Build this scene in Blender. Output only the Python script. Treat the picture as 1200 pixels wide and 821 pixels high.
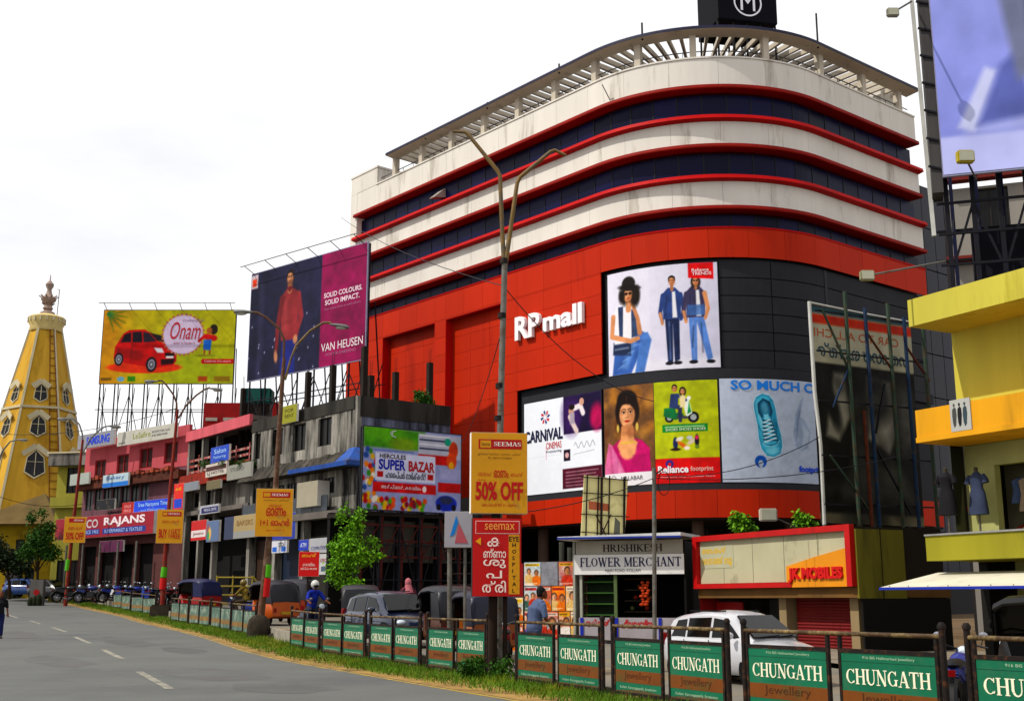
import bpy, bmesh, math, random
import numpy as np
from math import sin, cos, pi, radians, sqrt, atan, atan2, tan
from mathutils import Vector, Matrix

for o in list(bpy.data.objects): bpy.data.objects.remove(o)
scene = bpy.context.scene
COL = scene.collection
random.seed(7)

# ------------------------------------------------------------------ camera
FPX, CAMH, TH = 1390.0, 1.65, atan(292.5/1390.0)
cam_d = bpy.data.cameras.new('camera'); cam = bpy.data.objects.new('camera', cam_d); COL.objects.link(cam)
cam.location = (0, 0, CAMH); cam.rotation_euler = (radians(90)+TH, 0, 0)
cam_d.sensor_width = 36; cam_d.lens = FPX/1200*36; cam_d.clip_start = 0.1; cam_d.clip_end = 6000
scene.camera = cam
# ------------------------------------------------------------------ sky, sun, exposure
SUN_EL = radians(50); SUNV = Vector((-0.93, -0.30, 0)).normalized()
SUN_AZ = atan2(SUNV.x, SUNV.y)
w = bpy.data.worlds.new('World'); scene.world = w; w.use_nodes = True
nt = w.node_tree; nt.nodes.clear()
def N(t, **k):
    n = nt.nodes.new(t)
    for a, b in k.items(): setattr(n, a, b)
    return n
sky = N('ShaderNodeTexSky', sky_type='NISHITA', sun_disc=False, sun_elevation=SUN_EL, sun_rotation=SUN_AZ)
sky.dust_density = 3.0; sky.air_density = 1.0
tc = N('ShaderNodeTexCoord'); mp = N('ShaderNodeMapping'); mp.inputs['Scale'].default_value = (1, 1, 2.6)
nz = N('ShaderNodeTexNoise'); nz.inputs['Scale'].default_value = 2.3; nz.inputs['Detail'].default_value = 7; nz.inputs['Roughness'].default_value = 0.55
mr = N('ShaderNodeMapRange'); mr.inputs['From Min'].default_value = 0.38; mr.inputs['From Max'].default_value = 0.6
mr.inputs['To Min'].default_value = 0.78; mr.inputs['To Max'].default_value = 1.0
mx = N('ShaderNodeMix', data_type='RGBA'); mx.inputs['B'].default_value = (11.4, 11.4, 11.5, 1)
bg = N('ShaderNodeBackground'); bg.inputs['Strength'].default_value = 0.1; ow = N('ShaderNodeOutputWorld')
L = nt.links.new
L(tc.outputs['Generated'], mp.inputs['Vector']); L(mp.outputs['Vector'], nz.inputs['Vector']); L(nz.outputs['Fac'], mr.inputs['Value'])
L(mr.outputs['Result'], mx.inputs['Factor']); L(sky.outputs['Color'], mx.inputs['A']); L(mx.outputs['Result'], bg.inputs['Color']); L(bg.outputs['Background'], ow.inputs['Surface'])
sd = bpy.data.lights.new('sun', 'SUN'); sd.energy = 4.4; sd.angle = radians(0.6); sd.color = (1.0, 0.95, 0.86)
so = bpy.data.objects.new('sun', sd); COL.objects.link(so)
tosun = Vector((SUNV.x*cos(SUN_EL), SUNV.y*cos(SUN_EL), sin(SUN_EL)))
so.rotation_euler = tosun.to_track_quat('Z', 'Y').to_euler(); so.location = tosun*200
scene.view_settings.view_transform = 'Standard'; scene.view_settings.look = 'None'
scene.view_settings.exposure = 0.0; scene.view_settings.gamma = 1.0
scene.render.engine = 'CYCLES'

# ------------------------------------------------------------------ survey helpers (picture point + distance -> place)
_c, _s = cos(TH), sin(TH)
def at(px, py, Y):
    x = (px-600)/FPX; y = (410.5-py)/FPX
    ry, rz = _c-_s*y, _s+_c*y
    t = Y/ry
    return Vector((x*t, Y, CAMH+rz*t))
def proj(X, Y, Z):
    z = Z-CAMH; zc = Y*_c+z*_s; yc = -Y*_s+z*_c
    return 600+FPX*X/zc, 410.5-FPX*yc/zc
def zat(X, Y, py):
    lo, hi = -5.0, 90.0
    for i in range(40):
        m = (lo+hi)/2
        if proj(X, Y, m)[1] > py: lo = m
        else: hi = m
    return lo
def g(Y):
    Y = min(Y, 150.0); t = max(0.0, Y-33)
    return 0.021*t*t/(t+8)+0.00027*max(0.0, Y-70)**2
def gr(px, py):
    lo, hi = 5.0, 300.0
    for i in range(50):
        m = (lo+hi)/2; p = at(px, py, m)
        if p.z > g(m): lo = m
        else: hi = m
    p = at(px, py, lo); p.z = g(lo); return p

# ------------------------------------------------------------------ materials
def s2l(c):
    c = c/255.0
    return c/12.92 if c <= .04045 else ((c+.055)/1.055)**2.4
def hexl(h):
    c = [s2l(int(h[i:i+2], 16))**1.16 for i in (0, 2, 4)]; l = .3*c[0]+.59*c[1]+.11*c[2]
    return tuple(max(.002, l+(v-l)*1.12) for v in c)
MATS = {}
def mat(name, col, rough=.65, var=.12, scale=1.5, streak=0, dirt=None, metal=0, bump=0, spec=.18, rnd=0, emit=0, trans=0, coat=0):
    if name in MATS: return MATS[name]
    m = bpy.data.materials.new(name); m.use_nodes = True; MATS[name] = m
    t = m.node_tree; b = t.nodes['Principled BSDF']; Lk = t.links.new
    if isinstance(col, str): col = hexl(col)
    b.inputs['Roughness'].default_value = rough; b.inputs['Metallic'].default_value = metal
    b.inputs['Specular IOR Level'].default_value = spec
    if coat: b.inputs['Coat Weight'].default_value = coat; b.inputs['Coat Roughness'].default_value = .08
    b.inputs['Base Color'].default_value = (*col, 1)
    if trans: b.inputs['Transmission Weight'].default_value = trans
    if emit: b.inputs['Emission Color'].default_value = (*col, 1); b.inputs['Emission Strength'].default_value = emit
    if var or dirt or bump:
        ge = t.nodes.new('ShaderNodeNewGeometry'); mp = t.nodes.new('ShaderNodeMapping')
        mp.inputs['Scale'].default_value = (scale, scale, scale*(.12 if streak else 1))
        Lk(ge.outputs['Position'], mp.inputs['Vector'])
        nz = t.nodes.new('ShaderNodeTexNoise'); nz.inputs['Scale'].default_value = 1; nz.inputs['Detail'].default_value = 7; nz.inputs['Roughness'].default_value = .62
        Lk(mp.outputs['Vector'], nz.inputs['Vector'])
        mr = t.nodes.new('ShaderNodeMapRange'); mr.inputs['From Min'].default_value = .3; mr.inputs['From Max'].default_value = .7
        mr.inputs['To Min'].default_value = 1-var; mr.inputs['To Max'].default_value = 1+var
        Lk(nz.outputs['Fac'], mr.inputs['Value']); fac = mr.outputs['Result']
        if rnd:
            oi = t.nodes.new('ShaderNodeObjectInfo'); m2 = t.nodes.new('ShaderNodeMapRange')
            m2.inputs['To Min'].default_value = 1-rnd; m2.inputs['To Max'].default_value = 1+rnd
            Lk(oi.outputs['Random'], m2.inputs['Value'])
            mu = t.nodes.new('ShaderNodeMath'); mu.operation = 'MULTIPLY'; Lk(fac, mu.inputs[0]); Lk(m2.outputs['Result'], mu.inputs[1]); fac = mu.outputs[0]
        vm = t.nodes.new('ShaderNodeVectorMath'); vm.operation = 'SCALE'; vm.inputs[0].default_value = col
        Lk(fac, vm.inputs['Scale']); out = vm.outputs['Vector']
        if dirt:
            amt, dc, dsc = dirt
            n2 = t.nodes.new('ShaderNodeTexNoise'); n2.inputs['Detail'].default_value = 8; n2.inputs['Roughness'].default_value = .7; n2.inputs['Scale'].default_value = 1
            mp2 = t.nodes.new('ShaderNodeMapping'); mp2.inputs['Scale'].default_value = (dsc, dsc, dsc*(.14 if streak else 1)); mp2.inputs['Location'].default_value = (7.3, 2.1, 4.4)
            Lk(ge.outputs['Position'], mp2.inputs['Vector']); Lk(mp2.outputs['Vector'], n2.inputs['Vector'])
            m3 = t.nodes.new('ShaderNodeMapRange'); m3.inputs['From Min'].default_value = .62-amt*.3; m3.inputs['From Max'].default_value = .78-amt*.2
            Lk(n2.outputs['Fac'], m3.inputs['Value'])
            mi = t.nodes.new('ShaderNodeMix'); mi.data_type = 'RGBA'; Lk(m3.outputs['Result'], mi.inputs['Factor']); Lk(out, mi.inputs['A'])
            mi.inputs['B'].default_value = (*(hexl(dc) if isinstance(dc, str) else dc), 1); out = mi.outputs['Result']
        Lk(out, b.inputs['Base Color'])
        if bump:
            bp = t.nodes.new('ShaderNodeBump'); bp.inputs['Strength'].default_value = bump; bp.inputs['Distance'].default_value = .02
            n3 = t.nodes.new('ShaderNodeTexNoise'); n3.inputs['Scale'].default_value = 14; n3.inputs['Detail'].default_value = 6
            Lk(ge.outputs['Position'], n3.inputs['Vector']); Lk(n3.outputs['Fac'], bp.inputs['Height']); Lk(bp.outputs['Normal'], b.inputs['Normal'])
    return m
def print_mat(name='printed_vinyl', rough=.5):
    if name in MATS: return MATS[name]
    m = bpy.data.materials.new(name); m.use_nodes = True; MATS[name] = m
    t = m.node_tree; b = t.nodes['Principled BSDF']; a = t.nodes.new('ShaderNodeVertexColor'); a.layer_name = 'Col'
    b.inputs['Roughness'].default_value = rough; b.inputs['Specular IOR Level'].default_value = .08
    t.links.new(a.outputs['Color'], b.inputs['Base Color']); return m

# ------------------------------------------------------------------ mesh builder
class MB:
    def __init__(self): self.v = []; self.f = []
    def add(self, vs, fs):
        k = len(self.v); self.v += [tuple(v) for v in vs]; self.f += [tuple(i+k for i in f) for f in fs]; return self
    def box(self, x0, x1, y0, y1, z0, z1):
        return self.add([(x0,y0,z0),(x1,y0,z0),(x1,y1,z0),(x0,y1,z0),(x0,y0,z1),(x1,y0,z1),(x1,y1,z1),(x0,y1,z1)],
            [(0,3,2,1),(4,5,6,7),(0,1,5,4),(1,2,6,5),(2,3,7,6),(3,0,4,7)])
    def bar(self, p, q, w, d=None, up=(0,0,1)):
        p, q = Vector(p), Vector(q); d = d or w; a = (q-p).normalized(); u = Vector(up)
        if abs(a.dot(u)) > .95: u = Vector((1,0,0))
        s = a.cross(u).normalized(); t = s.cross(a).normalized()
        vs = [e+s*(i*w/2)+t*(j*d/2) for e in (p, q) for i, j in ((-1,-1),(1,-1),(1,1),(-1,1))]
        return self.add(vs, [(3,2,1,0),(4,5,6,7),(0,1,5,4),(1,2,6,5),(2,3,7,6),(3,0,4,7)])
    def tube(self, pts, r, n=8, cap=True):
        pts = [Vector(p) for p in pts]; rs = r if isinstance(r, (list, tuple)) else [r]*len(pts)
        vs = []; fs = []; pu = None
        for i, p in enumerate(pts):
            a = (pts[min(i+1, len(pts)-1)]-pts[max(i-1, 0)]).normalized()
            if pu is None:
                u = Vector((0,0,1)) if abs(a.z) < .9 else Vector((1,0,0)); s = a.cross(u).normalized()
            else: s = (pu-a*pu.dot(a)).normalized()
            pu = s; t = a.cross(s)
            vs += [p+(s*cos(2*pi*k/n)+t*sin(2*pi*k/n))*rs[i] for k in range(n)]
        for i in range(len(pts)-1):
            for k in range(n): fs.append((i*n+k, i*n+(k+1)%n, (i+1)*n+(k+1)%n, (i+1)*n+k))
        if cap: fs.append(tuple(range(n-1, -1, -1))); fs.append(tuple((len(pts)-1)*n+k for k in range(n)))
        return self.add(vs, fs)
    def lathe(self, prof, n=16, c=(0,0,0), axis='z', phase=0):
        vs = []; fs = []
        for r, z in prof:
            for k in range(n):
                a = 2*pi*k/n+phase; x, y = r*cos(a), r*sin(a)
                p = (x, y, z) if axis == 'z' else ((z, x, y) if axis == 'x' else (x, z, y))
                vs.append((p[0]+c[0], p[1]+c[1], p[2]+c[2]))
        for i in range(len(prof)-1):
            for k in range(n): fs.append((i*n+k, i*n+(k+1)%n, (i+1)*n+(k+1)%n, (i+1)*n+k))
        fs.append(tuple(range(n-1, -1, -1))); fs.append(tuple((len(prof)-1)*n+k for k in range(n)))
        return self.add(vs, fs)
    def prism(self, poly, z0, z1):
        n = len(poly); vs = [(x,y,z0) for x,y in poly]+[(x,y,z1) for x,y in poly]
        return self.add(vs, [tuple(range(n-1,-1,-1)), tuple(range(n,2*n))]+[(k,(k+1)%n,n+(k+1)%n,n+k) for k in range(n)])
    def slab(self, poly, y0, y1):      # polygon in local x-z, thickness in y (y0 = front)
        n = len(poly); vs = [(x,y0,z) for x,z in poly]+[(x,y1,z) for x,z in poly]
        return self.add(vs, [tuple(range(n)), tuple(range(2*n-1,n-1,-1))]+[((k+1)%n,k,n+k,n+(k+1)%n) for k in range(n)])
    def ell(self, c, r, n=12, m=8, rot=None):
        vs = []; fs = []
        for j in range(1, m):
            ph = pi*j/m
            for k in range(n):
                a = 2*pi*k/n; p = Vector((r[0]*sin(ph)*cos(a), r[1]*sin(ph)*sin(a), r[2]*cos(ph)))
                if rot: p = rot@p
                vs.append(p+Vector(c))
        T = Vector((0,0,r[2])); T = rot@T if rot else T
        vs += [Vector(c)+T, Vector(c)-T]; q = (m-1)*n
        for j in range(m-2):
            for k in range(n): fs.append((j*n+k, (j+1)*n+k, (j+1)*n+(k+1)%n, j*n+(k+1)%n))
        for k in range(n): fs.append((q, k, (k+1)%n)); fs.append((q+1, (m-2)*n+(k+1)%n, (m-2)*n+k))
        return self.add(vs, fs)
    def build(self, name, m, parent=None, smooth=False, bevel=0, fix=True):
        me = bpy.data.meshes.new(name); me.from_pydata(self.v, [], self.f)
        if fix or bevel:
            bm = bmesh.new(); bm.from_mesh(me)
            if fix: bmesh.ops.recalc_face_normals(bm, faces=bm.faces)
            if bevel: bmesh.ops.bevel(bm, geom=[e for e in bm.edges if len(e.link_faces) == 2 and e.calc_face_angle(0) > .5], offset=bevel, segments=2, affect='EDGES', clamp_overlap=True)
            bm.to_mesh(me); bm.free()
        me.materials.append(m)
        o = bpy.data.objects.new(name, me); COL.objects.link(o)
        if parent: o.parent = parent
        if smooth:
            me.polygons.foreach_set('use_smooth', [True]*len(me.polygons))
            try: me.set_sharp_from_angle(angle=radians(42))
            except Exception: pass
        return o
def link(name, me, parent=None):
    o = bpy.data.objects.new(name, me); COL.objects.link(o)
    if parent: o.parent = parent
    return o
def thing(name, label, cat, loc=(0,0,0), rz=0, group=None):
    o = bpy.data.objects.new(name, None); COL.objects.link(o); o.empty_display_size = .2
    o.location = loc; o.rotation_euler = (0,0,rz); return tag(o, label, cat, group)
def tag(o, label, cat, group=None):
    o['label'] = label; o['category'] = cat
    if group: o['group'] = group
    return o
def struct(o): o['kind'] = 'structure'; return o
def stuff(o, label=None, cat=None):
    o['kind'] = 'stuff'
    if label: o['label'] = label; o['category'] = cat
    return o
def copy_tree(o, parent=None):
    c = o.copy(); COL.objects.link(c); c.parent = parent
    for ch in list(o.children): copy_tree(ch, c)
    return c

# ------------------------------------------------------------------ lettering
TXT = {}
def text_mesh(s, bold=.0, shear=0):
    k = (s, bold, shear)
    if k not in TXT:
        cu = bpy.data.curves.new('lettering', 'FONT'); cu.body = s; cu.size = 1; cu.offset = bold; cu.resolution_u = 3; cu.shear = shear
        o = bpy.data.objects.new('lettering', cu); COL.objects.link(o)
        bpy.context.view_layer.update()
        dg = bpy.context.evaluated_depsgraph_get()
        me = bpy.data.meshes.new_from_object(o.evaluated_get(dg))
        v = [(p.co.x, p.co.y) for p in me.vertices]; f = [tuple(p.vertices) for p in me.polygons]
        bpy.data.objects.remove(o); bpy.data.curves.remove(cu); bpy.data.meshes.remove(me)
        TXT[k] = (v, f)
    return TXT[k]
# a small serif alphabet, drawn as strokes in a 1-high box: ('l',x0,y0,x1,y1,w) bars, ('a',cx,cy,rx,ry,a0,a1,w0,w1) arcs, serif feet as bars
_T, _t = .17, .07
def _sf(x, y, w=.3): return ('l', x-w/2, y, x+w/2, y, .06)
SERIF = {
 'I': (.42, [('l',.21,0,.21,1,_T), _sf(.21,.03), _sf(.21,.97)]),
 'H': (.86, [('l',.17,0,.17,1,_T), ('l',.69,0,.69,1,_T), ('l',.17,.5,.69,.5,_t), _sf(.17,.03), _sf(.17,.97), _sf(.69,.03), _sf(.69,.97)]),
 'N': (.88, [('l',.16,0,.16,1,_t), ('l',.72,0,.72,1,_t), ('l',.16,1,.72,0,_T), _sf(.16,.03), _sf(.12,.97,.26), _sf(.72,.97)]),
 'U': (.84, [('l',.16,.3,.16,1,_T), ('l',.68,.3,.68,1,_t), ('a',.42,.32,.26,.3,180,360,_T,_t), _sf(.16,.97), _sf(.68,.97,.26)]),
 'A': (.84, [('l',.4,1,.14,0,_t), ('l',.42,1,.7,0,_T), ('l',.24,.33,.6,.33,_t), _sf(.13,.03,.26), _sf(.7,.03)]),
 'T': (.76, [('l',.38,0,.38,1,_T), ('l',.04,.96,.72,.96,.08), ('l',.06,.96,.06,.76,.06), ('l',.7,.96,.7,.76,.06), _sf(.38,.03)]),
 'C': (.78, [('a',.42,.5,.32,.45,45,315,.05,.05,_T), ('l',.68,.98,.68,.7,.06), ('l',.66,.08,.7,.24,.05)]),
 'G': (.84, [('a',.42,.5,.32,.45,45,315,.05,.05,_T), ('l',.68,.98,.68,.7,.06), ('l',.68,.05,.68,.42,.14), _sf(.68,.42,.28)]),
 'S': (.62, [('a',.32,.73,.2,.22,30,270,.06,_T), ('a',.32,.27,.22,.22,-150,90,.06,_T), ('l',.53,.98,.53,.72,.05), ('l',.08,.02,.08,.28,.05)]),
 'E': (.7, [('l',.17,0,.17,1,_T), ('l',.06,.96,.62,.96,.07), ('l',.06,.04,.64,.04,.07), ('l',.17,.5,.5,.5,_t), ('l',.61,.98,.61,.76,.05), ('l',.63,.02,.63,.26,.05), ('l',.5,.4,.5,.6,.05)]),
 'F': (.66, [('l',.17,0,.17,1,_T), ('l',.06,.96,.6,.96,.07), ('l',.17,.5,.48,.5,_t), ('l',.59,.98,.59,.74,.05), ('l',.48,.4,.48,.6,.05), _sf(.17,.03)]),
 'L': (.66, [('l',.17,0,.17,1,_T), ('l',.06,.04,.6,.04,.07), ('l',.6,.02,.6,.28,.05), _sf(.17,.97)]),
 'M': (1.02, [('l',.16,0,.16,1,_t), ('l',.86,0,.86,1,_T), ('l',.18,1,.5,.05,_T), ('l',.84,1,.5,.05,_t), _sf(.16,.03,.26), _sf(.86,.03), _sf(.14,.97,.22), _sf(.88,.97,.26)]),
 'R': (.84, [('l',.17,0,.17,1,_T), ('a',.36,.74,.24,.22,-90,90,.07,.07,_T), ('l',.17,.96,.38,.96,.07), ('l',.17,.52,.38,.52,.07), ('l',.36,.52,.72,.03,_T), _sf(.17,.03), _sf(.74,.03,.2), _sf(.12,.97,.2)]),
 'K': (.86, [('l',.17,0,.17,1,_T), ('l',.2,.42,.68,.97,_t), ('l',.34,.55,.7,.03,_T), _sf(.17,.03), _sf(.17,.97), _sf(.68,.97,.26), _sf(.72,.03,.26)]),
 'O': (.84, [('a',.42,.5,.32,.44,0,360,_T,_T,.07)]),
 'W': (1.15, [('l',.14,1,.38,0,_T), ('l',.38,0,.57,.9,_t), ('l',.55,1,.78,0,_T), ('l',.78,0,1.0,1,_t), _sf(.14,.97,.28), _sf(.56,.97,.24), _sf(1.0,.97,.24)]),
 ' ': (.36, [])}
def serif_mesh(s):
    k = ('serif', s)
    if k in TXT: return TXT[k]
    v = []; f = []; x = 0
    for ch in s:
        wd, st = SERIF[ch]
        for e in st:
            if e[0] == 'l':
                _, a, b, c, d, wv = e; dx, dy = c-a, d-b; l = sqrt(dx*dx+dy*dy) or 1; nx, ny = -dy/l*wv/2, dx/l*wv/2
                k0 = len(v); v += [(x+a+nx,b+ny),(x+a-nx,b-ny),(x+c-nx,d-ny),(x+c+nx,d+ny)]; f.append((k0,k0+1,k0+2,k0+3))
            else:
                _, cx, cy, rx, ry, a0, a1, w0, w1 = e[:9]; wm = e[9] if len(e) > 9 else None
                n = 14; k0 = len(v)
                for i in range(n+1):
                    u = i/n; a = radians(a0+(a1-a0)*u); ww = w0+(w1-w0)*u
                    if wm: ww = .06+(_T-.06)*abs(cos(a))**1.5
                    v += [(x+cx+(rx+ww/2-.02)*cos(a), cy+(ry+ww/3)*sin(a)), (x+cx+(rx-ww/2-.02)*cos(a), cy+(ry-ww/2.2)*sin(a))]
                for i in range(n): f.append((k0+2*i, k0+2*i+1, k0+2*i+3, k0+2*i+2))
        x += wd
    TXT[k] = (v, f); return TXT[k]
def lettering(parent, s, x0, x1, z0, z1, y, m, name='lettering', bold=.0, ext=0, serif=False, shear=0, mirror=False, fn=None, slope=0, keep=False):
    v, f = serif_mesh(s) if serif else text_mesh(s, bold, shear)
    if not v: return None
    ax = min(p[0] for p in v); bx = max(p[0] for p in v); ay = min(p[1] for p in v); by = max(p[1] for p in v)
    sx = (x1-x0)/(bx-ax); sz = (z1-z0)/(by-ay)
    if keep: sx = min(sx, sz*1.1)
    pts = []
    for p in v:
        X = x0+(p[0]-ax)*sx; Z = z0+(p[1]-ay)*sz
        if mirror: X = x0+x1-X
        pts.append((X, Z+(X-x0)*slope))
    mb = MB()
    if serif:            # overlapping strokes: lay each one a hair in front of the last
        vv = [None]*len(pts); 
        for i, q in enumerate(f):
            for j in q: vv[j] = (pts[j][0], y-.0004*(i % 9), pts[j][1])
        mb.add(vv, f)
    elif ext:
        n = len(pts); mb.add([(a, y, b) for a, b in pts], f); mb.add([(a, y+ext, b) for a, b in pts], [tuple(reversed(q)) for q in f])
        ec = {}
        for q in f:
            for i in range(len(q)): e = (q[i], q[(i+1) % len(q)]); ec[e] = 1
        for a, b in ec:
            if (b, a) not in ec: mb.f.append((b, a, a+n, b+n))
    else: mb.add([(a, y, b) for a, b in pts], f)
    if fn: mb.v = [tuple(fn(*p)) for p in mb.v]
    nsp = len(s.split())-1
    if nsp > 0:                      # one object for each word
        par = list(range(len(mb.v)))
        def fd(i):
            while par[i] != i: par[i] = par[par[i]]; i = par[i]
            return i
        for q in mb.f:
            for j in q[1:]: par[fd(j)] = fd(q[0])
        iv = {}
        n0 = len(pts)
        for i in range(len(mb.v)): x = pts[i % n0][0]; k = fd(i); a_, b_ = iv.get(k, (x, x)); iv[k] = (min(a_, x), max(b_, x))
        srt = sorted(iv.values()); mrg = [list(srt[0])]
        for a_, b_ in srt[1:]:
            if a_ <= mrg[-1][1]: mrg[-1][1] = max(b_, mrg[-1][1])
            else: mrg.append([a_, b_])
        gaps = sorted(((mrg[i+1][0]-mrg[i][1], (mrg[i+1][0]+mrg[i][1])/2) for i in range(len(mrg)-1)), reverse=True)[:nsp]
        cuts = sorted(c for _, c in gaps); first = None
        for lo, hi in zip([-1e9]+cuts, cuts+[1e9]):
            fs_ = [q for q in mb.f if lo < sum(pts[j % n0][0] for j in q)/len(q) < hi]
            ids = sorted(set(j for q in fs_ for j in q)); mp2 = {j: i for i, j in enumerate(ids)}
            if not ids: continue
            o = MB().add([mb.v[j] for j in ids], [tuple(mp2[j] for j in q) for q in fs_]).build(name, m, parent, fix=False); first = first or o
        return first
    return mb.build(name, m, parent, fix=False)
# ------------------------------------------------------------------ ground, roads, verge
def lane_z(Y):
    u = min(1, max(0, (Y-22)/14)); return .3*u*u*(3-2*u)
def strip(left, right, name, m, dz, lane=0):
    mb = MB(); n = len(left); vs = []; K = 4
    for i in range(n):
        for k in range(K+1):
            p = Vector(left[i]).lerp(Vector(right[i]), k/K); vs.append((p.x, p.y, g(p.y)+dz+(lane_z(p.y) if lane else 0)))
    fs = [(i*(K+1)+k, i*(K+1)+k+1, (i+1)*(K+1)+k+1, (i+1)*(K+1)+k) for i in range(n-1) for k in range(K)]
    mb.add(vs, fs); return mb.build(name, m, None)
ys = [-60, -20, 0, 10, 20, 28]+list(range(33, 155, 3))+[200, 400, 900, 3000]
xs = [-2500, -400, -120, -60, -30, -10, 0, 10, 30, 60, 120, 400, 2500]
mb = MB(); mb.add([(x, y, g(y)) for y in ys for x in xs], [(j*len(xs)+i, j*len(xs)+i+1, (j+1)*len(xs)+i+1, (j+1)*len(xs)+i) for j in range(len(ys)-1) for i in range(len(xs)-1)])
struct(mb.build('ground', mat('packed_earth', '6b5a45', .95, .25, .6, bump=.3, dirt=(.3, '4a4034', .35))))
# fence line, far left to near right
FENCE = [(-55, 137), (-29.8, 89.4), (-21.3, 73), (-18.2, 65), (-14.1, 57), (-9.9, 47.8), (-7.5, 41.3), (-5.82, 37.3), (-3.93, 33.3), (-2.12, 29.5), (-0.42, 26), (0.07, 24.8), (1.68, 21.3), (3.3, 18.0), (5.3, 14.6), (7.4, 11.1), (11, 5.2), (15, -1.6), (26, -20)]
FENCE = [Vector((a, b, 0)) for a, b in FENCE]
def off(line, d):
    out = []
    for i, p in enumerate(line):
        a = (line[min(i+1, len(line)-1)]-line[max(i-1, 0)]).normalized(); n = Vector((-a.y, a.x, 0)); out.append(p+n*d)
    return out
def dens(line, step=2.0):
    out = []
    for a, b in zip(line[:-1], line[1:]):
        k = max(1, int((b-a).length/step))
        out += [a.lerp(b, i/k) for i in range(k)]
    return out+[line[-1]]
FD = dens(FENCE)
for _ in range(6): FD = [FD[0]]+[(FD[i-1]+FD[i]*2+FD[i+1])/4 for i in range(1, len(FD)-1)]+[FD[-1]]
asphalt = mat('asphalt', '666765', .92, .1, .35, bump=.15, dirt=(.35, '555658', .12))
struct(strip(off(FD, -17.5), off(FD, -1.6), 'road', asphalt, .006))
struct(strip(off(FD, -1.78), off(FD, .45), 'verge', mat('sandy_soil', '937a50', .95, .35, 1.6, bump=.6, dirt=(.45, '5f5233', 1.1)), .012))
struct(strip(off(FD, .5), off(FD, 8.0), 'service_lane', mat('lane_asphalt', '77736b', .9, .2, .45, bump=.3, dirt=(.35, '8a7a62', .3)), .008, 1))
struct(strip(off(FD, 8.0), off(FD, 14), 'pavement', mat('pavement_concrete', '857d70', .9, .2, .7, bump=.3, dirt=(.4, '5a5248', .4)), .12, 1))
struct(strip(off(FD, -26), off(FD, -17.5), 'far_pavement', mat('pavement_concrete', '857d70'), .12))
# low kerb stone between verge and road edge of the service lane
kb = MB(); A = off(FD, .42); B = off(FD, .56)
for i in range(len(FD)-1):
    if FD[i].y > 100 or FD[i].y < 4: continue
    a, b, c, d = A[i], A[i+1], B[i+1], B[i]
    q = [Vector((p.x, p.y, g(p.y)+(h+lane_z(p.y) if h else 0))) for h in (.0, .1) for p in (a, b, c, d)]
    kb.add(q, [(4,5,6,7),(0,1,5,4),(1,2,6,5),(2,3,7,6),(3,0,4,7)])
struct(kb.build('kerb', mat('kerb_concrete', '8d897f', .9, .25, 2.0, bump=.3)))
# painted edge line and centre dashes
struct(strip(off(FD, -1.93), off(FD, -1.81), 'edge_line', mat('worn_yellow_paint', 'a8904f', .8, .3, 3, dirt=(.7, '70675a', 2.2)), .010))
DASH = [((163,787),(199,807)), ((121,761),(144,772)), ((88,746),(105,753.5)), ((62,735),(77,740)), ((35,727),(48,731)), ((9,720),(21,723.7))]
paint = mat('worn_white_paint', '9c988c', .85, .25, 3.5, dirt=(.75, '6a6a66', 2.5))
def dash(p, q):
    p.z = q.z = 0; a = (q-p).normalized(); n = Vector((-a.y, a.x, 0))*.09
    mb = MB(); K = 4
    vs = []
    for i in range(K+1):
        c = p.lerp(q, i/K)
        for s in (-1, 1): e = c+n*s; vs.append((e.x, e.y, g(e.y)+.012))
    mb.add(vs, [(2*i, 2*i+1, 2*i+3, 2*i+2) for i in range(K)])
    struct(mb.build('lane_dash', paint))
for a, b in DASH: dash(gr(*a), gr(*b))
p0, q0 = gr(163,787), gr(199,807)
for k in range(1, 3):
    sh = Vector((3.6, -8.6, 0))*k; dash(p0+sh, q0+sh)
# grass tufts on the verge: one mass
random.seed(3)
gm = MB()
V1 = off(FD, 0.0)
for i in range(len(FD)-1):
    p = FD[i]
    if p.y > 105 or p.y < 12: continue
    seg = (FD[i+1]-FD[i]); nrm = Vector((-seg.y, seg.x, 0)).normalized()
    cnt = int(2600 if p.y < 34 else 1500 if p.y < 60 else 700)
    for k in range(cnt):
        u = random.random(); d = random.gauss(-.5, .5)
        if d > .4 or d < -1.5: continue
        if random.random() < .5*(1+sin(i*1.7+d*3)) * .6: continue
        b = p+seg*u+nrm*d; h = random.uniform(.04, .16)*(1.3 if d > -.3 else 1); a = random.random()*6.3; wd = random.uniform(.004, .009)*(1+p.y/45)
        t = Vector((cos(a), sin(a), 0)); z = g(b.y)+.01
        lean = Vector((random.uniform(-.08,.08), random.uniform(-.08,.08), h))
        q = Vector((b.x, b.y, z))
        gm.add([q-t*wd, q+t*wd, q+lean+t*wd*.2], [(0,1,2)])
stuff(gm.build('grass', mat('grass_blades', '58761f', .8, .35, 1.2, dirt=(.35, '8f8a3a', 1.0)), fix=False), 'ragged green grass along the strip under the railings', 'grass')

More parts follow.
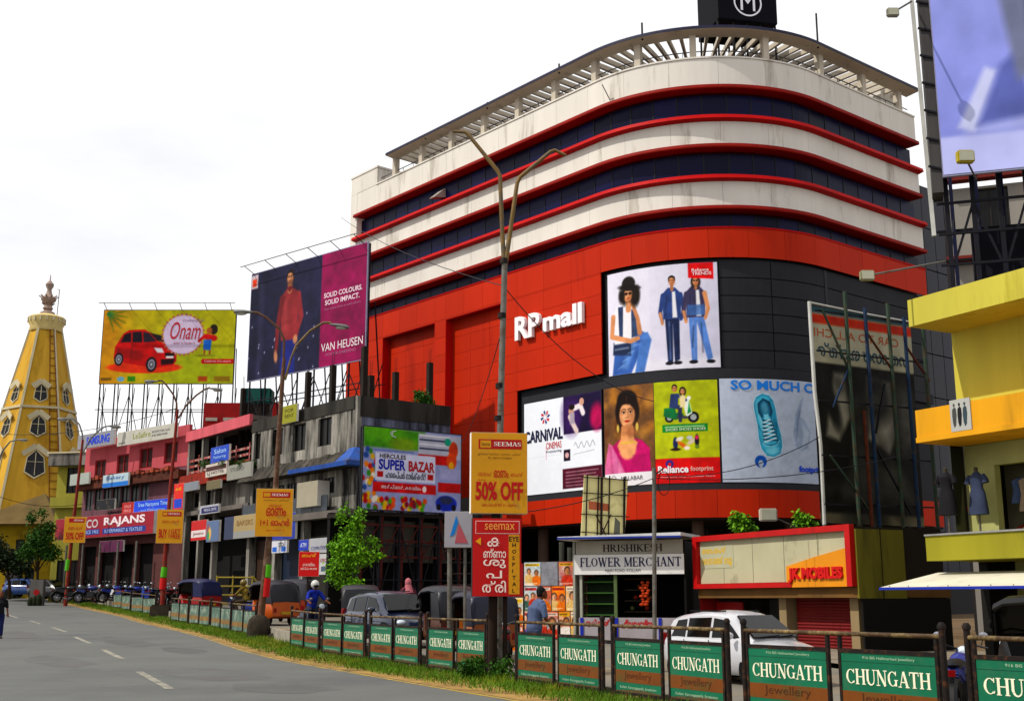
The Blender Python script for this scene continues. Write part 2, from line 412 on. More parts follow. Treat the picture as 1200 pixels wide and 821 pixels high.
# asphalt repairs and dark drips on the road
random.seed(21)
for i, (px, py, a_, b_, m_) in enumerate(((250, 790, 2.6, 1.1, 0), (70, 775, 3.4, .8, 0), (330, 806, 1.6, .9, 1), (150, 752, 4.0, .7, 1), (20, 745, 5, .9, 0), (215, 762, 2.2, .6, 1))):
    c = gr(px, py); n_ = 12; a0 = atan2(-.89, .45); pts_ = []
    for k in range(n_):
        th = 2*pi*k/n_; rr = 1+random.uniform(-.18, .18); x_, y_ = a_*rr*cos(th)*(.9+.1*abs(cos(th))), b_*rr*sin(th)
        pts_.append((c.x+x_*cos(a0)-y_*sin(a0), c.y+x_*sin(a0)+y_*cos(a0)))
    struct(MB().add([(x, y, g(y)+.0085) for x, y in pts_]+[(c.x, c.y, g(c.y)+.0085)], [(k, (k+1) % n_, n_) for k in range(n_)]).build('road_patch', mat('asphalt_patch_%d' % m_, ('605f5e', '5d5d5c')[m_], .92, .1, .9, bump=.15, dirt=(.5, '666765', .5))))
# ------------------------------------------------------------------ the shopping mall
AZL, AZR = radians(40.2), radians(51)
DL = Vector((-sin(AZL), cos(AZL), 0)); DR = Vector((sin(AZR), cos(AZR), 0))
MC = Vector((11.3, 62, 0)); MR = 9.5
TURN = pi-(AZL+AZR); TL = MR*tan(TURN/2)
LS, RS = 37.5-TL, 20.2-TL; ARC = MR*TURN; STOT = LS+ARC+RS
NL = Vector((DL.y*-1, DL.x, 0)); NL = NL if NL.y < 0 else -NL
P0 = MC+DL*(TL+LS); PA = MC+DL*TL; OC = PA-NL*MR
def path(s, d=0, z=0):
    if s < LS: p = P0-DL*s; n = NL
    elif s < LS+ARC:
        a = (s-LS)/MR; n = Matrix.Rotation(a, 3, 'Z')@NL; p = OC+n*MR
    else:
        n = Matrix.Rotation(TURN, 3, 'Z')@NL; p = OC+n*MR+DR*(s-LS-ARC)
    q = p+n*d; return Vector((q.x, q.y, z))
def s_at(px, z, d=0):
    lo, hi = 0.0, STOT
    for i in range(40):
        m = (lo+hi)/2; p = path(m, d, z)
        if proj(*p)[0] < px: lo = m
        else: hi = m
    return lo
def z_at(s, py, d=0):
    p = path(s, d); return zat(p.x, p.y, py)
def stations(s0, s1, st=.55):
    out = [s0]
    for b in (LS, LS+ARC):
        if s0 < b < s1: out.append(b)
    out.append(s1); res = []
    for a, b in zip(out[:-1], out[1:]):
        k = max(1, int(math.ceil((b-a)/st))) if (LS-.01 <= a and b <= LS+ARC+.01) else 1
        res += [a+(b-a)*i/k for i in range(k)]
    return res+[s1]
def sweep(mb, s0, s1, prof, st=.55, cap=True):
    ss = stations(s0, s1, st); n = len(prof)
    vs = [path(s, d, z) for s in ss for d, z in prof]
    fs = [(i*n+k, (i+1)*n+k, (i+1)*n+(k+1) % n, i*n+(k+1) % n) for i in range(len(ss)-1) for k in range(n)]
    if cap: fs += [tuple(range(n)), tuple((len(ss)-1)*n+k for k in range(n-1, -1, -1))]
    mb.add(vs, fs); return mb
def rect(d0, d1, z0, z1): return [(d0,z0),(d1,z0),(d1,z1),(d0,z1)]
Zr = dict(roof=35.5, par=33.33, r1t=31.57, r1b=31.15, s1t=29.95, s1b=29.3, r2t=27.86, r2b=27.43, s2t=26.19, s2b=25.58, r3t=24.06, r3b=23.65, bigt=22.74, bigb=20.97, midt=14.25, midb=13.9, frb=7.66, redb=6.11)
red = mat('red_cladding', 'ae3d18', .55, .1, .25, rnd=.07, streak=1, dirt=(.22, '8c2c10', .5), spec=.06)
redt = mat('red_trim', 'ab2c0e', .55, .12, .5, spec=.06)
redl = mat('dusty_red_ledge', '86281a', .6, .18, .8, spec=.08)
white = mat('off_white_cladding', 'cfcbc4', .7, .08, .5, rnd=.02, streak=1, dirt=(.22, '8f8678', .7))
grey = mat('charcoal_cladding', '303034', .65, .14, .6, rnd=.1, spec=.1)
core_m = mat('dark_red_joint', '3c0d06', .9, 0)  # dark red core colour, seen at the panel joints
glass = mat('dark_blue_glass', '0b0d36', .3, .2, .4, rnd=.5, spec=.09)
mall = thing('shopping_mall', 'big red and white mall with rounded corner and dark window bands', 'mall', path(LS+ARC/2, -8, g(66)))
MI = mall.matrix_basis.inverted()
def mp_(name, mb, m, smooth=False, parent=None):
    mb.v = [tuple(Vector(v)-mall.location) for v in mb.v]
    return mb.build(name, m, parent or mall, smooth)
gz = 0.3
# core behind the cladding, ground floor set back under the overhang
ss = stations(0, STOT)
def core_poly(d, depth=34):
    a = [path(s, d) for s in ss]
    return [(p.x, p.y) for p in a]+[(q.x, q.y) for q in (path(STOT, d)-(Matrix.Rotation(TURN, 3, 'Z')@NL)*depth, path(0, d)-NL*depth)]
mp_('core', MB().prism(core_poly(-.75), Zr['redb'], 33.0), core_m)
mp_('ground_floor', MB().prism(core_poly(-7.0), gz, Zr['redb']), mat('dark_shopfront', '14110f', .4, .3, .8))  # near-black colour paints in the shade under the overhang
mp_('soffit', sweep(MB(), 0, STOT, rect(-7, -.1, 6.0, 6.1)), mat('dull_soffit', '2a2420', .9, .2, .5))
for s in np.arange(3, STOT, 6.2):
    c = path(s, -1.2); mp_('column', MB().lathe([(.34, gz), (.34, 6.0)], 14, (c.x, c.y, 0)), mat('painted_column', '5b4a42', .8, .2, .8), True)
for s in np.arange(6, STOT-4, 3.1):       # shopfront glazing bars in the undercroft
    mp_('shopfront_mullion', sweep(MB(), s, s+.12, rect(-7, -6.85, gz, 5.9), cap=True), mat('dull_metal', '55524f', .5, .2, 1, metal=.6))
# cladding panels
def panel(s0, s1, z0, z1, d, m, name, gap=.009, th=.08):
    return mp_(name, sweep(MB(), s0+gap, s1-gap, rect(d-th, d, z0+gap, z1-gap)), m)
sLEDu = s_at(705, 17); sLEDl = s_at(606, 11); sB1, sB1e = s_at(446, 14), s_at(508, 14); sB2, sB2e = s_at(521, 14), s_at(588, 14)
zB1, zB2 = z_at(sB1, 396), z_at(sB2, 374.5); zLl = z_at(sLEDl, 458)
def splits(a, b, step):
    n = max(1, round((b-a)/step)); return [a+(b-a)*i/n for i in range(n+1)]
zl = splits(Zr['redb'], Zr['frb'], 1.4)[:-1]+splits(Zr['frb'], zLl, 1.3)[:-1]+splits(zLl, zB1, 1.25)[:-1]+[zB1]+([zB2] if abs(zB2-zB1) > .2 else [])+splits(max(zB1, zB2), Zr['bigb'], 1.3)[1:-1]+[Zr['bigb'], Zr['bigt']]
zl = sorted(set(round(z, 3) for z in zl))
cols = sorted(set(splits(0, sB1, 2.2)+splits(sB1, sB1e, 2.4)+[sB1e, sB2]+splits(sB2, sB2e, 2.4)+splits(sB2e, sLEDl, 2.2)+splits(sLEDl, sLEDu, 2.5)+splits(sLEDu, STOT, 2.4)))
for c0, c1 in zip(cols[:-1], cols[1:]):
    sc = (c0+c1)/2
    if c1-c0 < .05: continue
    for z0, z1 in zip(zl[:-1], zl[1:]):
        zc = (z0+z1)/2
        if z1-z0 < .05: continue
        if sc > sLEDu and Zr['frb'] < zc < Zr['bigb']: continue
        if sc > sLEDl and Zr['frb'] < zc < zLl: continue
        d = 0
        if (sB1 < sc < sB1e and zc < zB1) or (sB2 < sc < sB2e and zc < zB2): d = -.62
        panel(c0, c1, z0, z1, d, red, 'red_panel')
for a, b, zt in ((sB1, sB1e, zB1), (sB2, sB2e, zB2)):
    mp_('bay_reveal', sweep(MB(), a-.05, a+.03, rect(-.7, -.01, Zr['redb'], zt)), redt)
    mp_('bay_reveal', sweep(MB(), b-.03, b+.05, rect(-.7, -.01, Zr['redb'], zt)), redt)
    mp_('bay_reveal', sweep(MB(), a, b, rect(-.7, -.01, zt-.02, zt+.05)), redt)
# red coping ledges, window bands, sloping red sills, white spandrels
def ledge(zt, zb, dz): mp_('red_ledge', sweep(MB(), .7, STOT, [(-.7, zt-.24), (.22, zt-.24), (.25, zt-.18), (.22, zt), (-.7, zt+.08)]), redl)
def sill(zt, zb): mp_('red_sill', sweep(MB(), .8, STOT, [(-.7, zb), (.06, zb), (.42, zb+.08), (.36, zb+.3), (-.45, zt)]), redt)
for k in '123': ledge(Zr['r%st' % k], Zr['r%sb' % k], 0)
for k in '12': sill(Zr['s%st' % k], Zr['s%sb' % k])
mp_('end_pilaster', sweep(MB(), 0, .92, rect(-.72, .01, 22.95, 33.34)), white)
mp_('red_sill', sweep(MB(), -.1, STOT, [(-.7, 22.7), (.03, 22.72), (.05, 22.82), (-.45, 22.9)]), redt)
for zt, zb in ((Zr['r1b'], Zr['s1t']), (Zr['r2b'], Zr['s2t']), (Zr['r3b'], 22.86)):
    for a, b in zip(splits(.95, STOT, 1.55)[:-1], splits(.95, STOT, 1.55)[1:]):
        mp_('window_pane', sweep(MB(), a+.035, b-.035, rect(-.56, -.5, zb, zt)), glass)
        mp_('mullion', sweep(MB(), a-.035, a+.035, rect(-.6, -.47, zb, zt)), mat('dark_frame', '15151a', .5, 0))
for zt, zb in ((Zr['s1b'], Zr['r2t']+.02), (Zr['s2b'], Zr['r3t']+.02), (Zr['par'], Zr['r1t']+.02)):
    for a, b in zip(splits(.93, STOT, 2.9)[:-1], splits(.93, STOT, 2.9)[1:]):
        panel(a, b, zb, zt, 0, white, 'white_panel', gap=.007, th=.72)
mp_('coping', sweep(MB(), 3.6, STOT, rect(-.8, .06, Zr['par'], Zr['par']+.1)), white)
# left stair block above the parapet
mp_('stair_block', MB().prism([(p.x, p.y) for p in (path(0, 0), path(3.7, 0), path(3.7, -9), path(0, -9))], 33.36, 34.75), white)
mp_('stair_block_cap', MB().prism([(p.x, p.y) for p in (path(-.06, .05), path(3.76, .05), path(3.76, -9.05), path(-.06, -9.05))], 34.75, 34.9), white)
mp_('roof_cabin', MB().prism([(p.x, p.y) for p in (path(STOT-2.2, -1.0), path(STOT, -1.0), path(STOT, -6), path(STOT-2.2, -6))], 33.36, 35.6), white)
# pergola: edge slab, inner beam, radial slats, columns, handrail
perg = mat('pergola_paint', 'bab2a5', .75, .1, .8, streak=1, dirt=(.2, '6d655b', .8))
sp0, sp1 = s_at(452, 34.6, .6), STOT-.2
mp_('roof_edge_slab', sweep(MB(), sp0, sp1, [(-.35, 34.85), (.6, 34.95), (.62, 35.12), (-.35, 35.2)]), perg)
mp_('roof_edge_trim', sweep(MB(), sp0, sp1, rect(.62, .65, 34.97, 35.14)), mat('dark_blue_trim', '2b2b44', .5, .1, 1))
mp_('inner_beam', sweep(MB(), sp0, sp1, rect(-5.2, -4.8, 34.65, 35.18)), perg)
for s in np.arange(sp0+.4, sp1, .82):
    ms = sweep(MB(), s-.1, s+.1, [(-4.8, 34.8), (-.35, 34.86), (-.35, 35.15), (-4.8, 35.15)]); mp_('pergola_slat', ms, perg)
for px in (464, 495, 530, 568, 608, 651, 698, 748, 812, 896, 960, 1010, 1052):
    s = s_at(px, 34, -.25); mp_('pergola_column', sweep(MB(), s-.2, s+.2, rect(-.45, -.05, Zr['par'], 34.9)), perg)
rail = MB()
sweep(rail, 3.8, STOT-.3, rect(-.32, -.27, 33.88, 33.93))
rl = mp_('handrail', rail, mat('dull_metal', '55524f'))
for s in np.arange(4.2, STOT-.3, 1.3):
    mp_('rail_post', sweep(MB(), s-.02, s+.02, rect(-.31, -.28, 33.4, 33.9)), mat('dull_metal', '55524f'))
for px, yt in ((499, 157), (571, 120), (655, 75), (752, 27), (957, 16)):
    s = s_at(px, 36.5, .4); c = path(s, .4); zt = z_at(s, yt, .4)
    mp_('roof_rod', MB().tube([(c.x, c.y, 34.85), (c.x, c.y, zt)], .06, 8), mat('dark_frame', '15151a'))
# dark frame of the screen wall
frm = mat('screen_frame_grey', '333438', .7, .12, .8, spec=.1)
zb_, zt_ = Zr['frb'], Zr['bigb']
mp_('screen_back', sweep(MB(), sLEDl+.02, STOT, rect(-.7, -.32, zb_, zLl-.02)), frm)
mp_('screen_back', sweep(MB(), sLEDu+.02, STOT, rect(-.7, -.32, zLl, zt_)), frm)
zmid0, zmid1 = Zr['midb'], Zr['midt']
sADr = s_at(843, 17)
mp_('screen_beam', sweep(MB(), sLEDu, STOT, rect(-.32, -.12, zmid0, zmid1+.25)), frm)
mp_('screen_beam', sweep(MB(), sLEDl, STOT, rect(-.32, -.12, zb_, zb_+.34)), frm)
# charcoal panels right of the denim poster
cs = [sADr+.1, s_at(908, 17), s_at(974, 17), STOT-.15]
for a, b in zip(cs[:-1], cs[1:]):
    for z0, z1 in zip(splits(zmid1+.26, zt_-.1, 1.05)[:-1], splits(zmid1+.26, zt_-.1, 1.05)[1:]):
        panel(a, b, z0, z1, -.2, grey, 'charcoal_panel', gap=.03, th=.12)
mp_('joint_strip', sweep(MB(), cs[2]-.11, cs[2]+.11, rect(-.2, -.17, zmid1+.3, zt_-.1)), mat('dark_frame', '15151a'))
# navy glass flank past the right end
nR = Matrix.Rotation(TURN, 3, 'Z')@NL
e0 = path(STOT, -.9); navy = mat('navy_glass', '060a26', .25, .2, .4, rnd=.25, spec=.15)
mp_('flank_core', MB().prism([(p.x, p.y) for p in (e0+nR*-.1, e0+DR*7, e0+DR*7-nR*12, e0-nR*12)], gz, 29.2), mat('dark_frame', '15151a'))
for i in range(5):
    for j in range(9):
        a = e0+DR*(.1+i*1.38)+nR*.0; b = a+DR*1.32
        z0, z1 = 3+j*2.9, 3+j*2.9+2.82
        c0, c1 = a+nR*.06, b+nR*.06
        mp_('flank_pane', MB().add([(a.x,a.y,z0),(b.x,b.y,z0),(c1.x,c1.y,z0),(c0.x,c0.y,z0),(a.x,a.y,z1),(b.x,b.y,z1),(c1.x,c1.y,z1),(c0.x,c0.y,z1)],
            [(0,3,2,1),(4,5,6,7),(0,1,5,4),(1,2,6,5),(2,3,7,6),(3,0,4,7)]), navy)
# mall name in built-up letters
wl = mat('white_letter', 'e8e2e4', .5, .05, 2); 
def onmall(x, y, z): p = path(x, -y, z); return p-mall.location
sa, sb, sc_ = s_at(607, 17), s_at(636, 17), s_at(640, 17); sd_ = s_at(686, 17)
za = z_at(sa, 400); zb2 = z_at(sa, 373)
lettering(mall, 'RP', sa, sb, za, zb2, -.28, wl, 'sign_letters', bold=.025, ext=.24, fn=onmall)
lettering(mall, 'mall', sc_, sd_, z_at(sc_, 391)+.05, z_at(sd_, 354), -.28, wl, 'sign_letters', bold=.03, ext=.24, fn=onmall)
# black sign cube with a ringed M on the roof
sC = s_at(876, 38, -1.6); cs0 = path(sC, -1.6)
nn = Matrix.Rotation((sC-LS)/MR, 3, 'Z')@NL
cube = thing('rooftop_sign', 'black box sign with white ringed emblem on mall roof', 'sign', (cs0.x, cs0.y, 35.5), atan2(nn.x, -nn.y)-.05)
blk = mat('black_sign_face', '0a0a18', .6, .1, 1, spec=.05)
zb0 = zat(cs0.x, cs0.y, 25)-35.5
MB().box(-1.95, 1.95, 0, 3.4, zb0, zb0+4.6).build('box_panel', blk, cube, bevel=.03)
for x in (-1.9, -.9, 0, .9, 1.9):
    for y in (.3, 3.1): MB().bar((x, y, -2.1), (x, y, zb0), .1).build('leg', mat('dark_frame', '15151a'), cube)
    MB().bar((x, .3, -1.9), (x+(.8 if x < 1 else -.8), 3.1, zb0), .06).build('brace', mat('dark_frame', '15151a'), cube)
em = mat('white_emblem', 'd8d8e0', .5, 0)
ring = MB(); n = 40
pts = [(cos(2*pi*k/n), sin(2*pi*k/n)) for k in range(n)]
zc = zb0+1.25; ring.add([(x*.93, -.02, zc+z*.93) for x, z in pts]+[(x*.83, -.02, zc+z*.83) for x, z in pts], [(k, (k+1) % n, n+(k+1) % n, n+k) for k in range(n)])
ring.build('emblem_ring', em, cube, fix=False)
lettering(cube, 'M', -.48, .48, zc-.55, zc+.6, -.025, em, 'emblem_letter')

# a tilted-open window sash and a satellite bracket on the top band
sw_ = s_at(513, 30.5); q = sweep(MB(), sw_-.3, sw_+.3, [(-.5, 30.2), (.5, 30.0), (.52, 30.04), (-.48, 30.9)]); mp_('open_sash', q, mat('pale_sash', '9a948c', .6, .1, 2))
sw_ = s_at(716, 32.2); c = path(sw_, .1); mp_('bracket', MB().tube([(c.x, c.y, 31.7), (c.x-.5, c.y-.3, 32.6)], .03, 6).tube([(c.x, c.y, 31.7), (c.x+.9, c.y-.2, 32.3)], .02, 6), mat('dull_metal', '55524f'))
# ------------------------------------------------------------------ printed pictures (drawn shape by shape into a fine grid of colour)
def rgb(h): return np.array([int(h[i:i+2], 16)/255. for i in (0, 2, 4)])
class Art:
    def __init__(s, aspect, h=130, bg='ffffff'):
        s.A = aspect; s.h = h; s.w = max(2, int(round(h*aspect)))
        s.U, s.V = np.meshgrid((np.arange(s.w)+.5)/s.w*aspect, (np.arange(s.h)+.5)/s.h)
        s.a = np.ones((s.h, s.w, 3))*rgb(bg); s.px = 1./h
    def put(s, m, col, al=1):
        c = rgb(col) if isinstance(col, str) else col
        m = np.clip(m, 0, 1)[..., None]*al; s.a = s.a*(1-m)+c*m; return s
    def poly(s, pts, col, soft=0, al=1):
        x, y = s.U, s.V; n = len(pts); ins = np.zeros(x.shape, bool); d2 = np.full(x.shape, 1e9)
        for i in range(n):
            ax, ay = pts[i]; bx, by = pts[(i+1) % n]; ex, ey = bx-ax, by-ay
            t = np.clip(((x-ax)*ex+(y-ay)*ey)/(ex*ex+ey*ey+1e-12), 0, 1)
            d2 = np.minimum(d2, (x-ax-t*ex)**2+(y-ay-t*ey)**2)
            c = ((ay > y) != (by > y)) & (x < (bx-ax)*(y-ay)/((by-ay) if by != ay else 1e-9)+ax); ins ^= c
        d = np.sqrt(d2)*np.where(ins, 1, -1); return s.put(d/(s.px*1.2+soft)+.5, col, al)
    def ell(s, cx, cy, rx, ry, col, rot=0, soft=0, al=1):
        c, q = cos(radians(rot)), sin(radians(rot)); dx, dy = s.U-cx, s.V-cy
        X, Y = (dx*c+dy*q)/rx, (-dx*q+dy*c)/ry; r = np.sqrt(X*X+Y*Y)
        return s.put((1-r)*min(rx, ry)/(s.px*1.2+soft)+.5, col, al)
    def line(s, pts, w, col, soft=0, al=1, w1=None):
        w1 = w if w1 is None else w1; best = np.full(s.U.shape, -1e9); n = len(pts)-1
        for i in range(n):
            (ax, ay), (bx, by) = pts[i], pts[i+1]; ex, ey = bx-ax, by-ay
            t = np.clip(((s.U-ax)*ex+(s.V-ay)*ey)/(ex*ex+ey*ey+1e-12), 0, 1)
            ww = w+(w1-w)*(i+t)/n
            best = np.maximum(best, ww/2-np.sqrt((s.U-ax-t*ex)**2+(s.V-ay-t*ey)**2))
        return s.put(best/(s.px*1.2+soft)+.5, col, al)
    def rect(s, x0, y0, x1, y1, col, soft=0, al=1): return s.poly([(x0,y0),(x1,y0),(x1,y1),(x0,y1)], col, soft, al)
    def grad(s, x0, y0, x1, y1, col, al=1):
        dx, dy = x1-x0, y1-y0; t = ((s.U-x0)*dx+(s.V-y0)*dy)/(dx*dx+dy*dy); return s.put(np.clip(t, 0, 1), col, al)
    def noise(s, amt, seed=1):
        r = np.random.RandomState(seed); n = r.rand(s.h, s.w)
        for _ in range(2): n = (n+np.roll(n, 1, 0)+np.roll(n, 1, 1)+np.roll(n, -1, 0)+np.roll(n, -1, 1))/5
        for k, am in ((16, .16), (7, .12)):      # soft uneven light and shade painted into the print, like cloth folds
            q = r.rand(s.h//k+3, s.w//k+3); yi, xi = np.arange(s.h)/k, np.arange(s.w)/k; y0, x0 = yi.astype(int), xi.astype(int)
            fy, fx = (yi-y0)[:, None], (xi-x0)[None, :]; fy, fx = fy*fy*(3-2*fy), fx*fx*(3-2*fx)
            v = q[y0][:, x0]*(1-fy)*(1-fx)+q[y0+1][:, x0]*fy*(1-fx)+q[y0][:, x0+1]*(1-fy)*fx+q[y0+1][:, x0+1]*fy*fx
            dark = np.clip(1.0-s.a.mean(-1)*1.1, .06, 1)
            s.a = np.clip(s.a*(1+((v-.5)*2*am*dark)[..., None]), 0, 1)
        s.a = np.clip(s.a+(n-.5)[..., None]*amt, 0, 1); return s
    def mesh(s, fn, name, parent, dim=1.0):
        h, w = s.h, s.w; vs = []
        for j in range(h+1):
            for i in range(w+1): vs.append(tuple(fn(i/w, j/h)))
        fs = [(j*(w+1)+i, j*(w+1)+i+1, (j+1)*(w+1)+i+1, (j+1)*(w+1)+i) for j in range(h) for i in range(w)]
        me = bpy.data.meshes.new(name); me.from_pydata(vs, [], fs); me.materials.append(print_mat())
        ca = me.color_attributes.new('Col', 'FLOAT_COLOR', 'POINT')
        p = np.pad(s.a, ((0, 1), (0, 1), (0, 0)), mode='edge')
        p = (p+np.roll(p, 1, 0)+np.roll(p, 1, 1)+np.roll(np.roll(p, 1, 0), 1, 1))/4 if False else p
        lin = np.where(p <= .04045, p/12.92, ((p+.055)/1.055)**2.4)*dim
        lin = lin**1.08; lum = (lin*np.array([.3, .59, .11])).sum(-1, keepdims=True); lin = np.clip(lum+(lin-lum)*1.12, .002, .9)
        ca.data.foreach_set('color', np.concatenate([lin, np.ones((h+1, w+1, 1))], -1).astype(np.float32).ravel())
        return link(name, me, parent)
def flat(wd, ht, y=0, x0=0, z0=0): return lambda u, v: (x0+u*wd, y, z0+v*ht)
SKIN, SKD, SKL = 'c58a64', '8e563a', 'e0ae8a'
def face(a, x, y, r, tilt=0, hair='1c1412', long_hair=True, skin=SKIN, lips='b8262c', glasses=False):
    small = r < .06
    if long_hair:
        a.ell(x, y+r*.2, r*1.02, r*1.25, hair, tilt, r*.12); a.ell(x-r*.72, y-r*.5, r*.38, r*.9, hair, 8, r*.25); a.ell(x+r*.75, y-r*.45, r*.38, r*.9, hair, -8, r*.25)
    else: a.ell(x, y+r*.32, r*.86, r*1.0, hair, tilt, r*.08)
    a.ell(x, y-r*.02, r*.7, r*1.0, skin, tilt, r*.08)
    a.ell(x+r*.5, y-r*.15, r*.3, r*.75, SKD, tilt+8, r*.4, .45); a.ell(x-r*.6, y-r*.2, r*.18, r*.6, SKD, tilt-8, r*.3, .3)
    a.ell(x, y-r*.92, r*.34, r*.14, SKD, 0, r*.2, .5); a.ell(x-r*.1, y+r*.5, r*.35, r*.22, SKL, tilt, r*.35, .45); a.ell(x-r*.32, y-r*.2, r*.2, r*.18, SKL, 0, r*.25, .5)
    a.poly([(x-r*.75,y+r*.35),(x-r*.6,y+r*.78),(x-r*.1,y+r*.82),(x+r*.3,y+r*.75),(x+r*.68,y+r*.35),(x+r*.8,y+r*.9),(x,y+r*1.25),(x-r*.8,y+r*.9)], hair, r*.12)
    if small and not glasses:
        for k in (-1, 1): a.ell(x+k*r*.3, y+r*.16, r*.16, r*.09, '3a221a', 0, r*.1)
        a.ell(x, y-r*.5, r*.22, r*.08, lips, 0, r*.1); return
    for k in (-1, 1):
        ex = x+k*r*.31
        if glasses: a.ell(ex, y+r*.18, r*.27, r*.2, '140f10', 0, r*.04); a.line([(x-r*.2, y+r*.24), (x+r*.2, y+r*.24)], r*.06, '140f10')
        else:
            a.ell(ex, y+r*.2, r*.23, r*.13, SKD, 0, r*.14, .7); a.ell(ex, y+r*.17, r*.16, r*.065, 'dcc8ba', 0, r*.03); a.ell(ex+r*.02, y+r*.18, r*.075, r*.075, '1c100c', 0, r*.02)
            a.line([(ex-r*.18, y+r*.2), (ex, y+r*.26), (ex+r*.19, y+r*.2)], r*.045, '1c100c', r*.02); a.line([(ex-k*r*.2, y+r*.4), (ex, y+r*.46), (ex+k*r*.24, y+r*.36)], r*.07, '2c1a13', r*.05, 1, r*.03)
    a.line([(x+r*.05, y+r*.15), (x+r*.09, y-r*.15)], r*.1, SKD, r*.1, .45); a.line([(x-r*.02, y+r*.2), (x-r*.02, y-r*.12)], r*.06, SKL, r*.08, .6)
    for k in (-1, 1): a.ell(x+k*r*.09, y-r*.22, r*.045, r*.03, '6a3a28', 0, r*.03)
    a.poly([(x-r*.26,y-r*.49),(x-r*.07,y-r*.42),(x,y-r*.44),(x+r*.07,y-r*.42),(x+r*.26,y-r*.49),(x+r*.1,y-r*.6),(x-r*.1,y-r*.6)], lips, r*.03); a.line([(x-r*.24,y-r*.495),(x,y-r*.5),(x+r*.24,y-r*.495)], r*.025, '5a1418', r*.02); a.ell(x-r*.02, y-r*.56, r*.08, r*.02, 'e89a92', 0, r*.03, .6)
# ---- wall advertisements of the mall
ad_frame = mat('advert_edge', '24242a', .6, .1, 1)
def wall_ad(label, pxl, pxr, z0, z1, art, lets=(), d=-.1):
    s0, s1 = s_at(pxl, (z0+z1)/2), s_at(pxr, (z0+z1)/2)
    b = path((s0+s1)/2, 0, z0); t = thing('wall_advertisement', label, 'advertisement', b, 0, 'adverts on the screen wall of the mall')
    def fn(u, v): return path(s0+(s1-s0)*u, d, z0+(z1-z0)*v)-b
    A_ = art((s1-s0)/(z1-z0)); A_.mesh(fn, 'picture', t)
    bk = sweep(MB(), s0-.05, s1+.05, rect(d-.16, d-.015, z0-.05, z1+.05)); bk.v = [tuple(Vector(v)-b) for v in bk.v]; bk.build('backing', ad_frame, t)
    for (txt, u0, u1, v0, v1, m, kw) in lets:
        f2 = lambda x, y, z: path(x, -y, z)-b
        lettering(t, txt, s0+(s1-s0)*u0, s0+(s1-s0)*u1, z0+(z1-z0)*v0, z0+(z1-z0)*v1, -d-.03, m, fn=f2, **kw)
    return t
def ink(h): return mat('ink_'+h, h, .55, 0)
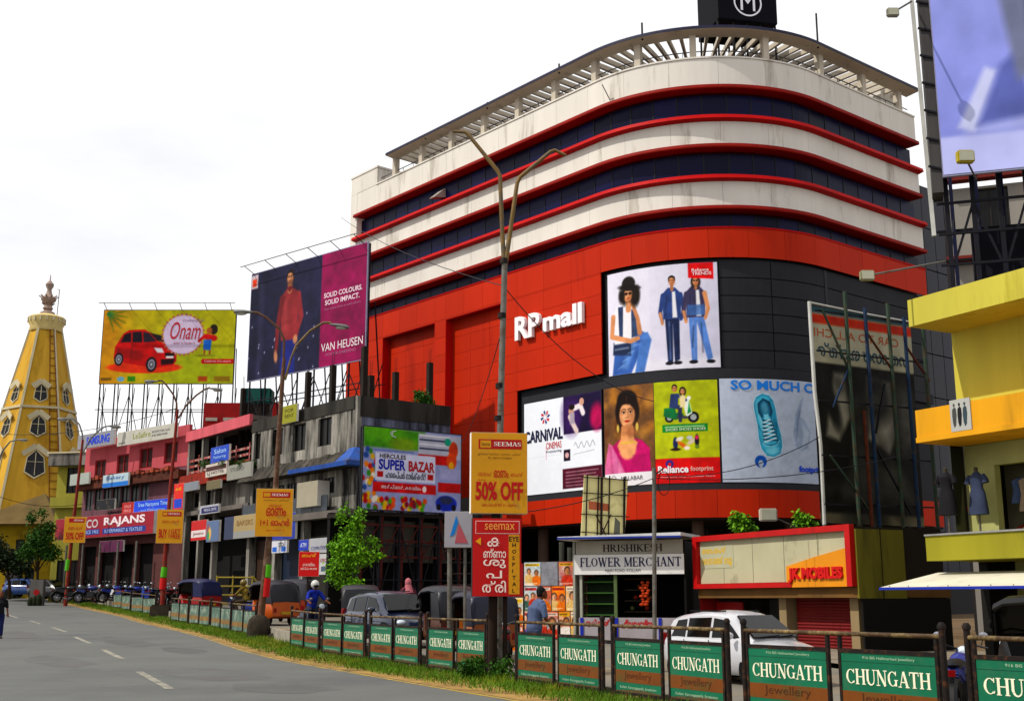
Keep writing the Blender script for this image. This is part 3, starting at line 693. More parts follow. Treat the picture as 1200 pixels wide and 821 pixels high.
def art_denim(A):
    a = Art(A, 190, 'c9c6d6'); a.grad(A*.4, .5, A, .2, 'a9a8c0', .8); a.grad(A*.3, .3, A*.42, .3, 'd6d3e0', .5); a.rect(0, 0, A*.42, 1, 'd8d6e2', .02, .6); a.rect(A*.2, .0, A, .1, 'd9d7e0', .06, .8)
    x = A*.22     # seated woman in a hat
    a.poly([(x-.2,.0),(x+.02,.0),(x+.18,.3),(x+.2,.36),(x+.13,.4),(x-.17,.22)], '3a5a9c', .01); a.poly([(x+.06,.0),(x+.16,.0),(x+.24,.3),(x+.2,.38),(x+.13,.36)], '4f74b4', .01)
    a.poly([(x-.02,.05),(x+.12,.36),(x+.06,.36),(x-.1,.06)], '6f94c8', .03, .6)
    a.poly([(x-.19,.2),(x+.02,.17),(x+.02,.32),(x-.18,.32)], '24304e', .01); a.rect(x-.17,.24,x,.26,'7d86a0',.004,.7)
    a.poly([(x-.17,.3),(x+.06,.3),(x+.09,.6),(x+.0,.68),(x-.14,.66),(x-.2,.56)], 'dcd9de', .01)
    a.poly([(x-.11,.33),(x-.07,.33),(x-.06,.66),(x-.12,.66)], '2f3c5c', .005); a.poly([(x+.03,.34),(x+.1,.36),(x+.09,.6),(x+.03,.62)], '34415f', .005)
    a.line([(x-.18,.57),(x-.2,.38),(x+.02,.31),(x+.1,.33)], .055, SKIN, .004, 1, .04); a.line([(x+.12,.38),(x+.1,.52),(x+.04,.68)], .05, 'b07a58', .004, 1, .035)
    a.line([(x-.0,.62),(x+.01,.72)], .06, SKIN); face(a, x+.0, .765, .07, -8, '17130f', True, 'b9805a', '8c2f2a', True)
    a.ell(x+.005, .875, .075, .07, '1c1815', 0, .01); a.ell(x+.01, .835, .12, .03, '17130f', -8, .008); a.ell(x+.085,.74,.045,.1,'1a130f',-6,.02); a.ell(x-.075,.76,.035,.07,'1a130f',0,.02)
    for k in range(9): a.line([(x-.16+k*.03, .02+k*.035), (x-.1+k*.03, .06+k*.03)], .008, '8fb0dc' if k % 2 else '22386c', .012, .5)
    def std(x, top, shirt, jean, woman):
        a.poly([(x-.055,.07),(x-.005,.07),(x+.0,.42),(x+.015,.5),(x-.075,.5)], jean, .004); a.poly([(x+.01 if not woman else x+.09,.07),(x+.06 if not woman else x+.14,.09),(x+.065,.5),(x-.01,.5),(x+.0,.44)], jean, .004)
        a.line([(x-.03,.1),(x-.035,.45)], .014, '7d97c8', .008, .5)
        a.ell(x-.04,.06,.04,.018,'1a1a20'); a.ell(x+(.04 if not woman else .12),.06,.04,.018,'1a1a20')
        a.poly([(x-.09,.48),(x+.08,.48),(x+.085,.72),(x+.03,.78),(x-.04,.78),(x-.1,.72)], shirt, .004)
        a.poly([(x-.0,.49),(x+.045,.49),(x+.03,.74),(x+.0,.74)], 'd9d7dc', .006)
        a.line([(x-.09,.71),(x-.12,.55),(x-.1,.46)], .045, shirt, .003, 1, .03); a.line([(x+.08,.71),(x+.11,.56),(x+.08,.47)], .042, shirt if not woman else SKIN, .003, 1, .03)
        a.line([(x-.12,.54),(x-.1,.44)], .028, SKIN, .003); a.line([(x,.76),(x,.81)],.03,'9a6848'); a.line([(x-.07,.52),(x-.05,.7)],.012,'1a2440',.012,.6); a.line([(x-.045,.2),(x-.03,.4)],.01,'10182e',.012,.6); a.line([(x+.05,.15),(x+.04,.42)],.012,'10182e',.012,.5); face(a, x+.0, .845-(.02 if woman else 0), .04, 0, '15110f', woman, 'b9805a', '8c3a30', woman)
    std(A*.62, 1, '2c3f74', '1d2748', False); std(A*.82, 1, '3a3550', '5c7fc0', True); a.poly([(A*.82-.09,.5),(A*.82+.08,.5),(A*.82+.07,.6),(A*.82-.08,.6)],'41659f',.01,.8)
    a.poly([(A*.76,.86),(A*.97,.84),(A*.97,1),(A*.76,1)], 'c81426', .003); return a.noise(.04)
def art_cinema(A):
    a = Art(A, 170, 'dcdfe6'); cx, cy = A*.29, .82
    for k in range(8):
        c = 'c02030' if k % 2 else '25306e'; an = k*pi/4
        a.poly([(cx+.02*cos(an), cy+.02*sin(an)), (cx+.065*cos(an+.5), cy+.065*sin(an+.5)), (cx+.08*cos(an+.15), cy+.08*sin(an+.15)), (cx+.05*cos(an-.1), cy+.05*sin(an-.1))], c)
    x0 = A*.53; a.rect(x0, .6, A, 1, '1a1030'); a.ell(x0+.12,.8,.14,.2,'3a1c58',0,.1,.8); a.ell(A-.06,.74,.1,.14,'a01850',0,.05); a.line([(x0+.1,.78),(x0+.16,.68),(x0+.2,.62)],.06,'c9b8b4',.01)
    a.line([(x0+.14,.86),(x0+.26,.88),(x0+.3,.8)],.06,'d8cfd2',.01); a.ell(x0+.12,.84,.04,.045,'b08878'); a.ell(x0+.13,.88,.045,.03,'1a1010'); a.ell(x0+.28,.92,.035,.04,'b89080'); a.rect(x0+.1,.7,x0+.17,.82,'9a8f9c',.01)
    a.rect(x0, .32, x0+.1, .44, '1c1020', .002); a.ell(x0+.05,.38,.03,.03,'c9a0a0',0,.005); a.rect(x0-.02, .03, A, .24, '4a1626', .002)
    for j in range(5): a.line([(x0+.03, .2-j*.035), (A-.05-.04*(j % 2), .2-j*.035)], .012, 'b09098', .004, .7)
    for k in range(26):
        u = k/25; a.line([(x0+.16+u*.3,.47+.03*sin(u*22)), (x0+.16+(u+.04)*.3,.47+.03*sin((u+.04)*22))], .007, '8a8a96')
    a.line([(x0+.16,.38),(x0+.46,.4)],.006,'9a9aa4'); a.line([(A*.3,.5),(A*.3,.36)],.004,'b02030'); a.line([(A*.0,.4),(A*.5,.4)],.003,'b8bcc8',.002,.6); return a.noise(.03)
def art_jewel(A):
    a = Art(A, 240, '6b4a30'); r = np.random.RandomState(5)
    for k in range(26): a.ell(r.rand()*A, .5+r.rand()*.5, .03+r.rand()*.06, .03+r.rand()*.06, ['a87238','4a3020','8a5a2c','5c2f18','c08a48'][k % 5], 0, .06, .6)
    x = A*.5; a.ell(x, .74, .145, .19, '1a0f0c', 0, .02); a.ell(x-.0,.86,.12,.1,'150c0a',0,.02)
    a.poly([(x-.25,.1),(x+.26,.1),(x+.25,.36),(x+.17,.44),(x+.08,.47),(x-.08,.47),(x-.2,.4)], 'b01863', .01)
    a.poly([(x-.07,.6),(x+.07,.6),(x+.08,.46),(x+.12,.42),(x+.06,.3),(x-.05,.28),(x-.13,.4),(x-.08,.47)], 'cf9366', .01); a.ell(x,.36,.1,.1,'d89c70',0,.03)
    a.ell(x+.05,.53,.06,.05,SKD,0,.03,.6)
    a.poly([(0,.1),(x-.02,.1),(x-.1,.26),(x-.2,.42),(x-.24,.44),(0,.2)], 'c86a92', .015); a.poly([(x-.18,.1),(x-.06,.1),(x-.14,.3),(x-.2,.4)], 'd98ab0', .03, .7)
    face(a, x, .71, .13, 0, '1a0f0c', False, 'd39a70', 'b01c24'); a.line([(x-.005,.82),(x,.9)],.006,'4a2a20',.004); a.poly([(x-.06,.6),(x+.06,.6),(x+.07,.5),(x-.07,.5)],'8e5a3c',.03,.45)
    for k in range(7): a.line([(x-.2+k*.012,.12),(x-.23+k*.02,.4)],.005,'8a1450',.006,.5); a.line([(x+.1+k*.022,.12),(x+.06+k*.022,.3)],.006,'7c0f46',.012,.5)
    for k in (-1, 1): a.ell(x+k*.115, .58, .016, .04, 'c9b060', 0, .005)
    a.ell(x, .43, .1, .012, 'c9a850', 0, .004, .8); a.rect(0, 0, A, .13, 'd9d6da', .002); a.ell(A*.2,.075,.035,.035,'8c8078'); a.ell(A*.2,.075,.026,.026,'d9d6da'); return a.noise(.03)
def art_shop(A):
    a = Art(A, 190, 'a5ad18'); a.grad(0, 1, 0, .3, 'b2b822', .7); a.rect(0, 0, A, .245, 'c2101c', .002)
    x = A*.42; y = .64       # scooter with two riders
    for dx, r in ((-.11,.045),(.13,.055)): a.ell(x+dx,y,r,r,'15161c'); a.ell(x+dx,y,r*.55,r*.55,'9aa0a0')
    a.poly([(x-.17,y+.02),(x-.05,y-.02),(x+.04,y),(x+.03,y+.04),(x-.04,y+.05),(x-.05,y+.1),(x-.16,y+.1)],'1f6b3c',.004); a.poly([(x+.06,y),(x+.12,y+.04),(x+.09,y+.18),(x+.06,y+.19),(x+.04,y+.1)],'d8e0d4',.003); a.poly([(x+.07,y+.03),(x+.11,y+.05),(x+.09,y+.16)],'2c8a4c',.003)
    a.line([(x-.02,y+.01),(x+.06,y+.0)],.03,'4a4a50'); a.ell(x+.09,y+.19,.02,.02,'e0e0e0')
    a.line([(x-.07,y+.12),(x+.0,y+.1),(x+.0,y-.03)],.05,'2c3554',.003,1,.035); a.poly([(x-.11,y+.1),(x-.02,y+.1),(x-.01,y+.24),(x-.09,y+.24)],'2d3a66',.004); a.line([(x-.02,y+.22),(x+.06,y+.17)],.03,'2d3a66'); face(a,x-.05,y+.29,.032,0,'15110f',False,'b9805a','8c3a30')
    a.poly([(x+.0,y+.1),(x+.05,y+.1),(x+.06,y+.22),(x+.0,y+.22)],'d9c9a0',.004); face(a,x+.03,y+.26,.03,0,'15110f',True,'c08a64','8c3a30')
    a.rect(A*.13,.5,A*.84,.575,'1d7a34',.002); a.line([(A*.18,.552),(A*.78,.552)],.012,'c8d8b0',.004,.8)
    for (dx, dy, rx, ry, c, ro) in ((.3,.39,.025,.06,'1c2450',0),(.3,.33,.05,.015,'2a1a14',0),(.36,.43,.04,.02,'d8d0c0',20),(.4,.37,.06,.02,'c86a2c',-35),(.46,.34,.03,.02,'e0d8d0',0),(.52,.4,.05,.02,'c8b8a8',30),(.6,.41,.022,.06,'1c1420',0),(.6,.44,.018,.02,'c03060',0),(.6,.35,.022,.02,'5a7030',0),(.5,.44,.03,.02,'b8bcc8',0)):
        a.ell(A*dx/ .9, dy, rx, ry, c, ro, .004)
    a.ell(A*.23,.19,.04,.04,'2a2a78'); a.ell(A*.23,.185,.018,.02,'c2101c'); return a.noise(.03)
def art_shoe(A):
    a = Art(A, 230, 'b4bccb'); a.grad(0, .9, A, .1, '93a0b2', .8)
    big = Art(A, 230, 'aab3c2'); x = .47
    c_, q_ = cos(radians(9)), sin(radians(9)); U0, V0 = a.U, a.V
    dx, dy = (U0-x)/.88, (V0-.545)/.88; a.U, a.V = dx*c_+dy*q_, -dx*q_+dy*c_      # draw the shoe upright about its own centre
    out = [(-.125,.2),(-.115,.27),(-.08,.33),(0,.36),(.08,.33),(.115,.27),(.125,.18),(.12,.02),(.135,-.12),(.125,-.24),(.08,-.32),(0,-.345),(-.08,-.32),(-.125,-.24),(-.135,-.12),(-.12,.02)]
    a.poly([(p*1.1, q*1.04-.01) for p, q in out], '8fa4b8', .03, .6); a.poly([(p*1.06, q*1.03) for p, q in out], 'c4d4dc', .004); a.poly(out, '2c7c9c', .006); a.poly([(p*.9, q*.95) for p, q in out], '4fa6c2', .03)
    a.ell(-.06,.05,.03,.2,'8ccadb',4,.03,.7); a.ell(.085,-.02,.025,.2,'256a88',0,.03,.8)
    a.poly([(-.085,.16),(-.075,.26),(0,.31),(.075,.26),(.085,.16),(.05,.06),(-.05,.06)], '16405a', .008); a.poly([(-.06,.17),(-.05,.245),(0,.28),(.05,.245),(.06,.17),(.035,.1),(-.035,.1)], '2d6c8a', .02); a.ell(0,.2,.035,.06,'5b9cb6',0,.02,.8)
    a.poly([(-.05,.1),(.05,.1),(.06,-.14),(0,-.18),(-.06,-.14)], '3b8fae', .006); a.poly([(-.028,.13),(.028,.13),(.035,-.12),(-.035,-.12)], '79bfd2', .008)
    for k in range(6):
        y_ = .07-k*.042; w_ = .05+.006*k
        a.line([(-w_, y_), (w_, y_-.03)], .015, '12384e', .003); a.line([(w_, y_), (-w_, y_-.03)], .013, 'd4e4ea', .003); a.ell(-w_, y_, .008, .008, '0f2c40'); a.ell(w_, y_, .008, .008, '0f2c40')
    a.line([(-.1,-.16),(-.07,-.2),(0,-.215),(.07,-.2),(.1,-.16)], .008, '1c5a76', .004); a.line([(-.1,-.175),(-.07,-.215),(0,-.23),(.07,-.215),(.1,-.175)], .004, 'b4dce6', .003); a.ell(0,-.275,.07,.04,'86c8d8',0,.03,.7); a.line([(-.11,.02),(-.07,-.12)], .006, '1c5a76', .003); a.line([(.11,.02),(.07,-.12)], .006, '1c5a76', .003)
    a.U, a.V = U0, V0; y = .55
    xx = x+.26; a.poly([(xx+.03,y-.2),(xx+.01,y-.05),(xx+.05,y+.14),(xx+.12,y+.27),(xx+.15,y+.3),(xx+.1,y+.1),(xx+.16,y+.06),(xx+.22,y-.05),(xx+.18,y-.2),(xx+.1,y-.24)],'8f9cb0',.01); a.poly([(xx+.04,y-.14),(xx+.05,y+.06),(xx+.11,y+.2),(xx+.08,y+.02)],'74839a',.01); a.poly([(xx+.11,y-.2),(xx+.18,y-.16),(xx+.2,y-.05),(xx+.13,y+.02)],'a4b0c0',.015)
    a.ell(x-.09,.2,.06,.06,'1f4fa0',0,.003); a.ell(x-.09,.182,.026,.032,'a0aaba',0,.003); a.rect(x-.104,.13,x-.076,.17,'a0aaba'); return a.noise(.03)
blu = ink('2f7fd0'); wht = ink('e4e0e4'); nav = ink('1b1f45'); rdk = ink('c01f30')
zU0, zU1 = zmid1+.3, zt_-.25
wall_ad('jeans poster with seated woman and standing couple above the lower adverts', 711.5, 842.5, zU0, zU1, art_denim, [('Reliance', .79, .93, .915, .945, wht, {}), ('TRENDS', .79, .95, .88, .91, wht, {})])
zL0, zL1 = zb_+.4, zmid0-.06
wall_ad('white cinema advert beside portrait poster, leftmost in the lower row', 613, 703.5, zL0, min(zL1, zLl-.3), art_cinema, [('CARNiVAL', .01, .52, .56, .69, nav, dict(bold=.03)), ('CINEMAS', .3, .5, .47, .54, rdk, {}), ('Premiering', .3, .5, .42, .455, nav, {})])
wall_ad('portrait poster of smiling woman in pink with earrings', 707, 766, zL0, zL1, art_jewel, [('MALABAR', .36, .78, .055, .095, ink('6a6468'), {})])
wall_ad('lime green poster with couple on scooter and red footer', 766.6, 842.5, zL0, zL1, art_shop, [('Reliance', .04, .52, .1, .17, wht, dict(bold=.03)), ('footprint', .55, .9, .1, .16, ink('d8a8a0'), dict(bold=.02)), ('SHOES SHOES SHOES', .18, .8, .51, .535, ink('d8e0c8'), {}), ('Your One Stop Footwear Store', .08, .92, .05, .07, ink('e0b0b0'), {})])
wall_ad('pale blue poster with big turquoise shoe and blue capitals', 845, 1040, zL0, zL1+.05, art_shoe, [('SO MUCH CHOICE', .05, .69, .89, .985, blu, dict(bold=.03, slope=-.0)), ('footprint', .36, .5, .09, .17, ink('2a50c0'), dict(bold=.05))])
# ------------------------------------------------------------------ roadside railings with advertising boards
iron = mat('rusty_black_iron', '1d1613', .7, .35, 6, dirt=(.35, '5a3a22', 9))
railm = mat('worn_rail_paint', '4a3a2a', .65, .4, 5, dirt=(.5, '8a7a58', 5))
bgreen = mat('board_green', '15694f', .5, .16, 1.6, dirt=(.3, '3c6a52', 2.2)); borange = mat('board_orange', '714520', .6, .18, 2, dirt=(.4, '54502c', 2.5))
bfade = mat('faded_board_green', '53695f', .6, .15, 2, dirt=(.4, 'a0a89a', 2)); bfade2 = mat('faded_board_orange', '7a6240', .6, .15, 2, dirt=(.3, '9a8450', 3))
cream = mat('cream_lettering', 'd9d9c4', .6, .05, 3); dkt = mat('dark_brown_lettering', '4a2c14', .6, .05, 3); palet = mat('pale_green_lettering', '9fb8a0', .6, .05, 3)
def fence(A, B, label, faded=False, npan=2, skew=0):
    A, B = Vector((A[0], A[1], 0)), Vector((B[0], B[1], 0)); d = B-A; Ln = d.length
    za, zb = g(A.y), g(B.y); t = thing('railing_section', label, 'railing', (A.x, A.y, za), atan2(d.y, d.x), 'roadside railing sections')
    sl = lambda x: (zb-za)*x/Ln
    for x in (.06, Ln-.06):
        MB().tube([(x, 0, sl(x)-.05), (x+skew, 0, sl(x)+1.33)], .04, 10).lathe([(.048, 1.31+sl(x)), (.054, 1.35+sl(x)), (.028, 1.39+sl(x))], 10, (x+skew, 0, 0)).build('post', iron, t, True)
    MB().tube([(.06, 0, 1.22+sl(0)), (Ln-.06, 0, 1.22+sl(Ln))], .03, 10).build('top_rail', railm, t, True)
    rnd_ = random.Random(int(A.y*10)); gap = .16; pw = (Ln-.24-gap*(npan-1))/npan
    for k in range(npan):
        x0 = .12+k*(pw+gap); x1 = x0+pw; z = sl((x0+x1)/2)
        fr = MB()
        for x in (x0+.03, x1-.03): fr.box(x-.022, x+.022, -.03, .02, z-.04, z+1.19)
        fr.box(x0+.052, x1-.052, -.03, .02, z+.98, z+1.03); fr.box(x0+.052, x1-.052, -.03, .02, z+.1, z+.14)
        dzr, tl = rnd_.uniform(-.025, .02), rnd_.uniform(-.012, .012)
        fr.build('board_frame', iron, t)
        b = MB().box(x0+.055, x1-.055, -.02, .0, z+.142, z+.978).build('board', bfade if faded else bgreen, t)
        MB().box(x0+.056, x1-.056, -.0235, -.0205, z+.3, z+.5).build('orange_band', bfade2 if faded else borange, b)
        MB().box(x0+.056, x1-.056, -.0225, -.0205, z+.865, z+.872).build('rule', mat('board_rule', '0f4a3a', .6, 0), b)
        if not faded:
            mh = rnd_.uniform(.02, .07); MB().slab([(x0+.057, z+.143), (x1-.057, z+.143), (x1-.057, z+.143+mh*rnd_.uniform(.3, 1)), ((x0+x1)/2+rnd_.uniform(-.3, .3), z+.143+mh), (x0+.057, z+.143+mh*rnd_.uniform(.2, .9))], -.0222, -.0205).build('mud_splash', mat('dried_mud', '5a4a34', .95, .3, 6, dirt=(.4, '3a4a38', 6)), b)
            xc = x0+.06; xd = x1-.06; wd = xd-xc
            lettering(b, 'CHUNGATH', xc+wd*.05, xd-wd*.05, z+.58, z+.79, -.025, cream, serif=True)
            lettering(b, 'Jewellery', xc+wd*.2, xd-wd*.2, z+.33, z+.48, -.026, dkt, bold=.0)
            lettering(b, '916 BIS Hallmarked Jewellery', xc+wd*.24, xd-wd*.2, z+.9, z+.945, -.0245, palet)
            lettering(b, 'Kollam. Karunagappally. Ernakulam', xc+wd*.1, xd-wd*.1, z+.19, z+.245, -.0245, palet)
    return t
SEC = [((-7.5,41.3),(-5.9,37.45)), ((-5.8,37.25),(-4.0,33.45)), ((-3.88,33.2),(-2.2,29.65)), ((-2.05,29.35),(-.5,26.2)), ((0.07,24.8),(1.62,21.45)), ((1.72,21.2),(3.24,18.15)), ((3.36,17.9),(5.24,14.72)), ((5.36,14.5),(7.35,11.15))]
NAMES = ['nearest right of the leaning lamp post', 'second right of the leaning lamp post', 'in front of the blue grey car', 'just left of the tall yellow sign', 'before the man in grey blue', 'in front of the flower stall', 'in front of the white car and red shutter', 'cut by the right edge of the picture']
for (a, b), nm in zip(SEC, NAMES): fence(a, b, 'black railing with green boards '+nm)
SECL = [((-29.0,88.2),(-25.6,81.4)), ((-25.4,81.0),(-21.8,74.2)), ((-18.3,65.2),(-16.3,61.2)), ((-16.2,61.0),(-14.2,57.2)), ((-14.1,57.0),(-12.2,52.8)), ((-12.1,52.5),(-10.2,48.5))]
NAML = ['farthest left of all the railings', 'just left of the get free banner', 'just right of the get free banner', 'second right of the get free banner', 'second left of the stone based lamp post', 'leaning, just left of the stone based lamp post']
for i, ((a, b), nm) in enumerate(zip(SECL, NAML)): fence(a, b, 'railing with faded boards '+nm, True, 2, skew=(.12 if i == 5 else .05*(i % 2)))

# ------------------------------------------------------------------ sign helpers
def place(xl, xr, yt, yb, Yl, Yr=None):
    Yr = Yr or Yl; ym = (yt+yb)/2
    Pl, Pr = at(xl, ym, Yl), at(xr, ym, Yr); b = at(xl, yb, Yl).z; h = at(xl, yt, Yl).z-b
    wd = sqrt((Pr.x-Pl.x)**2+(Pr.y-Pl.y)**2)
    return (Pl.x, Pl.y, b), atan2(Pr.y-Pl.y, Pr.x-Pl.x), wd, h
def board_sign(name, label, cat, xl, xr, yt, yb, Yl, Yr=None, col='c8a020', th=.12, border=None, group=None, face_m=None, texts=(), side='d8d4cc', rects=()):
    loc, rz, W_, H_ = place(xl, xr, yt, yb, Yl, Yr)
    t = thing(name, label, cat, loc, rz, group)
    MB().box(0, W_, 0.004, th, 0, H_).build('case', mat('sign_side_'+side, side, .6, .1, 2), t)
    MB().box(.006, W_-.006, -.006, .003, .006, H_-.006).build('face', face_m or mat('sign_face_'+col, col, .5, .07, 1.2, dirt=(.1, '8a7a5a', 1.5)), t)
    if border:
        w_ = min(W_, H_)*.035; m = ink(border); mb = MB()
        mb.box(0,W_,-.014,-.0065,0,w_); mb.box(0,W_,-.014,-.0065,H_-w_,H_); mb.box(0,w_,-.014,-.0065,w_+.001,H_-w_-.001); mb.box(W_-w_,W_,-.014,-.0065,w_+.001,H_-w_-.001); mb.build('border', m, t)
    for i, (u0, u1, v0, v1, c) in enumerate(rects):
        MB().box(u0*W_, u1*W_, -.0095-.0015*i, -.0065, v0*H_, v1*H_).build('panel', ink(c), t)
    for tx in texts:
        s, u0, u1, v0, v1, c = tx[:6]; kw = tx[6] if len(tx) > 6 else {}
        lettering(t, s, u0*W_, u1*W_, v0*H_, v1*H_, -.02-.002*len(rects), ink(c), **kw)
    return t, W_, H_
def pole(t, pts, r, m, name='pole', n=10):
    i = t.matrix_basis.inverted() if False else None
    R = Matrix.Rotation(-t.rotation_euler.z, 3, 'Z'); q = [R@(Vector(p)-t.location) for p in pts]
    return MB().tube(q, r, n).build(name, m, t, True)
wood = mat('weathered_wood_post', '2a1d14', .9, .35, 4, streak=1)
steel = mat('weathered_steel', '6f6d68', .55, .3, 3, metal=.3, dirt=(.4, '5b4630', 4))
SY, SR = 'c8960a', 'b8140c'
# tall sign pair on a wooden post
t, W_, H_ = board_sign('advertising_sign', 'yellow box sign reading fifty percent off above red eye hospital sign', 'sign', 552, 618, 506, 601, 25.9, 26.1, SY, .24, texts=[
    ('SEEMAS', .4, .88, .83, .885, 'e8e0d8', dict(serif=True)), ('50% OFF', .08, .92, .16, .39, 'b01208', dict(bold=.035)), ('ഓണം', .4, .66, .44, .53, 'b01208', dict(bold=.02)), ('നിങ്ങൾ', .12, .36, .455, .51, 'b01208', {}), ('ഓഫർ', .7, .92, .455, .51, 'b01208', {}), ('ഒപ്പം', .12, .26, .4, .43, 'b01208', {}),
    ('ഇന്ത്യൻ സാരികൾ, സൽവാർ, ചുരിദാർ', .12, .88, .71, .745, '5a3a10', {}), ('Ph: 0474 2750061', .3, .72, .67, .695, '5a3a10', {}), ('ആഗസ്റ്റ് 31 വരെ', .2, .8, .075, .125, 'b01208', {})], rects=[(.13, .9, .795, .915, 'a81010'), (.16, .35, .81, .9, SY)])
lettering(t, 'Seemas', .18*W_, .33*W_, .835*H_, .875*H_, -.03, ink('5a2408'))
t2, W2, H2 = board_sign('hospital_sign', 'red sign with white letters and yellow eye hospital column', 'sign', 553.5, 611, 606.5, 698.5, 25.85, 26.0, 'b4140a', .2, border=None, side='2a2420', texts=[
    ('seemax', .25, .86, .85, .93, 'e0a060', {}), ('ക', .3, .6, .635, .75, 'e8d8d0', dict(bold=.01)), ('ണ്ണാ', .22, .68, .49, .61, 'e8d8d0', dict(bold=.01)), ('ശു', .22, .68, .36, .47, 'e8d8d0', dict(bold=.01)), ('പ', .28, .6, .23, .33, 'e8d8d0', dict(bold=.01)), ('ത്രി', .2, .68, .05, .2, 'e8d8d0', dict(bold=.01)),
    ('EYE', .745, .95, .7, .765, '1a1410', dict(bold=.02))]+[(c, .81, .89, .63-.083*i, .68-.083*i, '1a1410', dict(bold=.02, keep=True)) for i, c in enumerate('HOSPITAL')],
    rects=[(.06, .96, .8, .965, 'e0c8c0'), (.07, .95, .807, .958, 'b4140a'), (.74, .96, .03, .785, SY)])
MB().slab([(.06*W2, .7*H2), (.17*W2, .65*H2), (.17*W2, .75*H2)], -.02, -.008).build('arrow', ink('d8a020'), t2)
MB().box(.05*W2,.96*W2,-.006,-.001,.795*H2,.796*H2).build('rule', ink('e0c8c0'), t2)
pb = Vector((-.42, 26.1, 0)); pole(t, [pb, (pb.x+.02, pb.y+.0, 3.0), (t.location.x+.7, t.location.y+.36, t.location.z+1.6)], .1, wood, 'post')
pole(t2, [(pb.x+.27, pb.y+.05, 0), (pb.x+.27, pb.y+.05, 2.9)], .05, wood, 'post')
# grey sign with the blue and red triangle
t, W_, H_ = board_sign('triangle_sign', 'grey box sign with blue and pink triangle emblem', 'sign', 521, 553, 599, 641, 29.6, 29.6, '9c9aa0', .22, side='cfccc8')
MB().slab([(.2*W_,.3*H_),(.42*W_,.88*H_),(.5*W_,.7*H_),(.36*W_,.36*H_)], -.016, -.007).build('emblem_blue', ink('2f78b8'), t)
MB().slab([(.38*W_,.12*H_),(.52*W_,.68*H_),(.86*W_,.12*H_)], -.016, -.007).build('emblem_pink', ink('a85a62'), t)
pole(t, [at(527, 740, 29.75)-Vector((0,0,.6)), at(527, 600, 29.75)], .06, steel); pole(t, [at(545, 740, 29.75)-Vector((0,0,.6)), at(545, 640, 29.75)], .04, steel)
for k in range(4): pole(t, [at(521, 646+k*13, 29.75), at(552, 646+k*13, 29.75)], .015, iron, 'crossbar')
# tall Y-shaped lamp column, heads gone
yp = at(584.5, 700, 26.7); yp.z = 0
t = thing('lamp_column', 'tall bare steel column with two bent arms before the red wall', 'lamp post', yp)
ym = mat('peeling_yellow_steel', '776240', .6, .35, 3, metal=.2, dirt=(.55, '5c5850', 3))
Y = 26.7
pole(t, [yp, at(585, 560, Y), at(588, 430, Y), at(591.5, 308, Y)], [.085,.08,.075,.07], mat('weathered_steel', '6f6d68'))
pole(t, [at(591, 312, Y), at(588.5, 270, Y), at(586, 206, Y), at(583, 200, Y), at(549, 158, Y), at(545, 155, Y), at(531, 154, Y)], [.06,.055,.05,.05,.045,.04,.035], ym, 'arm')
pole(t, [at(592, 312, Y), at(598, 270, Y), at(606, 215, Y), at(609, 208, Y), at(645, 178, Y), at(650, 176, Y), at(663, 182, Y)], [.06,.055,.05,.05,.045,.04,.03], ym, 'arm')
for yy in (306, 370, 452, 490): pole(t, [at(590.6-(yy-306)*.035, yy-3, Y), at(590.6-(yy-306)*.035, yy+3, Y)], .1, iron, 'clamp')
# service pole by the flower stall
sp = at(766, 728, 31); sp.z = 0
t = thing('service_pole', 'thin grey pole with small bracket beside flower stall', 'pole', sp)
pole(t, [sp, at(766.5, 548, 31)], .055, steel); pole(t, [at(766, 557, 31), at(778, 548, 31)], .02, iron, 'bracket')
lp = [at(778+7*cos(a*.5), 566+14*sin(a*.5), 31) for a in range(14)]; pole(t, lp, .012, iron, 'cable_loop', 6)
# twin street lamps with yellow banners
lampm = mat('lamp_head_grey', '6a6a68', .5, .2, 3); lens = mat('lamp_lens', 'a8a8a0', .3, .1, 3)
def head(t, p, dirx, sc=1.0, tilt=.1):
    R = Matrix.Rotation(-t.rotation_euler.z, 3, 'Z'); q = R@(Vector(p)-t.location); s = 1 if dirx > 0 else -1
    mb = MB(); L_ = .95*sc
    prof = [(0,.05,.05),(.15,.09,.08),(.45,.15,.12),(.8,.16,.13),(.95,.08,.07)]
    n = 10; vs = []; fs = []
    for x, ry, rz in prof:
        for k in range(n):
            a = 2*pi*k/n; vs.append((q.x+s*x*sc, q.y+cos(a)*ry*sc, q.z+sin(a)*rz*sc*(.6 if sin(a) < 0 else 1)+x*tilt*sc))
    for i in range(len(prof)-1):
        for k in range(n): fs.append((i*n+k, i*n+(k+1) % n, (i+1)*n+(k+1) % n, (i+1)*n+k))
    fs += [tuple(range(n)), tuple((len(prof)-1)*n+k for k in range(n))]
    h = mb.add(vs, fs).build('lamp_head', lampm, t, True)
    MB().ell((q.x+s*.6*sc, q.y, q.z-.06*sc+.6*tilt*sc), (.3*sc, .13*sc, .09*sc), 12, 6).build('lens', lens, h, True)
pm = mat('brown_painted_pole', '5a4030', .6, .3, 3, dirt=(.4, '7a6a5a', 3))
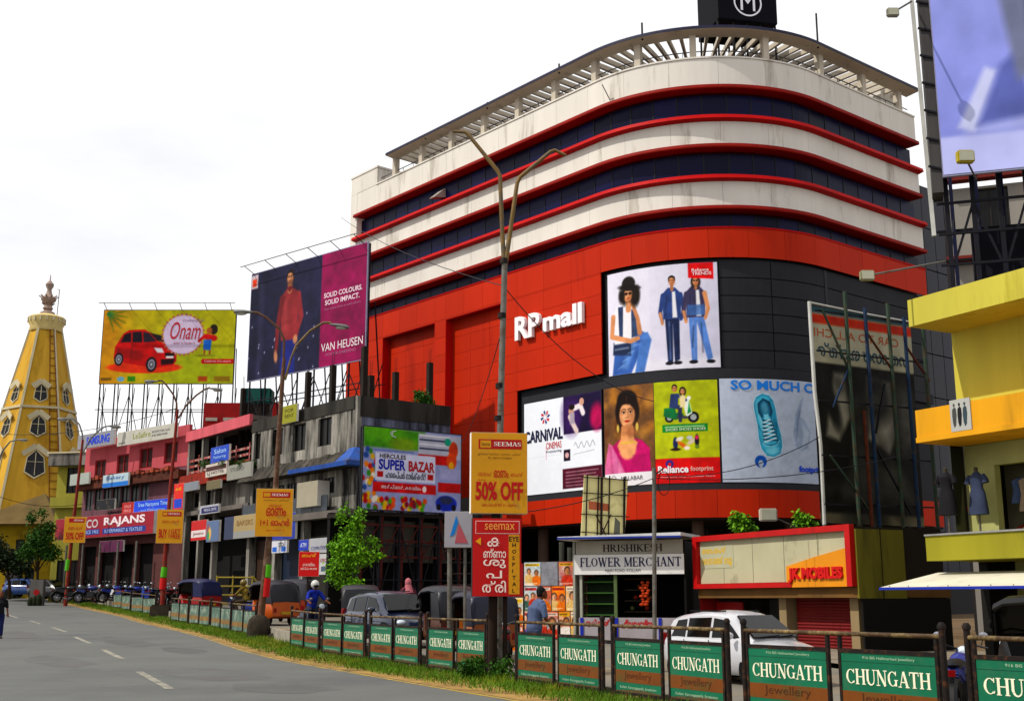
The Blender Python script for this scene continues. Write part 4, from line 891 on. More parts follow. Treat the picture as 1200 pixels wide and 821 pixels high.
# (a) stone-based leaning lamp
Y = 47.5; b = at(303, 735, Y); b.z = g(Y)
t = thing('street_lamp', 'leaning twin street lamp in stone base with red and green band', 'street lamp', b, 0, 'twin street lamps')
pole(t, [b, at(306, 720, Y), at(313, 650, Y), at(323, 571, Y), at(331, 445, Y), at(333, 420, Y)], [.16,.14,.12,.11,.085,.07], pm)
pole(t, [at(332, 440, Y), at(333, 398, Y), at(328, 386, Y), at(312, 372, Y), at(301, 366, Y), at(296, 366, Y)], .05, pm, 'arm')
pole(t, [at(334, 445, Y), at(341, 420, Y), at(347, 405, Y), at(363, 388, Y), at(379, 378, Y), at(388, 378, Y)], .05, ym, 'arm')
head(t, at(297, 366, Y), -1, .85, .02); head(t, at(386, 380, Y), 1, .85, -.18)
pole(t, [at(313.2, 676, Y), at(314.6, 661, Y)], .135, ink('5aa028'), 'green_band'); pole(t, [at(311, 699, Y), at(313.1, 677, Y)], .15, ink('b01818'), 'red_band')
MB().lathe([(.38,-.1),(.44,.1),(.46,.4),(.4,.72),(.26,.86),(.16,.9)], 14).build('stone_base', mat('mossy_stone', '3a342c', .95, .4, 3, bump=.6, dirt=(.4, '22200c', 4)), t, True)
for k, (dx, dy, r) in enumerate(((.75,-.1,.22),(1.25,.1,.17),(1.75,.3,.2),(2.1,.1,.14))):
    o = MB().ell((b.x+dx, b.y+dy-.6*dx, b.z+r*.4), (r*1.2, r, r*.7), 8, 6).build('loose_stone', mat('mossy_stone', '3a342c'), None, False)
    tag(o, 'loose dark stone by lamp base, %s from the lamp' % ('nearest', 'second', 'third', 'farthest')[k], 'stone', 'stones at the lamp base')
board_sign('pole_banner', 'yellow pole banner with one plus one offer on stone based lamp', 'banner', 299.5, 343, 572, 628, 47.2, 47.4, SY, .1, texts=[('SEEMAS', .42, .86, .845, .9, 'e8e0d8', dict(serif=True)), ('സാരികൾ ചുരിദാർ', .2, .9, .73, .775, '5a3a10', {}), ('ഓണം', .28, .82, .42, .6, 'b01208', dict(bold=.02)), ('നിങ്ങൾ', .35, .7, .61, .68, 'b01208', {}), ('1+1 ഓഫർ', .14, .92, .22, .37, 'b01208', dict(bold=.02)), ('ആഗസ്റ്റ് 31', .3, .8, .1, .15, 'b01208', {})], rects=[(.18, .92, .81, .93, 'a81010'), (.2, .38, .83, .91, SY)])
# (b) middle twin lamp
Y = 71; b = at(190, 715, Y); b.z = g(Y)
t = thing('street_lamp', 'twin street lamp behind the buy one get free banner', 'street lamp', b, 0, 'twin street lamps')
pole(t, [b, at(193, 660, Y), at(199, 580, Y), at(208, 480, Y)], [.15,.13,.11,.08], mat('red_brown_pole', '7a2a1a', .6, .3, 3, dirt=(.4, '5a4030', 3)))
pole(t, [at(207.5, 490, Y), at(207, 472, Y), at(203, 462, Y), at(195, 451, Y), at(190, 446, Y), at(185, 446, Y)], .055, pm, 'arm'); pole(t, [at(209, 490, Y), at(218, 475, Y), at(230, 463, Y), at(240, 456, Y), at(246, 454, Y)], .055, pm, 'arm')
head(t, at(185, 447, Y), -1, .85, .0); head(t, at(245, 455, Y), 1, .85, -.15)
pole(t, [at(191.5, 676, Y), at(193, 664, Y)], .18, ink('5aa028'), 'green_band'); pole(t, [at(190.5, 690, Y), at(191.5, 677, Y)], .19, ink('b01818'), 'red_band')
MB().box(-.6, .6, -.5, .5, -.1, .75).build('concrete_base', mat('mossy_stone', '3a342c'), t, bevel=.08)
board_sign('pole_banner', 'yellow pole banner reading buy one get free', 'banner', 183.5, 214.5, 596.5, 636, 70.6, 70.8, SY, .1, texts=[('SEEMAS', .42, .86, .845, .9, 'e8e0d8', dict(serif=True)), ('ഓണം ഓഫർ', .2, .85, .6, .7, 'b01208', {}), ('BUY 1', .1, .5, .15, .42, 'b01208', dict(bold=.03)), ('GET', .55, .92, .29, .42, 'b01208', dict(bold=.02)), ('FREE', .55, .92, .14, .27, 'b01208', dict(bold=.02))], rects=[(.2, .92, .8, .93, 'a81010'), (.22, .38, .83, .91, SY)])
# (c) far twin lamp
Y = 92; b = at(78, 690, Y); b.z = g(Y)
t = thing('street_lamp', 'twin street lamp behind the far fifty percent banner', 'street lamp', b, 0, 'twin street lamps')
pole(t, [b, at(85, 620, Y), at(91, 570, Y), at(97, 515, Y)], [.15,.13,.11,.09], MATS['red_brown_pole'])
pole(t, [at(97, 530, Y), at(96.5, 508, Y), at(93, 497, Y), at(87, 491, Y), at(83, 490, Y)], .06, lampm, 'arm'); pole(t, [at(97.5, 530, Y), at(106, 514, Y), at(114, 506, Y), at(122, 500, Y), at(127, 499, Y)], .06, lampm, 'arm')
head(t, at(83, 491, Y), -1, 1.1, .0); head(t, at(126, 499, Y), 1, 1.1, -.1)
pole(t, [at(79, 668, Y), at(80.5, 655, Y)], .2, ink('5aa028'), 'green_band')
board_sign('pole_banner', 'small yellow pole banner reading fifty percent off, farthest left', 'banner', 75, 100.5, 605, 635.5, 91.6, 91.8, SY, .1, texts=[('SEEMAS', .42, .86, .83, .9, 'e8e0d8', dict(serif=True)), ('ഓണം ഓഫർ', .2, .85, .5, .65, 'b01208', {}), ('50% OFF', .1, .92, .12, .4, 'b01208', dict(bold=.03))], rects=[(.2, .92, .78, .93, 'a81010')])
# (d) lamp at the left edge
Y = 84; b = at(-14, 690, Y); b.z = g(Y)
t = thing('street_lamp', 'single curved street lamp reaching in from left edge', 'street lamp', b)
pole(t, [b, at(-8, 600, Y), at(-3, 545, Y), at(3, 528, Y), at(12, 517, Y), at(21, 515, Y)], [.14,.12,.08,.06,.055,.05], lampm); head(t, at(20, 515, Y), 1, .8, -.05)
# red sign on a thin post and white signs behind it
board_sign('shop_sign', 'small red placard on thin post beside leafy tree', 'sign', 350, 374, 646, 675, 52, 52, 'c01408', .06, texts=[('ഓഫർ', .15, .85, .78, .93, 'e8c020', {}), ('കൊല്ലം', .2, .8, .42, .56, 'e8d8d0', {}), ('വമ്പിച്ച ആദായ', .1, .9, .25, .38, 'e8d8d0', {})])
pl = thing('sign_post', 'thin dark post holding the small red placard', 'post', at(361, 700, 52.1)); pl.location.z = g(52); pole(pl, [pl.location, at(361, 650, 52.12)], .04, iron)
# concrete blocks with a red disc on the verge, far left
for px, yb, nm in ((44, 694, 'nearer'), (14, 688.5, 'farther')):
    Y = 93 if nm == 'nearer' else 108
    b = at(px, yb, Y); b.z = g(Y)
    t = thing('concrete_pillar', 'grey concrete roadside pillar with red disc, %s of the two' % nm, 'pillar', b, .15, 'pillars on the far verge')
    k = Y/93
    MB().box(-.5*k, .5*k, -.35, .35, -.3, 1.95*k).build('block', mat('painted_concrete', '6f6c68', .9, .25, 1.5, streak=1), t, bevel=.05)
    MB().lathe([(.22*k, -.36), (.22*k, -.39)], 16, (0, 0, 1.0*k), axis='y').build('red_disc', ink('a01c20'), t)
    for j in range(3): MB().ell((-.35*k+.3*k*j, -.5, .25), (.24, .2, .4+.1*j), 8, 6).build('weed', mat('dark_weed', '22280f', .9, .4, 5), t)
# ------------------------------------------------------------------ left side: temple tower, pink row, old grey block
def wall(W_, z0, z1, ops, th=.25, y0=0, x0=0):
    xs_ = sorted(set([x0, x0+W_]+[v for o in ops for v in (o[0], o[1])])); zs_ = sorted(set([z0, z1]+[v for o in ops for v in (o[2], o[3])])); mb = MB()
    for i in range(len(xs_)-1):
        run = None
        for j in range(len(zs_)-1):
            cx, cz = (xs_[i]+xs_[i+1])/2, (zs_[j]+zs_[j+1])/2
            solid = not any(o[0] < cx < o[1] and o[2] < cz < o[3] for o in ops)
            if solid: run = [zs_[j], zs_[j+1]] if run is None else [run[0], zs_[j+1]]
            if run and (not solid or j == len(zs_)-2): mb.box(xs_[i], xs_[i+1], y0, y0+th, run[0], run[1]); run = None
    return mb
darkp = mat('dark_room_pane', '0c0b0d', .35, .2, 1, rnd=.3); framew = mat('window_frame_dark', '2a2622', .7, .2, 2)
def windows(t, ops, m=None, y=.12, bars=1, fm=None, frame=.05):
    for (a, b, c, d) in ops:
        p = MB().box(a, b, y, y+.03, c, d).build('window', m or darkp, t)
        fr = MB(); w_ = frame
        fr.box(a, a+w_, y-.06, y-.003, c, d); fr.box(b-w_, b, y-.06, y-.003, c, d); fr.box(a+w_, b-w_, y-.06, y-.003, d-w_, d); fr.box(a+w_, b-w_, y-.06, y-.003, c, c+w_)
        for k in range(bars): x = a+(b-a)*(k+1)/(bars+1); fr.box(x-w_/2, x+w_/2, y-.055, y-.004, c+w_, d-w_)
        fr.build('window_frame', fm or framew, p)
ROW = [Vector(((px-600)/1420.*Y, Y, 0)) for px, Y in ((88, 98), (211, 87.5), (287, 78.5), (413, 68))]
def fpt(px, dy=0):
    k = (px-600)/1420.
    for i in range(3):
        a, b = ROW[i], ROW[i+1]; den = (b.x-a.x)-k*(b.y-a.y); u = (k*a.y-a.x)/den
        if u <= 1.001 or i == 2: p = a.lerp(b, u); return p
def ry(px, d=.5): return fpt(px).y-d
def rot_of(a, b): return atan2(b.y-a.y, b.x-a.x)
def zz(px, py): p = fpt(px); return zat(p.x, p.y, py)
# ---- pink building
a, b = ROW[0], ROW[1]; gz_ = g(84)
WP = (b-a).length
pink = mat('pink_plaster', 'a8565c', .85, .14, .8, streak=1, dirt=(.3, '8a3a42', .8)); pinkd = mat('dark_pink_plaster', '7a2028', .85, .2, 1)
t = thing('pink_building', 'pink three storey building with red framed windows and shop signs', 'building', (a.x, a.y, 0), rot_of(a, b))
def lx(px): p = fpt(px); return (Vector((p.x, p.y, 0))-Vector((a.x, a.y, 0))).length
zr, z3, z2, z1 = zz(150, 506)-.1, zz(150, 553), zz(150, 604), zz(150, 634)
wo = [(lx(x0), lx(x1), zz(150, yb), zz(150, yt)) for x0, x1, yt, yb in ((100,113,532,554.5),(126,140,529.5,552),(153,168,526.5,550),(182,198,524,548))]
wall(WP, z3, zr, wo).build('upper_wall', pink, t); windows(t, wo, mat('maroon_shutter', '3c0a10', .7, .3, 2), .16, 1, mat('red_frame', '8a1418', .7, .15, 2), .09)
w2 = [(.6+i*1.42, 1.75+i*1.42, z2+.75, z3-.35) for i in range(7)]
wall(WP, z2, z3-.01, w2).build('middle_wall', mat('grimy_pink_plaster', '6a4a52', .9, .2, .8, streak=1, dirt=(.4, '3a2c30', .7)), t); windows(t, w2, mat('dusty_glass', '3a3c3c', .3, .4, 1.2, rnd=.4), .1, 1)
w1 = [(.4+i*2.85, 2.9+i*2.85, gz_-.1, z1-.2) for i in range(4)]
wall(WP, gz_-.5, z2-.01, w1, .4).build('ground_wall', mat('shop_pier', '5a3a38', .9, .2, 1), t)
MB().box(0, WP, .5, 9, gz_-.5, zr-.3).build('core', mat('dark_interior', '120d0c', .9, .2, 1), t)  # near-black colour stands in for the shade indoors
MB().slab([(0, z3-1.0), (WP, z3-1.0), (WP, z3-.35), (0, z3-.35)], -.75, -.003).build('canopy', mat('stained_canopy', '5a3226', .9, .35, 1.2, dirt=(.5, '2a1a14', 1.5)), t)
for k in range(22):     # curled roof tiles along the canopy
    x = .2+k*(WP-.4)/22; MB().box(x, x+.46, -.86-.05*(k % 3), -.4, z3-.34, z3-.22+.1*((k*7) % 3)).build('canopy_tile', mat('clay_tile', '8a4a3a', .9, .3, 2, rnd=.4, dirt=(.4, '4a2a22', 2)), t)
MB().box(-.05, WP, -.5, -.003, z2-.25, z2+.0).build('floor_slab', mat('dirty_slab', '6a6460', .9, .25, 1), t)
for k in range(5): MB().tube([(.3+k*2.7, -1.2, gz_-.1), (.3+k*2.7, -1.2, z1-.1)], .09, 8).build('verandah_post', steel, t, True)
# ---- brown mid house (open balcony under a pink parapet)
a2, b2 = ROW[1], ROW[2]; W2_ = (b2-a2).length
t = thing('balcony_house', 'narrow house with open dark balcony under pink parapet', 'building', (a2.x, a2.y, 0), rot_of(a2, b2))
zr2 = zz(245, 497)
MB().box(0, W2_, -.25, -.003, zz(245, 509), zr2).build('pink_parapet', mat('bright_pink_plaster', 'bc646c', .85, .14, .8, streak=1, dirt=(.35, '8a4a50', .8)), t)
MB().box(0, W2_, 2.2, 9, gz_-.5, zr2-.2).build('core', mat('dark_interior', '120d0c'), t)
for zf in (zz(245, 553), zz(245, 597)): MB().box(0, W2_, -.1, 2.2, zf-.18, zf+.12).build('floor_slab', mat('dirty_slab', '6a6460'), t)
MB().box(0, W2_, 0, 2.2, zr2-.35, zr2-.05).build('roof_slab', mat('dirty_slab', '6a6460'), t)
for i in range(3):
    z = zz(245, 553)+.25+i*.42; MB().box(.1, W2_-.1, -.06, .02, z, z+.16).build('rail_slat', mat('red_white_rail', '8a3a38', .8, .3, 2, dirt=(.5, 'b0a8a0', 3)), t)
for i in range(6): MB().box(.1+i*(W2_-.3)/5, .22+i*(W2_-.3)/5, -.09, -.062, zz(245, 553)+.1, zz(245, 553)+1.5).build('rail_post', mat('red_white_rail', '8a3a38'), t)
MB().slab([(0, zz(245, 566)), (W2_, zz(245, 566)), (W2_, zz(245, 552)), (0, zz(245, 552))], -.6, -.12).build('canopy', mat('red_stained_canopy', '8a3226', .9, .3, 1.2, dirt=(.5, '4a2a22', 1.5)), t)
for i in range(3): MB().box(.2+i*2.6, .5+i*2.6, -.1, .3, gz_-.5, zr2-.3).build('pier', mat('grimy_concrete', '8a8680', .9, .3, .9, streak=1, dirt=(.75, '2b2a28', .8)), t)
wm = [(.8+i*1.7, 2.1+i*1.7, zz(245, 590), zz(245, 572)) for i in range(3)]
wall(W2_, zz(245, 597)+.12, zz(245, 566), wm, .2, .35).build('middle_wall', mat('grimy_concrete', '6d6a66'), t); windows(t, wm, None, .45, 1)
# ---- grey block
a3, b3 = ROW[2], ROW[3]; W3_ = (b3-a3).length; gz3 = g(72)
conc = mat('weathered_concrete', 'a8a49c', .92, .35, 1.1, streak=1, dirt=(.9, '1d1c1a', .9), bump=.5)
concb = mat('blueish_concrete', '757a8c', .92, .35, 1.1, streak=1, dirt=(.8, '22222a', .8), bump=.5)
t = thing('grey_block', 'weathered grey concrete corner building with bare roof columns', 'building', (a3.x, a3.y, 0), rot_of(a3, b3))
a0 = Vector((a3.x, a3.y, 0))
def lx3(px): p = fpt(px); return (Vector((p.x, p.y, 0))-a0).length
zt3, zs3, zs2 = zz(413, 463), zz(413, 544), zz(413, 598)
wo3 = [(lx3(x0), lx3(x1), zz((x0+x1)/2, yb), zz((x0+x1)/2, yt)) for x0, x1, yt, yb in ((288,297,508,533),(312,324,503,530),(336,351,498,526),(366,382,491,522))]
zlo = min(o[2] for o in wo3); zhi = max(o[3] for o in wo3); wo3 = [(max(o[0], .3), o[1], zlo, zhi) for o in wo3]
wall(W3_, zs3, zt3, wo3, .3).build('upper_wall', conc, t); windows(t, wo3, None, .2, 1)
DP = 6.6
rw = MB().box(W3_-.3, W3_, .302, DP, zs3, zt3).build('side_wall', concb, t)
MB().box(W3_-.26, W3_+.06, .2, DP, zt3-1.2, zt3-.003).build('side_parapet', mat('mouldy_parapet', '3c3a36', .95, .4, 1, streak=1, dirt=(.5, '1c1b18', .8)), t)
MB().box(-.02, W3_-.27, -.06, -.003, zt3-.75, zt3+.02).build('front_parapet', mat('mouldy_parapet', '3c3a36'), t)
MB().box(.3, W3_-.4, .5, DP, gz3-.5, zt3-.6).build('core', mat('dark_interior', '120d0c'), t)
ch = MB()
for k in range(24):
    x0 = W3_*k/24; x1 = W3_*(k+1)/24-.01; dd = .95+.12*random.random(); zt = zs3+.32+.12*random.random()
    ch = MB().slab([(x0, zs3-.12), (x1, zs3-.12), (x1, zt+.5*0), (x0, zt)], -dd, -.003); ch.v[2] = (x1, -.45, zt+.35); ch.v[3] = (x0, -.45, zt+.35)
    ch.build('canopy_piece', mat('mouldy_canopy', '4a4640', .95, .4, 1.5, dirt=(.55, '1e1d18', 1.2), rnd=.25), t)
bl = mat('blue_painted_edge', '2a4a88', .8, .25, 2, dirt=(.3, '4a4a50', 2))
MB().box(W3_*.55, W3_+.9, -1.16, -1.1, zs3-.16, zs3+.1).build('blue_edge', bl, t)
MB().box(W3_+.003, W3_+.95, -1.09, 3.6, zs3-.14, zs3+.12).build('blue_canopy', mat('blue_canopy_paint', '3a5a9a', .8, .25, 1, dirt=(.3, '4a4a58', 2)), t)
cp = MB(); cp.add([(W3_-.6,-1.08,zs3+.125),(W3_+.94,-1.08,zs3+.125),(W3_+.94,3.5,zs3+.125),(W3_+.02,3.5,zs3+1.0),(W3_+.02,-.1,zs3+1.0),(W3_-.6,-.1,zs3+1.0)], [(0,1,4,5),(1,2,3,4)]); cp.build('blue_canopy_slope', mat('blue_canopy_paint', '3a5a9a'), t)
w2_ = [(.4+i*1.55, 1.65+i*1.55, zs2+1.2, zs3-.5) for i in range(7)]
wall(W3_-.003, zs2, zs3-.13, w2_, .25, .05).build('middle_wall', conc, t); windows(t, w2_, mat('dusty_glass', '3a3c3c'), .16, 2)
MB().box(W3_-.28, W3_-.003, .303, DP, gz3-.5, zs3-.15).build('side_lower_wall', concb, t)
for i in range(6):
    MB().box(.1+i*1.85, 1.85+i*1.85, -.5, -.46, zs2+.12, zs2+1.05).build('balcony_panel', mat('balcony_glass', '3d4248', .35, .3, 1.5, rnd=.3), t)
    MB().box(.04+i*1.85, .1+i*1.85, -.52, -.44, zs2+.1, zs2+1.1).build('balcony_post', mat('dull_metal', '55524f'), t)
MB().box(-.02, W3_+.02, -.6, .04, zs2-.3, zs2+.1).build('floor_slab', mat('dirty_slab', '6a6460'), t)
for i in range(4): MB().box(.1+i*3.6, .5+i*3.6, -.1, .4, gz3-.5, zs2-.3).build('pier', conc, t)
# side face ribs and unfinished columns on the roof
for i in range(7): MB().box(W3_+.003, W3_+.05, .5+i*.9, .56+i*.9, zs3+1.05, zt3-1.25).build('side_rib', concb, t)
stub = mat('bare_column', '2c2622', .95, .3, 2, bump=.5)
for px, yt, yb, Yd in ((426,406,462,69),(463,436,466,72),(503,425,474,74),(389,428,470,71.5),(434,440,464,70),(360,436,474,76),(283,455,500,84)):
    p = at(px, yt, Yd); q = at(px, yb+8, Yd); hh = p.z
    R_ = Matrix.Rotation(-t.rotation_euler.z, 3, 'Z'); l = R_@(Vector((q.x, q.y, 0))-a0); zb = zt3-.7
    MB().box(l.x-.16, l.x+.16, l.y-.16, l.y+.16, zb, hh).build('roof_column', stub, t)
    for k in (-.09, .09): MB().tube([(l.x+k, l.y, hh), (l.x+k*1.3, l.y, hh+.9)], .015, 5).build('rebar', iron, t)
MB().box(.3, W3_-.3, .32, DP, zt3-.75, zt3-.65).build('roof_deck', conc, t)
# rooftop clutter behind the parapet
o = thing('water_tank', 'teal green tarpaulin covered tank under the maroon billboard', 'tank', at(285, 472, 84)); MB().box(0, 2.0, 0, 1.2, 0, 1.1).build('tarpaulin', mat('teal_tarp', '0f5a54', .7, .3, 1.5), o, bevel=.12)
MB().box(.1, 1.9, .1, 1.1, -1.6, -.001).build('stand', iron, o)
for k, (px, nm) in enumerate(((430, 'left'), (530/1.245, 'mid'))): pass
o = thing('rooftop_wall', 'low red wall on roof behind the pink parapet', 'wall', at(253, 496, 90), .0); MB().box(-1, 5, 0, .3, -.6, 1.6).build('panel', mat('red_roof_wall', '8a1c10', .85, .25, 1), o)
for k in range(5): MB().box(-.8+k*1.35, .1+k*1.35, -.05, -.003, .2, .45).build('white_stripe', mat('stripe_paint', 'a09890', .8, .2, 2), o)
# ---- shop signs along the row
def rs(label, xl, xr, yt, yb, col, texts=(), rects=(), d=.6, th=.15, border=None):
    return board_sign('shop_sign', label, 'sign', xl, xr, yt, yb, ry(xl, d), ry(xr, d), col, th, texts=texts, rects=rects, border=border, group='shop signs along the left row')
rs('grey sign with blue capitals at top left of pink building', 91, 133.5, 510.5, 527, '8a8a90', [('SAMSUNG', .25, .88, .2, .8, '2a48b8', dict(bold=.04))])
rs('wide white sign with green lettering on the pink roof edge', 137.5, 206, 507, 523, 'b0aea6', [('LeSafire', .28, .58, .35, .75, '8a9020', {}), ('AVENUE', .03, .15, .1, .25, '5a5a50', {}), ('ARCHITECTURAL GLASS', .6, .9, .55, .7, '4a4a50', {}), ('AND HARDWARE', .6, .86, .3, .45, '4a4a50', {})])
rs('blue and white sign on the canopy of pink building', 120.5, 150, 557, 571.5, 'a8b8c0', [('Bakery', .15, .85, .5, .85, '2a68a8', {})], [(0, 1, 0, .35, '2a70b8')], d=1.3)
rs('blank off white box sign left end of the canopy', 82, 104, 556, 569, '9aa09a', d=1.3)
rs('long bright blue rounded sign above the red shop fascia', 157, 200, 587.5, 602.5, '1c4ac0', [('Sree Narayana Times', .12, .95, .45, .85, 'a8c8e8', {}), ('and Publications', .2, .85, .15, .35, '88a8d8', {})], d=.9)
rs('small dark red sign joined left of the long blue sign', 143, 156.5, 589, 603, 'a01828', [('SALE', .2, .8, .55, .8, 'd8a0a0', {}), ('PRICE', .2, .8, .2, .42, 'd8a0a0', {})], d=.9)
rs('dark hanging sign on the pink building balcony', 113, 134, 586, 598, '15141c', d=.9)
rs('vertical orange and blue sign between pink and brown houses', 203.5, 214.5, 567, 597, 'c83a10', [('ആർട്ട്', .2, .8, .7, .85, 'e8c040', {})], [(.1, .9, .05, .4, '2a48b0')], d=.9)
t, W_, H_ = rs('wide red shop fascia with large white capitals', 65, 179.5, 608.5, 632.5, '8e2434', [('RAJANS', .52, .92, .42, .88, 'd8ccd0', dict(bold=.03)), ('SUPERMARKET & TEXTILES', .53, .9, .17, .33, 'a8b8e0', {}), ('CO', .34, .46, .45, .85, 'b8b0b4', dict(bold=.02)), ('SINCE 1962', .3, .47, .18, .34, 'a8b8e0', {})], [(.51, .93, .12, .38, '2a3a80'), (.28, .48, .13, .38, '2a3a80')], d=1.6, th=.3)
rs('maroon and blue banner hanging under the red fascia', 116, 144, 634, 647, '5a2448', d=1.4)
rs('blue sign tilted on the dark balcony rail', 247, 268, 525, 543, '1c48a8', [('Salon', .2, .85, .55, .85, 'a8c8e8', {}), ('Tailoring', .15, .85, .2, .4, 'a8c8e8', {})], d=1.0)
rs('white and brown board under the blue balcony sign', 241, 265.5, 545, 559.5, 'b8b0a8', [('LJ HOTEL', .1, .9, .08, .4, '1a1a20', {})], [(.02, .98, .45, .8, '4a2a28')], d=1.1)
rs('faded grey board at the left end of the grey block', 266, 294, 546, 563, '8a8a82', [('STUDIO', .15, .7, .55, .8, '5a5a58', {})], d=1.3)
rs('small olive hanging board beside dark window', 242, 258, 564, 574, '6a6248', d=1.0)
rs('small grey name board left on the first floor', 216, 232, 566, 576, '7a8088', d=.9)
rs('navy and white name strip on first floor balcony', 234, 256, 593, 603, 'a0a0a8', [('MEDICAL CENTRE', .25, .9, .3, .6, 'c8c8d8', {})], [(.1, .98, .1, .75, '1a2058')], d=1.0)
rs('red shop sign with white strip left of picture board', 224, 241.5, 610.5, 633.5, 'b01420', [('Jeweno', .15, .85, .22, .42, '8a1018', {})], [(.02, .98, .15, .5, 'c8c0c0')], d=1.2)
t, W_, H_ = rs('small picture board with faces beside the red shop sign', 242, 256.5, 610.5, 635, '6a7088', d=1.2)
ar = Art(W_/H_, 40, '5a6a88'); ar.ell(.2,.6,.15,.25,'8a4a50',0,.1); ar.ell(.4,.4,.2,.3,'c8a060',0,.1); ar.ell(.25,.3,.12,.2,'3a8a50',0,.1); ar.mesh(flat(W_-.06, H_-.06, -.012, .03, .03), 'picture', t)
rs('cream and peach shop fascia with dark stripes', 263, 300, 606, 632, '9a8a68', [('BAKERS', .4, .9, .55, .78, '8a6a40', {})], [(0, .3, 0, 1, '3a4058'), (.3, 1, 0, .3, '8a8a88')], d=1.2)
rs('white board with blue square below yellow one plus one banner', 318.5, 336, 634, 648, 'c0c0c8', [('STD', .45, .8, .5, .85, '2a2a30', {})], [(.05, .35, .1, .5, '2a60b0'), (.65, .95, .1, .5, '2a60b0')], d=1.2)
rs('blue fascia behind the one plus one banner', 318, 346, 603, 633, '2a3a90', d=.9)
rs('small blue board right of blue square board', 350, 361.5, 632.5, 645, '2a3fa0', [('ATM', .2, .8, .3, .7, 'c8d0e8', {})], d=1.2)
rs('pale grey shop board beside the tree', 362.5, 388, 631, 648, 'a0a0a4', [('COMPUTERS', .1, .8, .2, .45, '4a4a80', {})], d=1.2)
rs('white board with red bar behind the small red placard', 373, 387, 649, 673, 'b0b0b0', [('XEROX', .15, .85, .6, .78, '902030', {})], [(.25, .75, .15, .4, '50586a')], d=1.4)
rs('beige air conditioner shaped cabinet on the grey block balcony', 348, 372, 566, 595, '9a9484', d=1.2, th=.8)
rs('yellow square board on the grey block parapet', 331, 347.5, 476.5, 497, '8a8a28', [('FOR', .2, .8, .6, .8, '5a5020', {}), ('RENT', .2, .8, .3, .5, '5a5020', {})], d=.4)
for k, (x0, x1) in enumerate(((0.6, 3.2), (4.0, 6.4), (7.4, 10.4))):   # ground-floor shutters and shelves in the grey block
    q = bpy.data.objects['grey_block']; MB().box(x0, x1, .42, .48, gz3, zs2-1.2).build('shop_shutter', mat('shutter_brown_%d' % k, ('3a2a20', '1f2a3c', '2c2a22')[k], .6, .3, 1, streak=1), q)
# ---- temple tower
Yt = 116; c = at(43, 520, Yt); gt = g(116)
ty = mat('temple_yellow', 'b8964a', .8, .16, .6, streak=1, dirt=(.4, '94702e', .5)); tw = mat('temple_white', 'bdb59c', .75, .12, 1)
T = thing('temple_tower', 'tall yellow hexagonal temple tower with white ribs and ornate finial', 'tower', (c.x, c.y, gt), radians(22))
ztop = zat(c.x, c.y, 388)-gt; zbt = 3.0
rt_, rb_ = 1.5, 6.6
def rad(z): return rb_+(rt_-rb_)*(z-zbt)/(ztop-zbt)
ph = radians(0)
MB().lathe([(rb_, 0), (rb_, zbt), (rt_, ztop)], 6, phase=ph).build('shaft', ty, T)
def vtx(k, z, f=1.0): a = k*pi/3+ph; return Vector((rad(z)*f*cos(a), rad(z)*f*sin(a), z))
for k in range(6): MB().bar(vtx(k, zbt), vtx(k, ztop), .22).build('rib', tw, T)
for py in (474,):
    z = zat(c.x, c.y-4, py)-gt; MB().lathe([(rad(z)+.05, z-.12), (rad(z)+.2, z-.1), (rad(z)+.2, z+.12), (rad(z)+.05, z+.14)], 6, phase=ph).build('band', tw, T)
for row, py in enumerate((457, 497, 543)):
    z = zat(c.x, c.y-4, py)-gt; sz = (.95, 1.1, 1.4)[row]
    for k in range(6):
        a = (k+.5)*pi/3+ph; ap = cos(pi/6)*rad(z); sl = (rb_-rt_)*cos(pi/6)/(ztop-zbt)
        nrm = Vector((cos(a), sin(a), 0)); tg = Vector((-sin(a), cos(a), 0)); up = Vector((-nrm.x*sl, -nrm.y*sl, 1)).normalized(); o_ = nrm*ap+Vector((0,0,z)); nf = tg.cross(up)
        if nf.dot(nrm) < 0: nf = -nf
        shp = [(-.62,-.55),(0,-.95),(.62,-.55),(.5,.45),(0,.95),(-.5,.45)]
        def P_(x, y, d): return o_+tg*(x*sz)+up*(y*sz)+nf*d
        n_ = len(shp); wmb = MB(); vs = [P_(x*1.12, y*1.1, .02) for x, y in shp]+[P_(x*1.12, y*1.1, .1) for x, y in shp]+[P_(x, y, .1) for x, y in shp]+[P_(x, y, -.12) for x, y in shp]
        fs = []
        for i in range(n_):
            j = (i+1) % n_; fs += [(i, j, n_+j, n_+i), (n_+i, n_+j, 2*n_+j, 2*n_+i), (2*n_+i, 2*n_+j, 3*n_+j, 3*n_+i)]
        wf = wmb.add(vs, fs).build('window', tw, T)
        MB().add([P_(x, y, .02) for x, y in shp], [tuple(range(n_))]).build('pane', mat('temple_pane', '26262a', .4, .3, 2), wf)
        MB().bar(P_(0,-.8,.07), P_(0,.8,.07), .06).bar(P_(-.5,.15,.065), P_(.5,.15,.065), .05).build('glazing_bar', tw, wf)
        MB().bar(P_(-.85,.62,.3), P_(0,1.25,.3), .1, .5).bar(P_(.85,.62,.3), P_(0,1.25,.3), .1, .5).build('hood', tw, wf)
